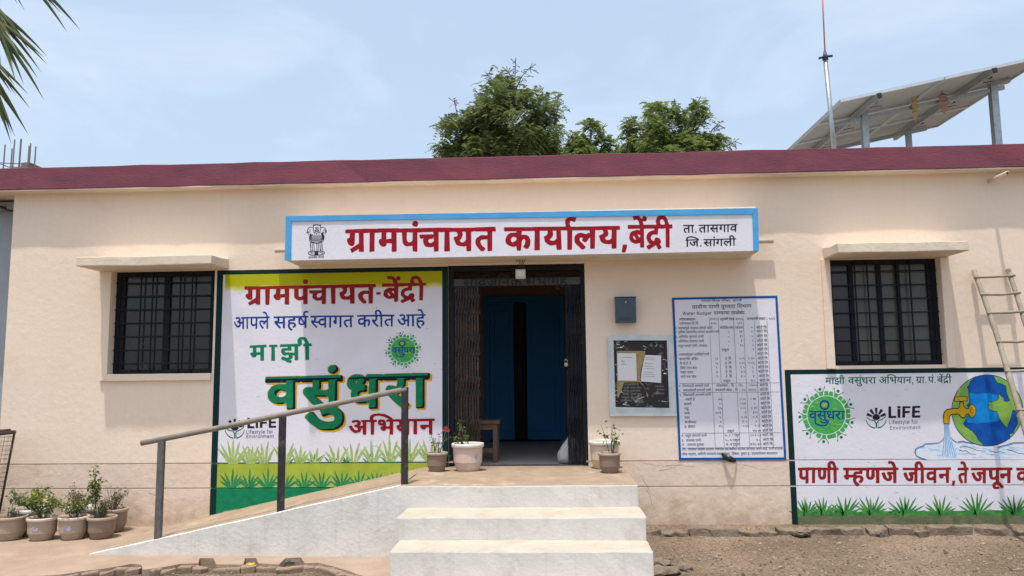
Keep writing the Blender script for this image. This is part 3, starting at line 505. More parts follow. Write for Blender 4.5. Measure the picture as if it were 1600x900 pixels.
22340:[552,[255,65,-93,67,493,149,-84,54,-122,45,-83,0,-56,0,-114,-16,-81,-21,-55,74,68,16,148,23,89,0,80,0,128,-25,124,-57,75,-48,1,225,-763,0,1,71,1133,0,1,-71,-205,0,1,-551,-161,0,1,234]],
22342:[520,[85,4,343,77,-88,9,-152,45,-94,78,1,59,0,44,62,63,51,22,66,29,192,26,119,0,11,0,1,95,-589,0,1,71,1069,0,1,-71,-315,0,1,-166,-97,0,-116,0,-142,-14,-49,-16,-44,-15,-50,-46,1,-32,0,-53,158,-69,165,0,12,0,24,0,15,1,-12,20,1,15,0,35,84,29,51,0,86,0,90,-49,1,-29,0,-32,-58,-35,-43,-9,24,-24,66,-51,51,-35,-133,-34,-42,34,-76,70,-23,27,-519,-139]],
30003:[0,[-337,615,-42,79,-82,91,-100,38,-67,0,-44,0,-68,-9,-27,-5,-47,73,78,14,105,0,108,0,158,-51,126,-123,57,-107],[-225,821,0,24,66,34,45,0,46,0,66,-34,1,-24,0,-24,-66,-34,-45,0,-44,0,-66,34]],
30004:[0,[-379,615,-42,35,-58,76,1,36,0,67,178,67,133,0,64,0,108,-13,41,-11,-43,-66,-34,9,-76,12,-43,0,-80,0,-84,-45,1,-35,0,-33,54,-63,51,-36]],
30014:[259,[179,551,-177,0,1,71,161,0,-24,22,-30,49,1,30,0,79,244,94,205,0,208,0,350,-70,288,-126,113,-85,-169,0,-340,209,-407,0,-154,0,-172,-59,1,-53,0,-29,38,-44,25,-17,217,0,1,-71,-205,0,1,-551,-161,0]],
30015:[259,[179,551,-177,0,1,71,161,0,-24,22,-30,49,1,31,0,79,256,93,219,0,228,0,380,-70,310,-127,121,-84,-173,0,-182,103,-414,106,-225,0,-170,0,-184,-59,1,-54,0,-28,38,-44,25,-17,217,0,1,-71,-205,0,1,-551,-161,0]],
30016:[259,[179,551,-177,0,1,71,161,0,-24,22,-30,49,1,31,0,80,268,92,231,0,250,0,412,-71,330,-126,127,-84,-177,0,-196,103,-450,106,-247,0,-184,0,-198,-58,1,-56,0,-28,38,-43,25,-17,217,0,1,-71,-205,0,1,-551,-161,0]],
30017:[259,[179,551,-177,0,1,71,161,0,-24,22,-30,49,1,31,0,80,280,92,243,0,270,0,444,-72,354,-126,133,-83,-181,0,-212,102,-486,107,-271,0,-200,0,-208,-58,1,-57,0,-27,38,-43,25,-17,217,0,1,-71,-205,0,1,-551,-161,0]],
30018:[259,[179,551,-177,0,1,71,161,0,-24,22,-30,49,1,31,0,81,292,91,257,0,290,0,474,-72,376,-127,139,-82,-183,0,-226,102,-526,107,-291,0,-436,0,1,-116,0,-26,38,-44,25,-16,217,0,1,-71,-205,0,1,-551,-161,0]],
30019:[259,[179,551,-177,0,1,71,161,0,-24,22,-30,49,1,31,0,82,304,90,269,0,312,0,506,-73,396,-126,147,-82,-189,0,-240,101,-560,108,-315,0,-230,0,-234,-56,1,-60,0,-26,38,-44,25,-16,217,0,1,-71,-205,0,1,-551,-161,0]],
32:[269],
40:[391,[251,296,0,80,64,174,114,162,73,60,173,0,-76,-77,-110,-166,-58,-161,1,-72,0,-65,52,-132,108,-148,85,-87,-171,0,-124,106,-126,219]],
41:[391,[111,-136,86,89,108,149,50,132,1,62,0,72,-60,161,-108,166,-75,77,171,0,74,-60,114,-162,64,-175,1,-79,0,-108,-130,-220,-121,-104]],
43:[648,[565,49,1,472,167,0,1,-472],[177,246,1,78,943,0,1,-78]],
44:[269,[107,-175,87,277,201,0,-151,-277]],
45:[648,[965,351,1,-81,-637,0,1,81]],
46:[269,[273,-6,-54,0,-78,38,1,28,0,27,78,38,55,0,56,0,76,-38,1,-27,0,-28,-76,-38]],
58:[269,[273,-6,-54,0,-78,38,1,28,0,27,78,38,55,0,56,0,76,-38,1,-27,0,-28,-76,-38],[273,389,-54,0,-78,38,1,28,0,27,78,39,55,0,56,0,76,-39,1,-27,0,-28,-76,-38]],
66:[654,[177,0,1,728,517,0,152,0,198,-53,96,-87,1,-53,0,-47,-66,-61,-108,-36,-63,-9,1,-7,68,-2,136,-43,92,-79,1,-57,0,-55,-102,-88,-214,-51,-171,0],[363,82,343,0,170,0,142,65,1,48,0,36,-74,62,-136,37,-93,0,-349,0],[363,408,321,0,78,0,126,31,74,56,1,38,0,47,-130,66,-141,0,-325,0]],
69:[601,[177,0,1,728,887,0,1,-82,-699,0,1,-238,653,0,1,-82,-651,0,1,-244,711,0,1,-82]],
70:[590,[177,0,1,728,881,0,1,-82,-693,0,1,-250,629,0,1,-82,-627,0,1,-314]],
76:[565,[177,0,1,728,187,0,1,-646,675,0,1,-82]],
87:[985,[449,0,-397,728,191,0,231,-447,20,-35,32,-74,32,-76,15,-40,-23,0,16,40,30,76,36,74,19,35,237,447,211,0,235,-447,20,-35,34,-74,34,-76,15,-40,-25,0,16,40,30,76,36,74,19,35,229,447,193,0,-397,-728,-215,0,-249,461,-24,45,-46,106,-21,69,41,0,-22,-65,-40,-103,-27,-52,-249,-461]],
97:[562,[461,-13,-104,0,-168,39,-100,76,1,53,0,47,74,59,124,33,150,17,77,5,98,6,124,7,58,17,1,20,1,3,0,34,-50,47,-102,26,-75,0,-78,0,-110,-25,-70,-36,-17,-19,-167,27,42,50,142,56,172,24,85,0,54,0,140,-13,130,-40,84,-76,1,-64,1,-360,-171,0,1,74,-11,0,-18,-19,-82,-40,-132,-28],[491,65,98,0,134,38,70,61,1,33,1,76,-10,-6,-72,-11,-92,-7,-88,-6,-25,-1,-62,-4,-110,-19,-68,-37,1,-31,0,-28,60,-39,100,-19]],
100:[612,[565,-12,-136,0,-210,70,-116,127,1,86,0,87,118,126,208,69,137,0,106,0,126,-35,68,-45,17,-15,15,0,1,270,177,0,1,-728,-169,0,1,84,-19,0,-16,-15,-70,-45,-126,-36],[591,67,100,0,136,52,70,93,1,60,0,61,-68,90,-138,51,-99,0,-104,0,-138,-54,-68,-91,1,-57,0,-57,70,-93,138,-55]],
101:[583,[615,-12,-158,0,-230,71,-124,126,1,84,0,84,120,127,222,73,149,0,88,0,168,-29,138,-64,82,-105,1,-75,1,-37,-847,0,1,74,755,0,-81,-27,0,54,-68,83,-132,48,-99,0,-98,0,-140,-49,-74,-77,1,-45,1,-49,0,-61,84,-84,150,-44,101,0,64,0,106,19,76,38,21,27,171,-23,-24,-41,-122,-63,-178,-35]],
102:[370,[663,546,1,-75,-641,0,1,75],[235,0,1,619,0,47,90,63,142,33,79,0,64,0,82,-11,19,-4,-47,-75,-14,2,-44,6,-35,0,-82,0,-74,-41,1,-40,1,-599]],
103:[613,[597,-216,-120,0,-178,31,-116,51,-33,30,143,45,24,-15,68,-38,118,-27,97,0,132,0,168,62,1,68,1,109,-15,0,-18,-16,-68,-42,-126,-33,-105,0,-130,0,-210,62,-120,119,1,85,0,85,118,124,210,69,137,0,106,0,126,-35,68,-45,19,-15,19,0,1,88,171,0,1,-560,0,-70,-126,-90,-216,-42],[593,87,100,0,136,45,70,86,1,59,0,58,-68,89,-138,50,-99,0,-104,0,-138,-53,-70,-89,1,-55,0,-56,70,-86,140,-48]],
105:[242,[155,0,1,546,177,0,1,-546],[245,635,-50,0,-72,34,1,24,0,25,72,33,51,0,50,0,72,-33,1,-25,0,-24,-72,-34]],
108:[275,[401,-4,-124,0,-122,66,1,59,1,607,177,0,1,-585,0,-38,36,-30,55,0,30,0,28,2,15,2,35,-75,-24,-3,-68,-5]],
109:[876,[155,0,1,546,173,0,1,-122,-13,0,22,44,98,58,130,30,71,0,118,0,148,-74,23,-59,-23,0,20,41,104,59,146,33,89,0,94,0,156,-41,94,-83,1,-64,1,-368,-175,0,1,366,0,59,-132,51,-87,0,-74,0,-106,-31,-58,-54,1,-35,1,-356,-175,0,1,375,0,45,-122,56,-91,0,-64,0,-112,-30,-68,-59,1,-43,1,-344]],
110:[591,[331,327,1,-327,-175,0,1,546,171,0,1,-132,-23,0,50,75,184,64,125,0,110,0,166,-46,94,-91,1,-69,1,-347,-175,0,1,339,0,63,-132,72,-113,0,-78,0,-126,-35,-72,-65]],
111:[600,[599,-12,-148,0,-224,71,-124,127,1,84,0,85,124,127,224,71,149,0,150,0,224,-71,126,-127,1,-85,0,-84,-126,-127,-224,-71],[599,67,110,0,144,57,68,92,1,54,0,54,-68,93,-144,57,-109,0,-108,0,-142,-57,-68,-93,1,-54,0,-54,68,-92,142,-57]],
114:[376,[155,0,1,546,171,0,1,-84,13,0,30,41,156,51,99,0,18,0,54,-1,17,-1,1,-88,-8,1,-62,4,-35,0,-78,0,-124,-33,-70,-57,1,-37,1,-342]],
115:[528,[527,-12,-112,0,-176,33,-114,64,-17,47,167,20,24,-45,130,-42,99,0,114,0,136,49,1,34,0,28,-80,38,-79,9,-181,22,-148,17,-146,74,1,58,0,46,106,72,182,41,117,0,114,0,156,-34,100,-59,25,-39,-159,-20,-22,29,-104,48,-105,0,-98,0,-130,-45,1,-34,0,-30,88,-37,97,-11,167,-20,148,-17,142,-74,1,-56,0,-48,-108,-75,-194,-43]],
116:[327,[585,546,1,-75,-563,0,1,75],[185,676,177,0,1,-534,0,-37,58,-34,71,0,16,0,52,4,23,2,37,-74,-28,-5,-68,-5,-33,0,-142,0,-158,75,1,67]],
117:[591,[525,-7,-110,0,-166,46,-94,91,1,69,1,347,177,0,1,-339,0,-63,132,-72,117,0,78,0,124,34,72,66,1,47,1,327,177,0,1,-546,-169,0,1,132,25,0,-50,-76,-188,-63]],
118:[562,[471,0,-417,546,195,0,233,-324,36,-50,52,-100,29,-47,-63,0,28,47,52,100,37,50,233,324,195,0,-417,-546]],
120:[546,[65,0,431,314,1,-67,-407,299,207,0,135,-106,54,-41,76,-71,43,-34,-91,0,42,34,70,71,53,41,141,106,201,0,-407,-303,1,65,427,-308,-203,0,-159,123,-52,40,-74,68,-39,32,93,0,-40,-32,-68,-68,-53,-40,-161,-123]],
121:[562,[137,-198,47,76,19,-2,54,-7,88,6,70,38,27,39,33,45,-417,549,195,0,233,-324,36,-51,52,-99,29,-47,-63,0,28,47,52,100,37,50,235,324,193,0,-479,-628,-34,-43,-92,-56,-124,-27,-75,0,-48,0,-68,7]]}

# ---- sign painter's lettering: letters are set side by side, thickened with a flat brush, and outlined again
import numpy as np
HALF, RAKAR, U_MATRA = 10000, 20000, 0x941
def glyph_contours(k):
    out = []
    for c in GLYPH[k][1:]:
        x = y = 0; l = []
        for i in range(0, len(c), 2):
            x += c[i] >> 1; y += c[i + 1]; l.append((x, y, c[i] & 1))
        out.append(l)
    return out
def set_line(s, sp):
    """-> [(glyph, x)], width; orders the vowel signs and joins the consonants"""
    out = []; x = 0; i = 0; extra = 0; last = -1
    short_i_signs = [k for k in range(30010, 30030) if k in GLYPH]
    reach = {k: max(p[0] for c in glyph_contours(k) for p in c) for k in short_i_signs}
    items = []
    while i < len(s):
        c = s[i]; o = ord(c)
        if c == ' ': items.append((None, 260)); i += 1; continue
        if c == '|': items.append((None, 30)); i += 1; continue
        if o < 128: items.append((None, 30)); items.append((o, None)); items.append((None, 30)); i += 1; continue
        if not 0x915 <= o <= 0x939: items.append((o, None)); i += 1; continue
        cl = [o]; i += 1
        while i + 1 < len(s) and ord(s[i]) == 0x94d: cl.append(ord(s[i + 1])); i += 2
        mt = []
        while i < len(s) and (0x93a <= ord(s[i]) <= 0x94c or ord(s[i]) in (0x901, 0x902)): mt.append(ord(s[i])); i += 1
        reph = len(cl) > 1 and cl[0] == 0x930
        if reph: cl = cl[1:]
        rk = len(cl) > 1 and cl[-1] == 0x930
        if rk: cl = cl[:-1]
        names = [HALF + k for k in cl[:-1]] + [cl[-1] + (RAKAR if rk else 0)]
        w = sum(GLYPH[k][0] for k in names)
        if 0x93f in mt: items.append((min(short_i_signs, key=lambda k: abs(reach[k] - (254 + w))), None))
        items += [(k, None) for k in names]
        for m in mt:
            if m == 0x93f or (m == 0x902 and 0x947 in mt): continue
            items.append((30003 if m == 0x947 and 0x902 in mt else m, None))
        if reph: items.append((30004, None))
    for k, adv in items:
        if k is None: x += adv; continue
        if x != last and GLYPH[k][0] > 0 and last >= 0: extra += sp
        last = x; out.append((k, x + extra)); x += GLYPH[k][0]
    return out, x + extra
def flatten(c, n=4):
    P = []
    for k in range(len(c)):
        a, b = c[k], c[(k + 1) % len(c)]; P.append(a)
        if not a[2] and not b[2]: P.append(((a[0] + b[0]) / 2, (a[1] + b[1]) / 2, 1))
    s = next(k for k, p in enumerate(P) if p[2]); P = P[s:] + P[:s]; P.append(P[0]); out = []; k = 0
    while k < len(P) - 1:
        a, b = P[k], P[k + 1]
        if b[2]: out.append(a[:2]); k += 1
        else:
            d = P[k + 2]
            for j in range(n):
                t = j / n; out.append(((1 - t) ** 2 * a[0] + 2 * t * (1 - t) * b[0] + t * t * d[0], (1 - t) ** 2 * a[1] + 2 * t * (1 - t) * b[1] + t * t * d[1]))
            k += 2
    return out
def raster(conts, W, H, SX=3):
    cnt = np.zeros((H, W * SX + 2), np.int32)
    for c in conts:
        a = np.array(c); b = np.roll(a, -1, 0)
        for (x0, y0), (x1, y1) in zip(a, b):
            if y0 == y1: continue
            d = 1
            if y0 > y1: x0, y0, x1, y1 = x1, y1, x0, y0; d = -1
            ya, yb = max(0, math.ceil(y0 - .5)), min(H - 1, math.ceil(y1 - .5) - 1)
            if yb < ya: continue
            ys_ = np.arange(ya, yb + 1); xx = np.clip(np.rint((x0 + (ys_ + .5 - y0) * (x1 - x0) / (y1 - y0)) * SX), 0, W * SX + 1).astype(int)
            cnt[ys_, xx] += d
    return (np.cumsum(cnt, 1) != 0)[:, :W * SX].reshape(H, W, SX).mean(2)
def shifted(a, dx, dy):
    b = np.zeros_like(a); H, W = a.shape
    b[max(0, dy):min(H, H + dy), max(0, dx):min(W, W + dx)] = a[max(0, -dy):min(H, H - dy), max(0, -dx):min(W, W - dx)]
    return b
def thicken(a, rx, ry, flatbrush):
    out = a.copy()
    for dy in range(-math.ceil(ry), math.ceil(ry) + 1):
        for dx in range(-math.ceil(rx), math.ceil(rx) + 1):
            u, v = abs(dx) / max(rx, .01), abs(dy) / max(ry, .01)
            if (u <= 1 and v <= 1 and u + v <= 1.55) if flatbrush else (u * u + v * v <= 1.02): np.maximum(out, shifted(a, dx, dy), out=out)
    return out
def soften(a, n=1):
    for _ in range(n):
        a = (shifted(a, 1, 0) + 2 * a + shifted(a, -1, 0)) / 4; a = (shifted(a, 0, 1) + 2 * a + shifted(a, 0, -1)) / 4
    return a
STEPS = {1: [(3, 0)], 2: [(0, 1)], 3: [(3, 1)], 4: [(1, 2)], 5: [(3, 2), (1, 0)], 6: [(0, 2)], 7: [(3, 2)], 8: [(2, 3)], 9: [(2, 0)], 10: [(0, 3), (2, 1)], 11: [(2, 1)], 12: [(1, 3)], 13: [(1, 0)], 14: [(0, 3)]}
def outline(a, lv=.5):
    b = a > lv; q = b[:-1, :-1] * 1 + b[:-1, 1:] * 2 + b[1:, 1:] * 4 + b[1:, :-1] * 8; seg = {}
    ys_, xs_ = np.nonzero((q > 0) & (q < 15))
    def key(x, y, e): return (x, y, 0) if e == 0 else (x + 1, y, 1) if e == 1 else (x, y + 1, 0) if e == 2 else (x, y, 1)
    for y, x in zip(ys_.tolist(), xs_.tolist()):
        for e0, e1 in STEPS[int(q[y, x])]: seg.setdefault(key(x, y, e0), []).append(key(x, y, e1))
    def pos(k):
        x, y, t = k; v0 = a[y, x]; v1 = a[y + 1, x] if t else a[y, x + 1]; f = (lv - v0) / (v1 - v0)
        return (x, y + f) if t else (x + f, y)
    loops = []
    while seg:
        k0 = k = next(iter(seg)); lp = []
        while seg.get(k):
            n = seg[k].pop()
            if not seg[k]: del seg[k]
            lp.append(pos(k)); k = n
            if k == k0: break
        if len(lp) > 4: loops.append(lp)
    return loops
def simplify(P, tol):
    A = np.array(P); n = len(P); b = int(((A - A[0]) ** 2).sum(1).argmax())
    def rec(i, j):
        if j <= i + 1: return []
        p, q = A[i], A[j % n]; d = q - p; l = math.hypot(*d) or 1; s = A[i + 1:j]
        dist = abs((s[:, 0] - p[0]) * d[1] - (s[:, 1] - p[1]) * d[0]) / l; k = int(dist.argmax())
        return rec(i, i + 1 + k) + [i + 1 + k] + rec(i + 1 + k, j) if dist[k] > tol else []
    return [P[i] for i in [0] + rec(0, b) + [b] + rec(b, n)]
WORDS = {}
def lettering(text, rx=0, ry=0, sp=0, flatbrush=False, S=.16, tol=.4, sx=1.0, latin=False, relief=False, least=3):
    """-> list of (loops, bounding box) per paint layer, in font units"""
    key = (text, rx, ry, sp, flatbrush, sx, relief)
    if key in WORDS: return WORDS[key]
    lo, TOP = (-620 if relief else -330), 1060
    if latin:
        x = 0; gl = []
        for ch in text: gl.append((ord(ch), x)); x += GLYPH[ord(ch)][0] + sp
        W0 = x
    else: gl, W0 = set_line(text, sp)
    M = 260; C = []
    for k, x0 in gl:
        for c in glyph_contours(k):
            if relief and k == U_MATRA: c = [((x - 22) * 1.35 + 40, (y - 11) * 1.5 - 10, o) for x, y, o in c]
            if k < 128 and not latin: c = [(x * .68, y * .68, o) for x, y, o in c]
            C.append([(((px + x0) * sx + M) * S, (TOP - py) * S) for px, py in flatten(c)])
    a = raster(C, int((W0 * sx + 2 * M + 300) * S) + 4, int((TOP - lo) * S) + 4)
    if rx or ry: a = thicken(a, rx * S, ry * S, flatbrush)
    layers = [a]
    if relief:      # yellow outline, dark body, green face shifted up and left
        ye = thicken(a, 11 * S, 11 * S, False); ye = np.maximum(ye, shifted(ye, round(30 * S), round(22 * S)))
        g = np.minimum(a, shifted(a, -round(54 * S), -round(34 * S))); y0 = int((TOP - 622) * S)
        g[int(y0 + 22 * S):int(y0 + 62 * S)] = 0
        g[int(y0 + 62 * S):int(y0 + 100 * S)] = np.minimum(g[int(y0 + 62 * S):int(y0 + 100 * S)], a[int(y0 + 130 * S)][None, :])
        layers = [ye, a, soften(g, 2)]
    res = []
    for a in layers:
        out = []
        for lp in outline(soften(a)):
            p = simplify(lp, tol)
            ar = sum(p[i][0] * p[(i + 1) % len(p)][1] - p[(i + 1) % len(p)][0] * p[i][1] for i in range(len(p))) / 2
            if len(p) >= 3 and abs(ar) >= least: out.append([(x / S - M, TOP - y / S) for x, y in p])
        res.append(out)
    ref = res[1] if relief else res[0]
    xs_ = [p[0] for l in ref for p in l]; ys_ = [p[1] for l in ref for p in l]
    bb = (min(xs_), max(xs_), min(ys_), max(ys_))
    WORDS[key] = [(r, bb) for r in res]
    return WORDS[key]
HEAD = dict(rx=42, ry=26, sp=66, flatbrush=True, sx=1.05, tol=.45)
HEAD_S = dict(HEAD, rx=30, sp=50)
FINE = dict(rx=21, ry=17, sp=20, S=.12)
MUR = dict(rx=40, ry=25, sp=70, flatbrush=True, tol=.45)
MUR_S = dict(MUR, rx=28, sp=50)
WELCOME = dict(rx=17, ry=14, sp=24)
MINE = dict(rx=40, ry=24, sp=170, sx=1.15)
CAMP = dict(rx=32, ry=22, sp=60)
RELIEF = dict(rx=54, ry=36, sp=92, sx=1.22, relief=True, tol=.5)
TEALW = dict(rx=20, ry=16, sp=24, S=.11, tol=.35)
SLOGAN = dict(rx=40, ry=26, sp=60, flatbrush=True, tol=.45)
LOGOW = dict(rx=22, ry=18, sp=10, S=.1)
GATEW = dict(rx=14, ry=14, sp=20, S=.1)
LIFEW = dict(rx=50, ry=36, sp=60, flatbrush=True, latin=True)
LATF = dict(rx=16, ry=14, sp=40, S=.1, tol=.35, latin=True)
LATB = dict(rx=18, ry=14, sp=50, S=.1, tol=.35, latin=True)
TABH = dict(rx=15, ry=15, sp=18, S=.09)
TAB = dict(rx=15, ry=15, sp=14, S=.075, tol=.42, least=1.5)
K = 'कोटी लि.'
# rows of the water table: photo row, then (text, left, right) along the board at 6.43 per photo pixel from column 1040
WATER_ROWS = [(469.8,[('सांगली जिल्हा परिषद, सांगली',357,765)]),
(498.5,[('लोकसंख्या',135,300),('४०१५',447,520),('पशुपक्षी संख्या',545,690),('३०५६',705,775),('जनावरांची संख्या',815,1003),('५५१',1038,1095)]),
(505.2,[('पर्जन्यमान मि.मि',135,327),('६५७',455,508),('५२९',720,768)]),
(512.2,[('१',100,110),('पावसामुळे उपलब्ध होणारे पाणी',125,470),('भौगोलिक क्षेत्र',545,685),('पर्जन्यमान',698,780),('०',860,873),(K,912,1020)]),
(518.4,[('२',98,110),('पुर्वीच्या तलावातील पाण्यात साठलेले पाणी',125,540),('x',625,637),('५७',738,770),('०',860,873),(K,915,1022)]),
(525.7,[('३',100,112),('जमिनीत मुरणारे पाणी',128,383),('x',625,637),('३१',745,772),('०',862,875),(K,917,1024)]),
(532.9,[('४',100,112),('जमिनीवर साठणारे पाणी',128,385),('x',625,637),('३',755,768),('६',870,883),(K,919,1026)]),
(539.9,[('५',102,114),('वाहून जाणारे पाणी (अपधाव)',128,418),('x',625,637),('१५',748,782),('०',872,885),(K,920,1026)]),
(546.7,[('एकूण',560,638),('१',875,885),(K,922,1028)]),
(553.4,[('६',105,117),('उपलब्धतेनुसार अडविलेले पाणी',133,438),(K,922,1030)]),
(560.4,[('कंपार्टमेंट बंडिंग',135,330),('३०',497,527),('हे. मि.',598,662),('०.०१',740,790),('०.३०',828,892),(K,924,1030)]),
(567.4,[('सि.सी.टी. हे.',142,258),('५',503,525),('हे. मि.',598,664),('०.०५',742,794),('०.१६',830,892),(K,926,1032)]),
(574.4,[('सिमेंट नाला बांध',145,312),('९',505,520),('हे. मि.',600,668),('१.५',752,795),('५',868,882),(K,930,1036)]),
(581.1,[('पाझर तलाव',148,278),('३',506,521),('हे. मि.',602,670),('३.५',755,800),('१',872,884),(K,932,1038)]),
(588.0,[('माती नाला बांध',150,307),('१',512,522),('हे. मि.',604,672),('३.५',756,802),('४',876,890),(K,938,1042)]),
(595.1,[('एकूण',578,652),('७.८',858,902),(K,942,1048)]),
(602.4,[('७',135,148),('पिण्यासाठी लागणारे पाणी',168,437),('लोकसंख्या x लि. x ३६५',508,778),('८०३००००',832,925),(K,945,1032)]),
(609.4,[('८',136,150),('जनावरांसाठी लागणारे पाणी',175,457),('जनावरांची संख्या x लि. x ३६५',498,808),('४७९५६',832,908),(K,947,1030)]),
(616.6,[('९',143,155),('पिकासाठी लागणारे पाणी',175,455),(K,950,1048)]),
(623.6,[('ज्वारी हे.',195,297),('४५',528,565),('०.५५',748,803),('२.७७',850,907),(K,953,1052)]),
(630.9,[('बाजरी',183,260),('०',538,552),('०.०४',750,803),('०',888,902),(K,956,1056)]),
(637.9,[('गहू',187,235),('१५',528,565),('०.५५',752,805),('०.४२',858,922),(K,958,1060)]),
(644.9,[('ऊस',187,243),('१८६',502,560),('१',795,806),('४०९',875,925),(K,962,1064)]),
(651.9,[('मका',188,243),('५',542,558),('०.०४',762,816),('०.१',876,922),(K,964,1066)]),
(658.9,[('भाजीपाला',190,307),('०',545,560),('०.५',768,822),('०',905,918),(K,966,1070)]),
(665.9,[('इ. हेक्टर',188,298),('१५',538,572),('०.५५',778,832),('२.३१',893,950),(K,968,1072)]),
(673.3,[('एकूण',618,690),('७५४.७७',875,955),(K,970,1075)]),
(680.2,[('अ',160,178),('एकूण लागणारे पाणी',197,412),('७+८+९ एकूण',598,745),('८०३.५२',850,960),(K,972,1080)]),
(687.6,[('ब',163,178),('उपलब्ध पाणी',205,355),('५+६ एकूण',602,747),('७.८',912,952),(K,976,1084)]),
(694.3,[('क',168,184),('पाण्याचा तुटवडा',215,385),('अ-ब एकूण',602,742),('७९५.७२',850,962),(K,978,1080)]),
(701.6,[('टिप: पाण्याचा ताळेबंद करताना गावातील सर्व बाबींचा समावेश करण्यात आला आहे, पाणी वापराचे',165,1175)]),
(709.0,[('पीक पद्धत, जमिनी पाण्याचे व्यवस्थापन, ठिबक, तुषार इ. उपाययोजना कराव्यात.',165,1128)])]
WATER_TABLE = [(t, 1040 + a / 6.43, 1040 + b / 6.43, y) for y, cs in WATER_ROWS for t, a, b in cs]
def letter(text, style, x0, x1, head0, head1, base0, base1, m, parent, y, name='lettering', cap=622.0, plane=None, layer=0):
    """write a word between photo columns x0..x1, head line and baseline given at both ends"""
    loops, bb = lettering(text, **style)[layer]
    old = WALLP[0]
    if plane is not None: WALLP[0] = plane
    def f(p):
        u = (p[0] - bb[0]) / (bb[1] - bb[0]); v = p[1] / cap
        X, Y = x0 + (x1 - x0) * u, (base0 + (base1 - base0) * u) * (1 - v) + (head0 + (head1 - head0) * u) * v
        k = min(.55, abs(base0 - head0) * .016)            # the painter's hand is not a ruler
        X += k * noise.noise(Vector((X * .16, Y * .16, 1))) * 2 + k * .5 * noise.noise(Vector((X * .7, Y * .7, 9))); Y += k * noise.noise(Vector((X * .16, Y * .16, 7))) * 2 + k * .5 * noise.noise(Vector((X * .7, Y * .7, 4)))
        return WP((X, Y), y)
    o = flat_mesh(name, [[f(p) for p in l] for l in loops], m, parent)
    WALLP[0] = old
    return o
# ================================================================== THE GROUND
GZ = -0.06
def ground_mat():
    m = bpy.data.materials.new('gravelly earth'); m.use_nodes = True
    n, l = m.node_tree.nodes, m.node_tree.links; b = n['Principled BSDF']
    b.inputs['Roughness'].default_value = 0.95; b.inputs['Specular IOR Level'].default_value = 0.15
    tc = n.new('ShaderNodeTexCoord')
    def nz(s, d=5):
        t = n.new('ShaderNodeTexNoise'); t.inputs['Scale'].default_value = s; t.inputs['Detail'].default_value = d
        l.new(tc.outputs['Object'], t.inputs['Vector']); return t.outputs['Fac']
    def ramp(src, stops):
        r = n.new('ShaderNodeValToRGB'); e = r.color_ramp.elements
        e[0].position, e[0].color = stops[0][0], (*stops[0][1], 1); e[1].position, e[1].color = stops[-1][0], (*stops[-1][1], 1)
        for p, c in stops[1:-1]: x = e.new(p); x.color = (*c, 1)
        l.new(src, r.inputs['Fac']); return r.outputs['Color']
    base = ramp(nz(0.9, 7), [(0.3, (0.13, 0.099, 0.072)), (0.5, (0.19, 0.147, 0.107)), (0.72, (0.26, 0.205, 0.152))])
    vor = n.new('ShaderNodeTexVoronoi'); vor.inputs['Scale'].default_value = 55; l.new(tc.outputs['Object'], vor.inputs['Vector'])
    sp = ramp(vor.outputs['Color'], [(0.1, (0.55, 0.52, 0.5)), (0.5, (0.95, 0.93, 0.9)), (0.95, (1.35, 1.3, 1.22))])
    mx = n.new('ShaderNodeMix'); mx.data_type = 'RGBA'; mx.blend_type = 'MULTIPLY'; mx.inputs['Factor'].default_value = 0.85
    l.new(base, mx.inputs['A']); l.new(sp, mx.inputs['B'])
    l.new(mx.outputs['Result'], b.inputs['Base Color'])
    bp = n.new('ShaderNodeBump'); bp.inputs['Strength'].default_value = 0.9; bp.inputs['Distance'].default_value = 0.012
    ad = n.new('ShaderNodeMath'); ad.operation = 'ADD'; l.new(vor.outputs['Distance'], ad.inputs[0]); l.new(nz(25, 4), ad.inputs[1])
    l.new(ad.outputs[0], bp.inputs['Height']); l.new(bp.outputs['Normal'], b.inputs['Normal'])
    return m
M_GROUND = ground_mat()
# one sheet: fine near the building, coarse out to the horizon
xs = [-1500, -400, -120, -40, -16] + [-8 + 0.16 * i for i in range(101)] + [16, 40, 120, 400, 1500]
ys = [-1500, -400, -120, -40, -16] + [-9 + 0.16 * i for i in range(57)] + [8, 40, 120, 400, 1500]
V = []; Fc = []
for y in ys:
    for x in xs:
        near = 1.0 if (-8.5 < x < 8.5 and -9.5 < y < 0.1) else 0.0
        z = GZ + near * (0.016 * noise.noise(Vector((x * .8, y * .8, 3))) + 0.008 * noise.noise(Vector((x * 4, y * 4, 1))))
        V.append((x, y, z))
nx = len(xs)
for j in range(len(ys) - 1):
    for i in range(nx - 1): Fc.append((j * nx + i, j * nx + i + 1, (j + 1) * nx + i + 1, (j + 1) * nx + i))
tag(mesh_obj('ground', V, Fc, M_GROUND, smooth=True), kind='structure')
# concrete apron on the left with a ragged front edge
edge_px = [(-140, 905), (20, 903), (100, 897), (131, 892), (160, 889), (184, 885), (205, 881), (221, 882), (223, 890), (250, 887), (282, 881), (310, 880), (312, 872), (333, 872), (338, 882), (380, 882), (383, 872), (400, 872), (404, 880), (436, 882), (446, 872), (470, 871), (476, 880), (497, 879), (520, 885), (545, 892), (560, 898), (590, 905)]
ep = [at_z(p[0], p[1], 0.0) for p in edge_px]
ep = [Vector((-14, ep[0].y - .1, 0))] + ep + [Vector((-1.2, -2.05, 0)), Vector((-1.1, 0.1, 0)), Vector((-14, 0.1, 0))]
bm = bmesh.new(); vs = [bm.verts.new(p) for p in ep]; f = bm.faces.new(vs)
r = bmesh.ops.extrude_face_region(bm, geom=[f])
for v in [g for g in r['geom'] if isinstance(g, bmesh.types.BMVert)]: v.co.z = -0.12
bmesh.ops.triangulate(bm, faces=[g for g in bm.faces if len(g.verts) > 4])
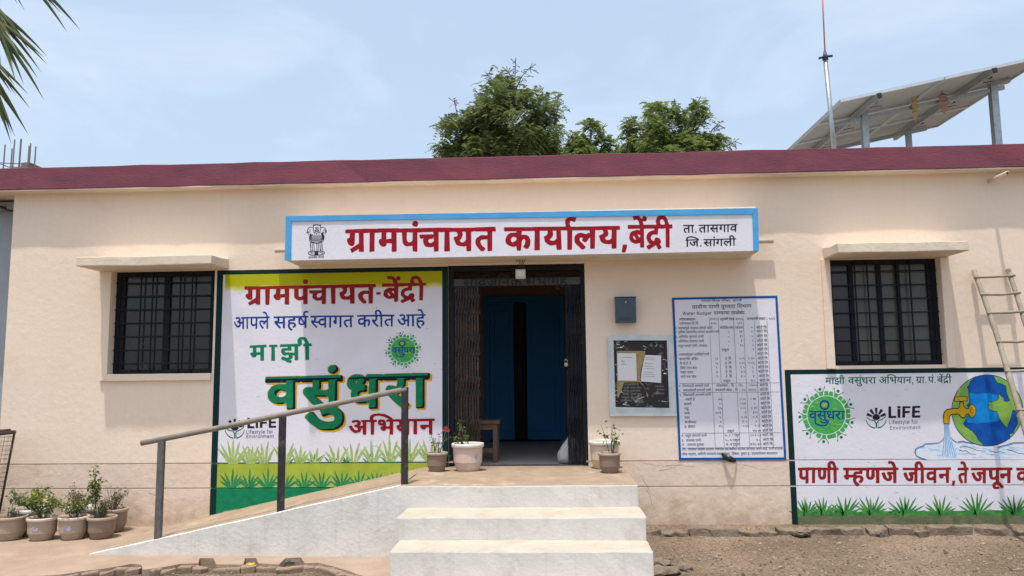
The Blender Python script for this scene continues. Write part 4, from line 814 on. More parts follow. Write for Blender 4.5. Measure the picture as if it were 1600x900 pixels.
tag(bm_obj('concrete_apron', bm, M_APRON), kind='structure')
# loose stones on the gravel, too many to count
rs = random.Random(3); V = []; Fc = []
def pebble(x, y, z, s, V, Fc, rr):
    b = len(V); a = rr.uniform(0, 6.28); ca, sa = math.cos(a), math.sin(a)
    for dx, dy, dz in ((1, 0, 0), (0, 1, 0), (-1, 0, 0), (0, -1, 0), (0, 0, .75), (0, 0, -.6)):
        k = s * rr.uniform(.6, 1.15); X = dx * k; Y = dy * k * .8
        V.append((x + X * ca - Y * sa, y + X * sa + Y * ca, z + dz * k))
    for t in ((0, 1, 4), (1, 2, 4), (2, 3, 4), (3, 0, 4), (1, 0, 5), (2, 1, 5), (3, 2, 5), (0, 3, 5)): Fc.append(tuple(b + i for i in t))
def gz(x, y): return GZ + 0.016 * noise.noise(Vector((x * .8, y * .8, 3))) + 0.008 * noise.noise(Vector((x * 4, y * 4, 1)))
fmi = []
for i in range(15000):
    if i % 4: x = rs.uniform(.73, 6.5); y = rs.uniform(-3.0, -0.36)
    else: x = rs.uniform(-5.5, -1.15); y = rs.uniform(-2.9, -1.4)
    s = 0.004 + 0.010 * rs.random() ** 4
    if rs.random() < .01: s = rs.uniform(.014, .028)
    pebble(x, y, gz(x, y) + s * .2, s, V, Fc, rs); fmi += [rs.choice((0, 0, 1, 2))] * 8
M_PEB = [mat('gravel tan', (0.26, 0.19, 0.125), .95, var=.3, vscale=40), mat('gravel dark', (0.12, 0.082, 0.052), .95, var=.3, vscale=40), mat('gravel pale', (0.38, 0.31, 0.23), .95, var=.3, vscale=40)]
tag(mesh_obj('gravel', V, Fc, None, mats=M_PEB, fm=fmi), kind='stuff')

# ================================================================== THE OFFICE BUILDING
office = thing('office_building', 'single storey cream office with maroon roof edge and a folding steel gate at its doorway', 'building')
LX, RX = -5.70, 6.6
ZG1, ZG2 = 0.618, 0.371          # the two plaster grooves, 13 mm high
GH = 0.014
WT = 3.50
openings = [(-4.572, -3.479, 1.537, 2.612), (2.824, 3.900, 1.542, 2.607), (-1.03, 0.37, 0.578, 2.612)]
def wall_front(name, z0, z1, m, wob=0.0, step=0.25):
    xs_ = sorted(set([LX, RX] + [o[0] for o in openings] + [o[1] for o in openings]))
    zs_ = sorted(set([z0, z1] + [z for o in openings for z in o[2:] if z0 < z < z1]))
    def ref(a):
        out = []
        for p, q in zip(a, a[1:]):
            k = max(1, round((q - p) / step)); out += [p + (q - p) * i / k for i in range(k)]
        return out + [a[-1]]
    xs_, zs_ = ref(xs_), ref(zs_); idx = {}; V = []; Fc = []
    def vid(i, j):
        if (i, j) not in idx:
            idx[(i, j)] = len(V); x, z = xs_[i], zs_[j]
            V.append((x, 0.0, z))
        return idx[(i, j)]
    for i in range(len(xs_) - 1):
        for j in range(len(zs_) - 1):
            cx, cz = (xs_[i] + xs_[i + 1]) / 2, (zs_[j] + zs_[j + 1]) / 2
            if any(o[0] < cx < o[1] and o[2] < cz < o[3] for o in openings): continue
            Fc.append((vid(i, j), vid(i + 1, j), vid(i + 1, j + 1), vid(i, j + 1)))
    return mesh_obj(name, V, Fc, m, office)
wall_front('wall', ZG1 + GH, WT, M_WALL)
wall_front('wall', ZG2 + GH, ZG1, M_LOWWALL)
wall_front('wall', -0.3, ZG2, M_LOWWALL)
for z in (ZG1, ZG2):             # recessed grooves with worn, wandering lips
    V = []; Fc = []; n = 120; doors = (-1.03, 0.37)
    for i in range(n + 1):
        x = LX + (RX - LX) * i / n
        w = 0.0025 * noise.noise(Vector((x * 6, z, 0)))
        for yy, zz in ((0.0, z + GH), (0.013, z + GH - .001 + w), (0.014, z + .004 + w), (0.0, z)): V.append((x, yy, zz))
    for i in range(n):
        x = LX + (RX - LX) * (i + .5) / n
        if doors[0] < x < doors[1]: continue
        for k in range(3):
            a = i * 4 + k; Fc.append((a + 1, a, a + 4, a + 5))
    mesh_obj('groove', V, Fc, M_LOWWALL, office)
# reveals of the openings
for (x0, x1, z0, z1) in openings:
    d = 0.16 if z0 > 1 else 0.23
    V = [(x0, 0, z0), (x1, 0, z0), (x1, 0, z1), (x0, 0, z1), (x0, d, z0), (x1, d, z0), (x1, d, z1), (x0, d, z1)]
    mesh_obj('reveal', V, [(0, 4, 5, 1), (1, 5, 6, 2), (2, 6, 7, 3), (3, 7, 4, 0)], M_WALL, office)
# side and back walls
mesh_obj('side_wall', [(LX, 0, -.3), (LX, 9, -.3), (LX, 9, WT), (LX, 0, WT)], [(0, 3, 2, 1)], M_WALL, office)
mesh_obj('side_wall', [(RX, 0, -.3), (RX, 9, -.3), (RX, 9, WT), (RX, 0, WT)], [(0, 1, 2, 3)], M_WALL, office)
mesh_obj('back_wall', [(LX, 9, -.3), (RX, 9, -.3), (RX, 9, WT), (LX, 9, WT)], [(0, 1, 2, 3)][::-1], M_WALL, office)
# roof slab: maroon front edge over a cream soffit
rough_box('roof_slab', -6.35, 7.2, -0.15, 9.3, 3.474, 3.712, M_FASCIA, office, bevel=.008, step=.3, amp=.006)
rough_box('soffit', -6.34, 7.19, -0.143, 9.2, 3.462, 3.476, M_TRIM, office, bevel=.002, step=1.2, amp=.001)
mesh_obj('roof_deck', [(-6.3, -.1, 3.722), (7.1, -.1, 3.722), (7.1, 9.2, 3.722), (-6.3, 9.2, 3.722)], [(0, 1, 2, 3)], M_ROOF, office)

# windows: raised plaster surround, frame, panes, grille bars
def window(x0, x1, z0, z1, flip):
    w = box('window', x0, x1, 0.075, 0.13, z0, z0 + 0.045, M_STEEL, office)   # bottom rail carries the rest
    def pt(nm, *a, **k): return box(nm, *a, w, **k)
    pt('frame', x0, x0 + .045, 0.075, 0.13, z0 + .045, z1, M_STEEL)
    pt('frame', x1 - .045, x1, 0.075, 0.13, z0 + .045, z1, M_STEEL)
    pt('frame', x0 + .045, x1 - .045, 0.075, 0.13, z1 - .05, z1, M_STEEL)
    W = x1 - x0
    if not flip: cuts = [(0.04, .085, M_STEEL), (.085, .47, M_GLASS), (.47, .53, M_STEEL), (.53, .93, M_GLASS), (.93, .96, M_STEEL)]
    else: cuts = [(.04, .20, M_GLASS), (.20, .24, M_STEEL), (.24, .46, M_GLASSL), (.46, .50, M_STEEL), (.50, .64, M_GLASSL), (.64, .67, M_STEEL), (.67, .92, M_GLASSL), (.92, .96, M_STEEL)]
    for a, b, m in cuts:
        if m is M_STEEL: pt('mullion', x0 + a * W, x0 + b * W, 0.085, 0.125, z0 + .045, z1 - .05, m)
        else:
            bm = box_bm(x0 + a * W, x0 + b * W, 0.108, 0.114, z0 + .045, z1 - .05)
            bm_obj('pane', bm, m, w)
    mesh_obj('dark_backing', [(x0, .155, z0), (x1, .155, z0), (x1, .155, z1), (x0, .155, z1)], [(0, 1, 2, 3)], M_STEEL, w)
    H = z1 - z0
    for k in range(7):
        z = z0 + .10 + (H - .17) * k / 6.4
        pt('grille_bar', x0 + .005, x1 - .005, 0.052, 0.058, z, z + .012, M_STEEL)
    for u in (.245, .36, .635, .75):
        pt('grille_bar', x0 + u * W, x0 + u * W + .012, 0.058, 0.070, z0 + .01, z1 - .01, M_STEEL)
    return w
window(-4.572, -3.479, 1.537, 2.612, False)
window(2.824, 3.900, 1.542, 2.607, True)
def surround(x0, x1, z0, z1, right=True, sill=True):
    rough_box('window_surround', x0 - .085, x0 - .001, -0.03, 0.012, z0 - (.07 if sill else .03), z1 + .0, M_WALL, office, bevel=.006, step=.3, amp=.002, seed=2)
    if right: rough_box('window_surround', x1 + .001, x1 + .085, -0.03, 0.012, z0 - (.07 if sill else .03), z1 + .0, M_WALL, office, bevel=.006, step=.3, amp=.002, seed=3)
    if sill: rough_box('window_sill', x0 + .001, x1 - .001, -0.032, 0.07, z0 - .072, z0 - .001, M_WALL, office, bevel=.006, step=.3, amp=.002, seed=4)
surround(-4.572, -3.479, 1.537, 2.612, right=False)
surround(2.824, 3.900, 1.542, 2.607, right=True, sill=False)
# sunshades: sloped tops, thicker at the wall
def shade(x0, x1, seed):
    o = rough_box('window_shade', x0, x1, -0.41, 0.03, 2.612, 2.705, M_TRIM, office, bevel=.008, step=.10, amp=.0045, seed=seed)
    for v in o.data.vertices:
        if v.co.z > 2.66:
            v.co.z += max(0, v.co.y + .2) * .12 + .006 * noise.noise(Vector((v.co.x * 5, seed, 0)))
    return o
shade(-4.72, -3.335, 1); shade(2.765, 3.985, 5)

# the room behind the doorway
RY = 2.82
def quad(nm, pts, m, par=office): return mesh_obj(nm, pts, [tuple(range(len(pts)))], m, par)
rx0, rx1 = -1.75, 0.95
quad('room_wall', [(rx0, .23, .58), (rx0, RY, .58), (rx0, RY, 3.2), (rx0, .23, 3.2)][::-1], M_ROOMW)
quad('room_wall', [(rx1, .23, .58), (rx1, RY, .58), (rx1, RY, 3.2), (rx1, .23, 3.2)], M_ROOMW)
quad('room_wall', [(rx0, .231, .58), (openings[2][0], .231, .58), (openings[2][0], .231, 3.2), (rx0, .231, 3.2)], M_ROOMW)
quad('room_wall', [(openings[2][1], .231, .58), (rx1, .231, .58), (rx1, .231, 3.2), (openings[2][1], .231, 3.2)], M_ROOMW)
quad('room_wall', [(openings[2][0], .231, 2.612), (openings[2][1], .231, 2.612), (openings[2][1], .231, 3.2), (openings[2][0], .231, 3.2)], M_ROOMW)
quad('room_ceiling', [(rx0, .23, 3.2), (rx1, .23, 3.2), (rx1, RY, 3.2), (rx0, RY, 3.2)], M_ROOMW)
quad('room_floor', [(rx0, .231, .578), (rx1, .231, .578), (rx1, RY, .578), (rx0, RY, .578)], M_ROOMF)
quad('threshold', [(openings[2][0], -.004, .5785), (openings[2][1], -.004, .5785), (openings[2][1], .231, .5785), (openings[2][0], .231, .5785)], M_ROOMF)
dx0, dx1, dzt = -0.90, 0.21, 2.565
quad('room_wall', [(rx0, RY, .58), (dx0, RY, .58), (dx0, RY, 3.2), (rx0, RY, 3.2)], M_ROOMW)
quad('room_wall', [(dx1, RY, .58), (rx1, RY, .58), (rx1, RY, 3.2), (dx1, RY, 3.2)], M_ROOMW)
quad('room_wall', [(dx0, RY, dzt), (dx1, RY, dzt), (dx1, RY, 3.2), (dx0, RY, 3.2)], M_ROOMW)
for a, b, c, d in ((dx0, dx0 + .07, .58, dzt), (dx1 - .07, dx1, .58, dzt), (dx0 + .07, dx1 - .07, dzt - .08, dzt)):
    box('door_frame', a, b, RY - .03, RY + .08, c, d, M_DOORB, office)
dl = box('inner_door', dx0 + .072, -.495, RY + .01, RY + .045, .60, dzt - .082, M_DOORB, office, bevel=.004)
for z in (.72, 1.62): box('door_panel', dx0 + .14, -.56, RY - .001, RY + .009, z, z + .75, M_DOORB, dl, bevel=.008)
dr = box('inner_door', -.315, dx1 - .072, RY + .01, RY + .045, .60, dzt - .082, M_DOORB, office, bevel=.004)
for z in (.72, 1.62): box('door_panel', -.25, dx1 - .14, RY - .001, RY + .009, z, z + .75, M_DOORB, dr, bevel=.008)
quad('dark_recess', [(dx0, RY + .6, .58), (dx1, RY + .6, .58), (dx1, RY + .6, 2.6), (dx0, RY + .6, 2.6)], mat('dim back room', (.06, .045, .04), .9))  # the unlit room's darkness is put into this dark brown sheet
quad('side_return', [(dx0, RY, .58), (dx0, RY + .6, .58), (dx0, RY + .6, 2.6), (dx0, RY, 2.6)], M_STEEL)  # dark colour stands in for unlit side walls, not real steel
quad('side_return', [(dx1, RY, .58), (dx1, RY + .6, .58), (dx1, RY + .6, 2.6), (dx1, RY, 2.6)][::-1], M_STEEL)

# steel gate: frame, fixed grille above, lettered lintel, two folded leaves
gx0, gx1 = -1.025, .365
gate = box('gate_frame', gx0, gx1, 0.02, 0.10, 2.55, 2.61, M_STEEL, office)
for a, b in ((gx0, gx0 + .05), (gx1 - .04, gx1)): box('gate_post', a, b, 0.02, 0.10, .58, 2.55, M_STEEL, gate)
box('gate_track', gx0 + .05, gx1 - .04, 0.03, 0.09, 2.40, 2.475, mat('grey steel lintel', (.05, .058, .06), .6, var=.3), gate)
box('bottom_rail', gx0 + .05, gx1 - .04, 0.03, 0.09, .579, .588, M_RUSTY, gate)
for k in range(1, 9): 
    x = gx0 + .05 + (gx1 - gx0 - .09) * k / 9
    box('grille_bar', x - .004, x + .004, 0.05, 0.058, 2.47, 2.55, M_STEEL, gate)
box('grille_bar', gx0 + .05, gx1 - .04, 0.046, 0.05, 2.505, 2.513, M_STEEL, gate)
letter('सार्वजनिक सभागृह', GATEW, 724, 887, 435.5, 432.5, 449, 446, mat('gate lettering black', (.004, .004, .006), .7), gate, 0.0, plane=0.026)
def leaf(x0, x1, n, m):
    g = box('folding_leaf', x0, x0 + .02, 0.045, 0.075, .59, 2.41, m, office)
    for k in range(1, n):
        x = x0 + (x1 - x0 - .02) * k / (n - 1)
        box('gate_bar', x, x + .018, 0.04 + .012 * (k % 2), 0.062 + .012 * (k % 2), .59, 2.41, m, g)
    w = (x1 - x0) / (n - 1)
    for row in range(4):
        bmx = bmesh.new(); zc = .95 + row * .42
        for k in range(n - 1):
            xa = x0 + .01 + k * w; xb = xa + w
            for s in (-1, 1):
                tube_bm([(xa, .036 - .003 * s, zc - s * .10), (xb, .036 - .003 * s, zc + s * .10)], .006, 5, bmx)
        bm_obj('lattice_strip', bmx, m, g)
    return g
leaf(gx0 + .055, -.72, 9, M_RUSTY)
lr = leaf(.17, gx1 - .045, 7, M_STEEL)

# lamp hung over the door and padlock on the gate
lamp = thing('door_lamp', 'small square pale lamp hanging on wires over the doorway', 'lamp', loc=(0, 0, 0))
a = at_y(813.5, 429, -.20)
box('lamp_box', a.x - .05, a.x + .05, -.235, -.185, a.z - .045, a.z + .05, M_LAMP, lamp, bevel=.008)
box('lamp_face', a.x - .036, a.x + .036, -.239, -.2345, a.z - .018, a.z + .036, mat('lamp lens', (.6, .62, .55), .3), lamp)
wire = bmesh.new()
for sx in (-.045, -.012, .02, .05): tube_bm([(a.x + sx, -.20, 2.63), (a.x + sx * .4 + .01, -.215, 2.60), (a.x + sx * .7, -.21, a.z + .045)], .0035, 5, wire)
bm_obj('wire', wire, M_RUSTY, lamp)
lock = thing('padlock', 'small round brass padlock hanging on the right gate leaf', 'padlock')
a = at_y(884.5, 570, .03)
bm = lathe_bm([(0.001, -.012), (.018, -.012), (.022, -.006), (.022, .006), (.018, .012), (.001, .012)], n=16)
bmesh.ops.rotate(bm, verts=bm.verts, matrix=Matrix.Rotation(math.pi / 2, 3, 'X')); bmesh.ops.translate(bm, verts=bm.verts, vec=(a.x, .022, a.z))
bm_obj('lock_body', bm, M_BRASS, lock, smooth=True)
tube('shackle', [(a.x - .012, .022, a.z + .015), (a.x - .012, .022, a.z + .045), (a.x, .022, a.z + .058), (a.x + .012, .022, a.z + .045), (a.x + .012, .022, a.z + .015)], .004, M_GALV, lock)

# ================================================================== NAME BOARD over the door
nb = thing('name_board', 'long white name board with sky blue border and red painted lettering above the doorway', 'sign')
BX0, BX1, BZ0, BZ1, BY = -2.59, 2.015, 2.632, 3.075, -.42
rough_box('beam', BX0, BX1, BY + .008, 0.02, BZ0, BZ1, M_TRIM, nb, bevel=.010, step=.3, amp=.003)
WALLP[0] = BY
out = [(447, 338), (1184, 325.5), (1185.5, 391.5), (445.5, 407)]
inn = [(456, 346), (1175, 334.5), (1177, 391.6), (455, 406.8)]
# the blue border is a painted lip standing a little proud of the white field
def solid(name, loop, m, par, y0, y1):      # a slab between the depths y0 and y1
    P = [WP(p, 0) for p in loop]; n = len(P); V = [Vector((p.x, y0, p.z)) for p in P] + [Vector((p.x, y1, p.z)) for p in P]
    Fc = [tuple(range(n)), tuple(range(2 * n - 1, n - 1, -1))] + [(i, i + n, (i + 1) % n + n, (i + 1) % n) for i in range(n)]
    bm = bmesh.new(); bv = [bm.verts.new(v) for v in V]
    for f in Fc: bm.faces.new([bv[i] for i in f])
    return bm_obj(name, bm, m, par)
def wob(p, q, n, a, seed):
    return [(p[0] + (q[0] - p[0]) * i / n, p[1] + (q[1] - p[1]) * i / n + a * noise.noise(Vector((i * .9, seed, 0)))) for i in range(n + 1)]
solid('white_field', [(455, 345), (1177, 333.5), (1178, 391.9), (455, 407.0)], M_WHITE, nb, BY - .001, BY + .006)
solid('blue_border', wob(out[0], out[1], 60, .5, 1) + [(1175.5, 334), (456, 345.8)][0:1] + wob((1175, 334.6), (456, 346), 40, .4, 2), M_BLUE, nb, BY - .012, BY + .004)
solid('blue_border', [(447, 338.3), (455.7, 346.2), (454.7, 407.2), (445.5, 407.4)], M_BLUE, nb, BY - .011, BY + .004)
solid('blue_border', [(1175.3, 334.9), (1184, 326), (1185.7, 391.7), (1177, 391.9)], M_BLUE, nb, BY - .011, BY + .004)
yl = .008
letter('ग्रामपंचायत', HEAD, 540, 774.5, 359.5, 356.5, 392.5, 391, M_RED, nb, yl)
letter('कार्यालय,', HEAD, 787.5, 980, 356.5, 354.2, 390.7, 386.8, M_RED, nb, yl)
letter('बेंद्री', HEAD_S, 981, 1050.7, 353, 352, 386, 385.2, M_RED, nb, yl)
letter('ता.तासगाव', FINE, 1067, 1152.3, 352, 350.4, 363.8, 362, M_BLACK, nb, yl)
letter('जि.सांगली', FINE, 1071, 1150, 374.6, 372.6, 385.5, 383.8, M_BLACK, nb, yl)
# lion capital emblem drawn in brush strokes
def em(x, y): return (460 + x / 10.0, 330 + y / 10.0)
E_ = []
def eb(pts, w, w1=None): E_.append(stroke([em(*p) for p in pts], w, w1))
eb([(295, 215), (300, 300), (310, 350)], 1.0); eb([(410, 215), (405, 300), (395, 350)], 1.0); eb([(292, 222), (350, 212), (412, 222)], 1.5)
eb([(300, 215), (296, 205)], 1); eb([(405, 215), (412, 203)], 1)
eb([(320, 260), (345, 250), (380, 262)], .8); eb([(330, 270), (345, 268)], 1.2); eb([(362, 268), (380, 270)], 1.2); eb([(350, 270), (352, 292)], .8)
eb([(318, 300), (350, 292), (385, 300), (372, 318), (335, 318), (318, 300)], 1.3); eb([(315, 330), (350, 348), (388, 330)], 1.0)
eb([(290, 260), (250, 245), (220, 265), (205, 300), (195, 330), (215, 350), (235, 372), (262, 350)], .9); eb([(225, 300), (250, 290), (245, 320), (222, 335)], .8); eb([(200, 330), (225, 322)], 1.4)
eb([(415, 260), (450, 245), (480, 265), (498, 300), (503, 330), (480, 345), (455, 335), (440, 320)], .9); eb([(470, 275), (455, 300), (485, 310)], .8); eb([(488, 300), (492, 335)], 1.6)
eb([(262, 350), (235, 400), (240, 470), (262, 492)], 1.0, .8); eb([(440, 330), (468, 400), (455, 455), (430, 490)], 1.2, .8)
for x in range(265, 440, 16): eb([(x, 365 + 8 * math.sin(x)), (x + 4, 420), (x + 1, 478)], .7, 1.0)
for x in range(430, 462, 9): eb([(x - 10, 340), (x, 400), (x - 6, 450)], .8)
for x in range(235, 265, 9): eb([(x + 14, 365), (x, 410), (x + 6, 460)], .7)
eb([(250, 480), (300, 492), (350, 500), (400, 490), (432, 474)], 1.5)
for xs2 in ((245, 262), (275, 290), (300, 312), (345, 352), (368, 372), (395, 405), (430, 437)): eb([(xs2[0], 490), (xs2[0] + 8, 550), (xs2[1], 622)], .9)
eb([(252, 500), (262, 560), (255, 620)], .7); eb([(415, 500), (422, 560), (412, 620)], .7)
eb([(225, 635), (280, 622), (350, 628), (430, 622), (470, 640), (472, 660), (430, 682), (340, 688), (260, 685), (222, 668), (225, 635)], 1.2)
eb([(250, 650), (280, 640), (300, 660), (270, 668), (250, 650)], .7); eb([(390, 650), (430, 640), (450, 655), (420, 668)], .7)
for x in range(318, 372, 12): eb([(x, 635), (x + 6, 655), (x, 680)], 1.3)
strokes('emblem', E_, M_BLACK, nb, yl)
letter('सत्यमेव जयते', FINE, 482, 506.5, 401, 400, 404, 403, M_GREY, nb, yl, name='emblem_motto')
WALLP[0] = 0.0
tag(tube('conduit_pipe', [at_y(430, 391.5, -.07), at_y(620, 386, -.07), at_y(900, 381.5, -.07), at_y(1208, 376.5, -.07)], .024, M_PVC, n=12), 'cream pipe running behind the name board, both ends sticking out', 'pipe')

# ================================================================== LEFT MURAL
def band(name, x0z, x1z, ztop, zbot, m, par, y):
    """upright-edged paint band between x(z) edges given as ((x at top),(x at bottom)) pairs"""
    return mesh_obj(name, [(x0z[0], -y * PAINT, ztop), (x1z[0], -y * PAINT, ztop), (x1z[1], -y * PAINT, zbot), (x0z[1], -y * PAINT, zbot)], [(3, 2, 1, 0)], m, par)
lm = thing('welcome_mural', 'tall white welcome mural with dark green border, red and green lettering, left of the doorway', 'mural')
mx0, mx1 = -3.452, -1.032
def lev(z, a, b): return (a, b)
GT1, GB1 = ZG1 + GH, ZG1
GT2, GB2 = ZG2 + GH, ZG2
MZ = 2.603
def tri_bands(par, x0, x1, ztop, zbot, m1, m2, m3, y=.002, grooves=(None, None)):
    band('white_field', (x0, x0), (x1, x1), ztop, GT1, m1, par, y)
    band('painted_band', (x0, x0), (x1, x1), GB1, GT2, m2, par, y)
    band('painted_band', (x0, x0), (x1, x1), GB2, zbot, m3, par, y)
    for zz, mg in ((GB1, grooves[0]), (GB2, grooves[1])):
        mesh_obj('groove_paint', [(x0, .0118, zz + .006), (x1, .0118, zz + .006), (x1, .0105, zz + GH - .003), (x0, .0105, zz + GH - .003)], [(0, 1, 2, 3)], mg, par)
        mesh_obj('groove_paint', [(x0, -.0004, zz + .0006), (x1, -.0004, zz + .0006), (x1, .0112, zz + .0062), (x0, .0112, zz + .0062)], [(0, 1, 2, 3)], mg, par)
tri_bands(lm, mx0, mx1, MZ, -.05, M_WHITE, M_LIME, M_GRN, grooves=(M_LEAF2, M_GRN))
# border, cut at the grooves
bw = .062
for zt, zb in ((MZ, GT1), (GB1, GT2), (GB2, -.05)):
    band('border', (mx0 - .003, mx0 - .003), (mx0 + bw, mx0 + bw), zt, zb, M_BORDG, lm, .006)
    band('border', (mx1 - bw * .95, mx1 - bw * .95), (mx1 + .003, mx1 + .003), zt, zb, M_BORDG, lm, .006)
band('border', (mx0 + bw, mx0 + bw), (mx1 - bw * .95, mx1 - bw * .95), MZ, MZ - .045, M_BORDG, lm, .0058)
paint('olive_stripe', [[(352, 425.5)] + [(695, 420)] + wob((695.5, 451), (351.5, 458), 20, 1.0, 4)], M_FADE, lm, .0035)
y = .0065
letter('ग्रामपंचायत', MUR, 382, 587.5, 448.8, 444.8, 475.4, 473.2, M_RED2, lm, y)
paint('lettering', [[(588, 456.5), (594.8, 456.3), (594.6, 460.3), (588, 460.6)]], M_RED2, lm, y)
letter('बेंद्री', MUR_S, 597, 666, 444.3, 442.8, 471.8, 467.8, M_RED2, lm, y)
for k, (a, b) in enumerate(((365.2, 421.5), (427.5, 482), (485, 552.5), (558, 616.5), (621, 665))):
    ya = 495.8 - (a - 365) * .0155; yb = 495.8 - (b - 365) * .0155
    letter('आपले सहर्ष स्वागत करीत आहे'.split()[k], WELCOME, a, b, ya, yb, ya + 18.2, yb + 18.0, M_NAVY, lm, y)
letter('माझी', MINE, 390, 487, 540.3, 537.5, 563.6, 561.7, M_GRN, lm, y)
for j, mm in enumerate((M_YEL, M_DNAVY, M_GRN)):
    letter('वसुं|धरा', RELIEF, 414.5, 672.5, 591.5, 585.3, 638.5, 635.5, mm, lm, y + .0015 * j, layer=j)
letter('अभियान', CAMP, 545, 679.5, 657.3, 654.6, 678.7, 677.8, M_RED, lm, y + .005)
def life_logo(cx, cy, r, par, y):
    dk = []
    for a in (90, 55, 125, 22, 158):
        w = 9 if a != 90 else 8
        r0, r1 = r * .44, r * 1.0
        dk.append([(cx + rr * math.cos(math.radians(a + s * w * k)), cy - rr * math.sin(math.radians(a + s * w * k))) for rr, s, k in ((r0, -1, 1.3), (r1, -1, 1), (r1, 1, 1), (r0, 1, 1.3))])
    dk.append(ell(cx, cy - r * .02, r * .38, r * .38, n=20, a0=-8, a1=188) + [(cx - r * .2, cy + r * .18), (cx, cy + r * .26), (cx + r * .2, cy + r * .18)])
    paint('logo_sun', dk, M_PLUM, par, y)
    S = [stroke(ell(cx, cy, r, n=22, a0=190, a1=262), 1.0, 2.0), stroke(ell(cx, cy, r, n=22, a0=278, a1=350), 2.0, 1.0),
         stroke([(cx - r * .95, cy - r * .05), (cx - r * .6, cy + r * .18), (cx - r * .2, cy + r * .26), (cx, cy + r * .55), (cx, cy + r)], 1.1, 2.2),
         stroke([(cx + r * .95, cy - r * .15), (cx + r * .6, cy + r * .12), (cx + r * .25, cy + r * .26), (cx + r * .05, cy + r * .5), (cx + r * .02, cy + r)], 1.1, 2.0),
         stroke([(cx + r * .22, cy + r * .5), (cx + r * .2, cy + r * .8), (cx + r * .3, cy + r * .96)], .8, .8)]
    strokes('logo_leaf', S, M_TEAL, par, y)
life_logo(366.9, 669.5, 15.2, lm, y)
letter('LiFE', LIFEW, 386.5, 431.5, 653.5, 652.3, 668.6, 667.6, M_PLUM, lm, y, cap=727)
letter('Lifestyle for', LATF, 385, 426.5, 672.2, 671.4, 677.6, 677, M_GREY, lm, y, cap=727)
letter('Environment', LATF, 385, 428, 679.2, 678.8, 684.6, 684.2, M_GREY, lm, y, cap=727)
# the toothed emblem with raised-arm figures all round
def gear(cx, cy, rin, n, a0, par, y, text):
    P = []; k = rin / 30.6
    def pol(r, a): return (cx + r * math.cos(math.radians(a)), cy - r * math.sin(math.radians(a)))
    st = []
    for i in range(n):
        a = a0 + i * 360 / n
        for s in (-1, 1):
            c = a + s * 13.5 * 9 / n * 1.02
            P.append([pol(31.3 * k, c - 6.5), pol(37 * k, c - 4.8), pol(38 * k, c - 3.5), pol(38 * k, c + 3.5), pol(37 * k, c + 4.8), pol(31.3 * k, c + 6.5)])
        P.append([pol(31.3 * k, a - 5), pol(36 * k, a - 5.5), pol(38.5 * k, a - 6.5), pol(37.8 * k, a), pol(38.5 * k, a + 6.5), pol(36 * k, a + 5.5), pol(31.3 * k, a + 5)])
        for s in (-1, 1):
            st.append(stroke([pol(37 * k, a + s * 5), pol(44 * k, a + s * 10)], 1.5 * k, .8 * k))
    gb = paint('gear_figures', P, M_LOGOG, par, y)
    tag(strokes('figure_arms', st, M_LOGOG, par, y + .0003), kind='stuff')
    paint('figure_heads', [ell(*pol(42 * k, a0 + i * 360 / n), 2.4 * k, n=12) for i in range(n)], M_TEAL, par, y + .0006)
    strokes('figure_hands', [stroke([pol(43 * k, a0 + i * 360 / n + s * 9.4), pol(45.5 * k, a0 + i * 360 / n + s * 10.8)], 1.9 * k, .9 * k) for i in range(n) for s in (-1, 1)], M_GREY, par, y + .0006)
    paint('gear_disc', [ell(cx, cy, 30 * k, n=48)], M_LOGOG, par, y + .0006)
    r3 = random.Random(int(cx)); bl = []
    for _ in range(9):
        rr = r3.uniform(8, 22) * k; a = r3.choice((r3.uniform(20, 160), r3.uniform(200, 340))); q = pol(rr + 4 * k, a)
        bl.append(stroke([(q[0] - 3.5 * k, q[1]), (q[0], q[1] - 1.2 * k), (q[0] + 3.2 * k, q[1] + .5 * k)], r3.uniform(1.5, 3) * k, .8 * k))
    tag(strokes('gear_mottling', bl, M_LIME, par, y + .0010), kind='stuff')
    paint('emblem_sun', ring(cx - 3 * k, cy - 16 * k, 5.2 * k, 8 * k, 24), M_NAVY, par, y + .0024)
    paint('emblem_sun', [ell(cx - 3 * k, cy - 16 * k, 3.6 * k, 2.8 * k, 12)], M_LIME, par, y + .0022)
    letter('वसुंधरा', LOGOW, cx - 27.5 * k, cx + 29.5 * k, cy - 6.5 * k, cy - 6.8 * k, cy + 7.4 * k, cy + 7 * k, M_NAVY, par, y + .0026)
    strokes('lettering_swash', [stroke([(cx - 18 * k, cy + 6 * k), (cx - 17 * k, cy + 13 * k), (cx - 9 * k, cy + 16.5 * k), (cx - 1 * k, cy + 16 * k), (cx + 3 * k, cy + 11 * k), (cx + 2 * k, cy + 7 * k)], 2.6 * k, 2.4 * k)], M_NAVY, par, y + .0028)
gear(630.1, 547, 19.6, 8, 100, lm, y, True)
# painted grass
def blades(cx, by, n, h, spread, r, lean=0.0, w=3.2, lo=.45):
    out = []
    for i in range(n):
        u = (i / (n - 1) - .5) * 2 if n > 1 else 0
        a = u * spread + r.uniform(-.09, .09) + lean; L = h * (1 - .35 * abs(u)) * r.uniform(.75, 1.1)
        x0 = cx + u * w * 1.2; dx, dy = math.sin(a), -math.cos(a); c = .18 * u * L
        pts = [(x0 + dx * L * t + c * t * t, by + dy * L * t) for t in (0, .3, .6, .85, 1.0)]
        ws = [lo * w, w, w * .95, w * .55, .15]; Lf, Rt = [], []
        for (x, yv), ww in zip(pts, ws):
            Lf.append((x - ww / 2 * math.cos(a), yv - ww / 2 * math.sin(a))); Rt.append((x + ww / 2 * math.cos(a), yv + ww / 2 * math.sin(a)))
        out.append(Lf + Rt[::-1])
    return out
rg = random.Random(11)
top = lambda x: 726.2 - (x - 340) * .0165
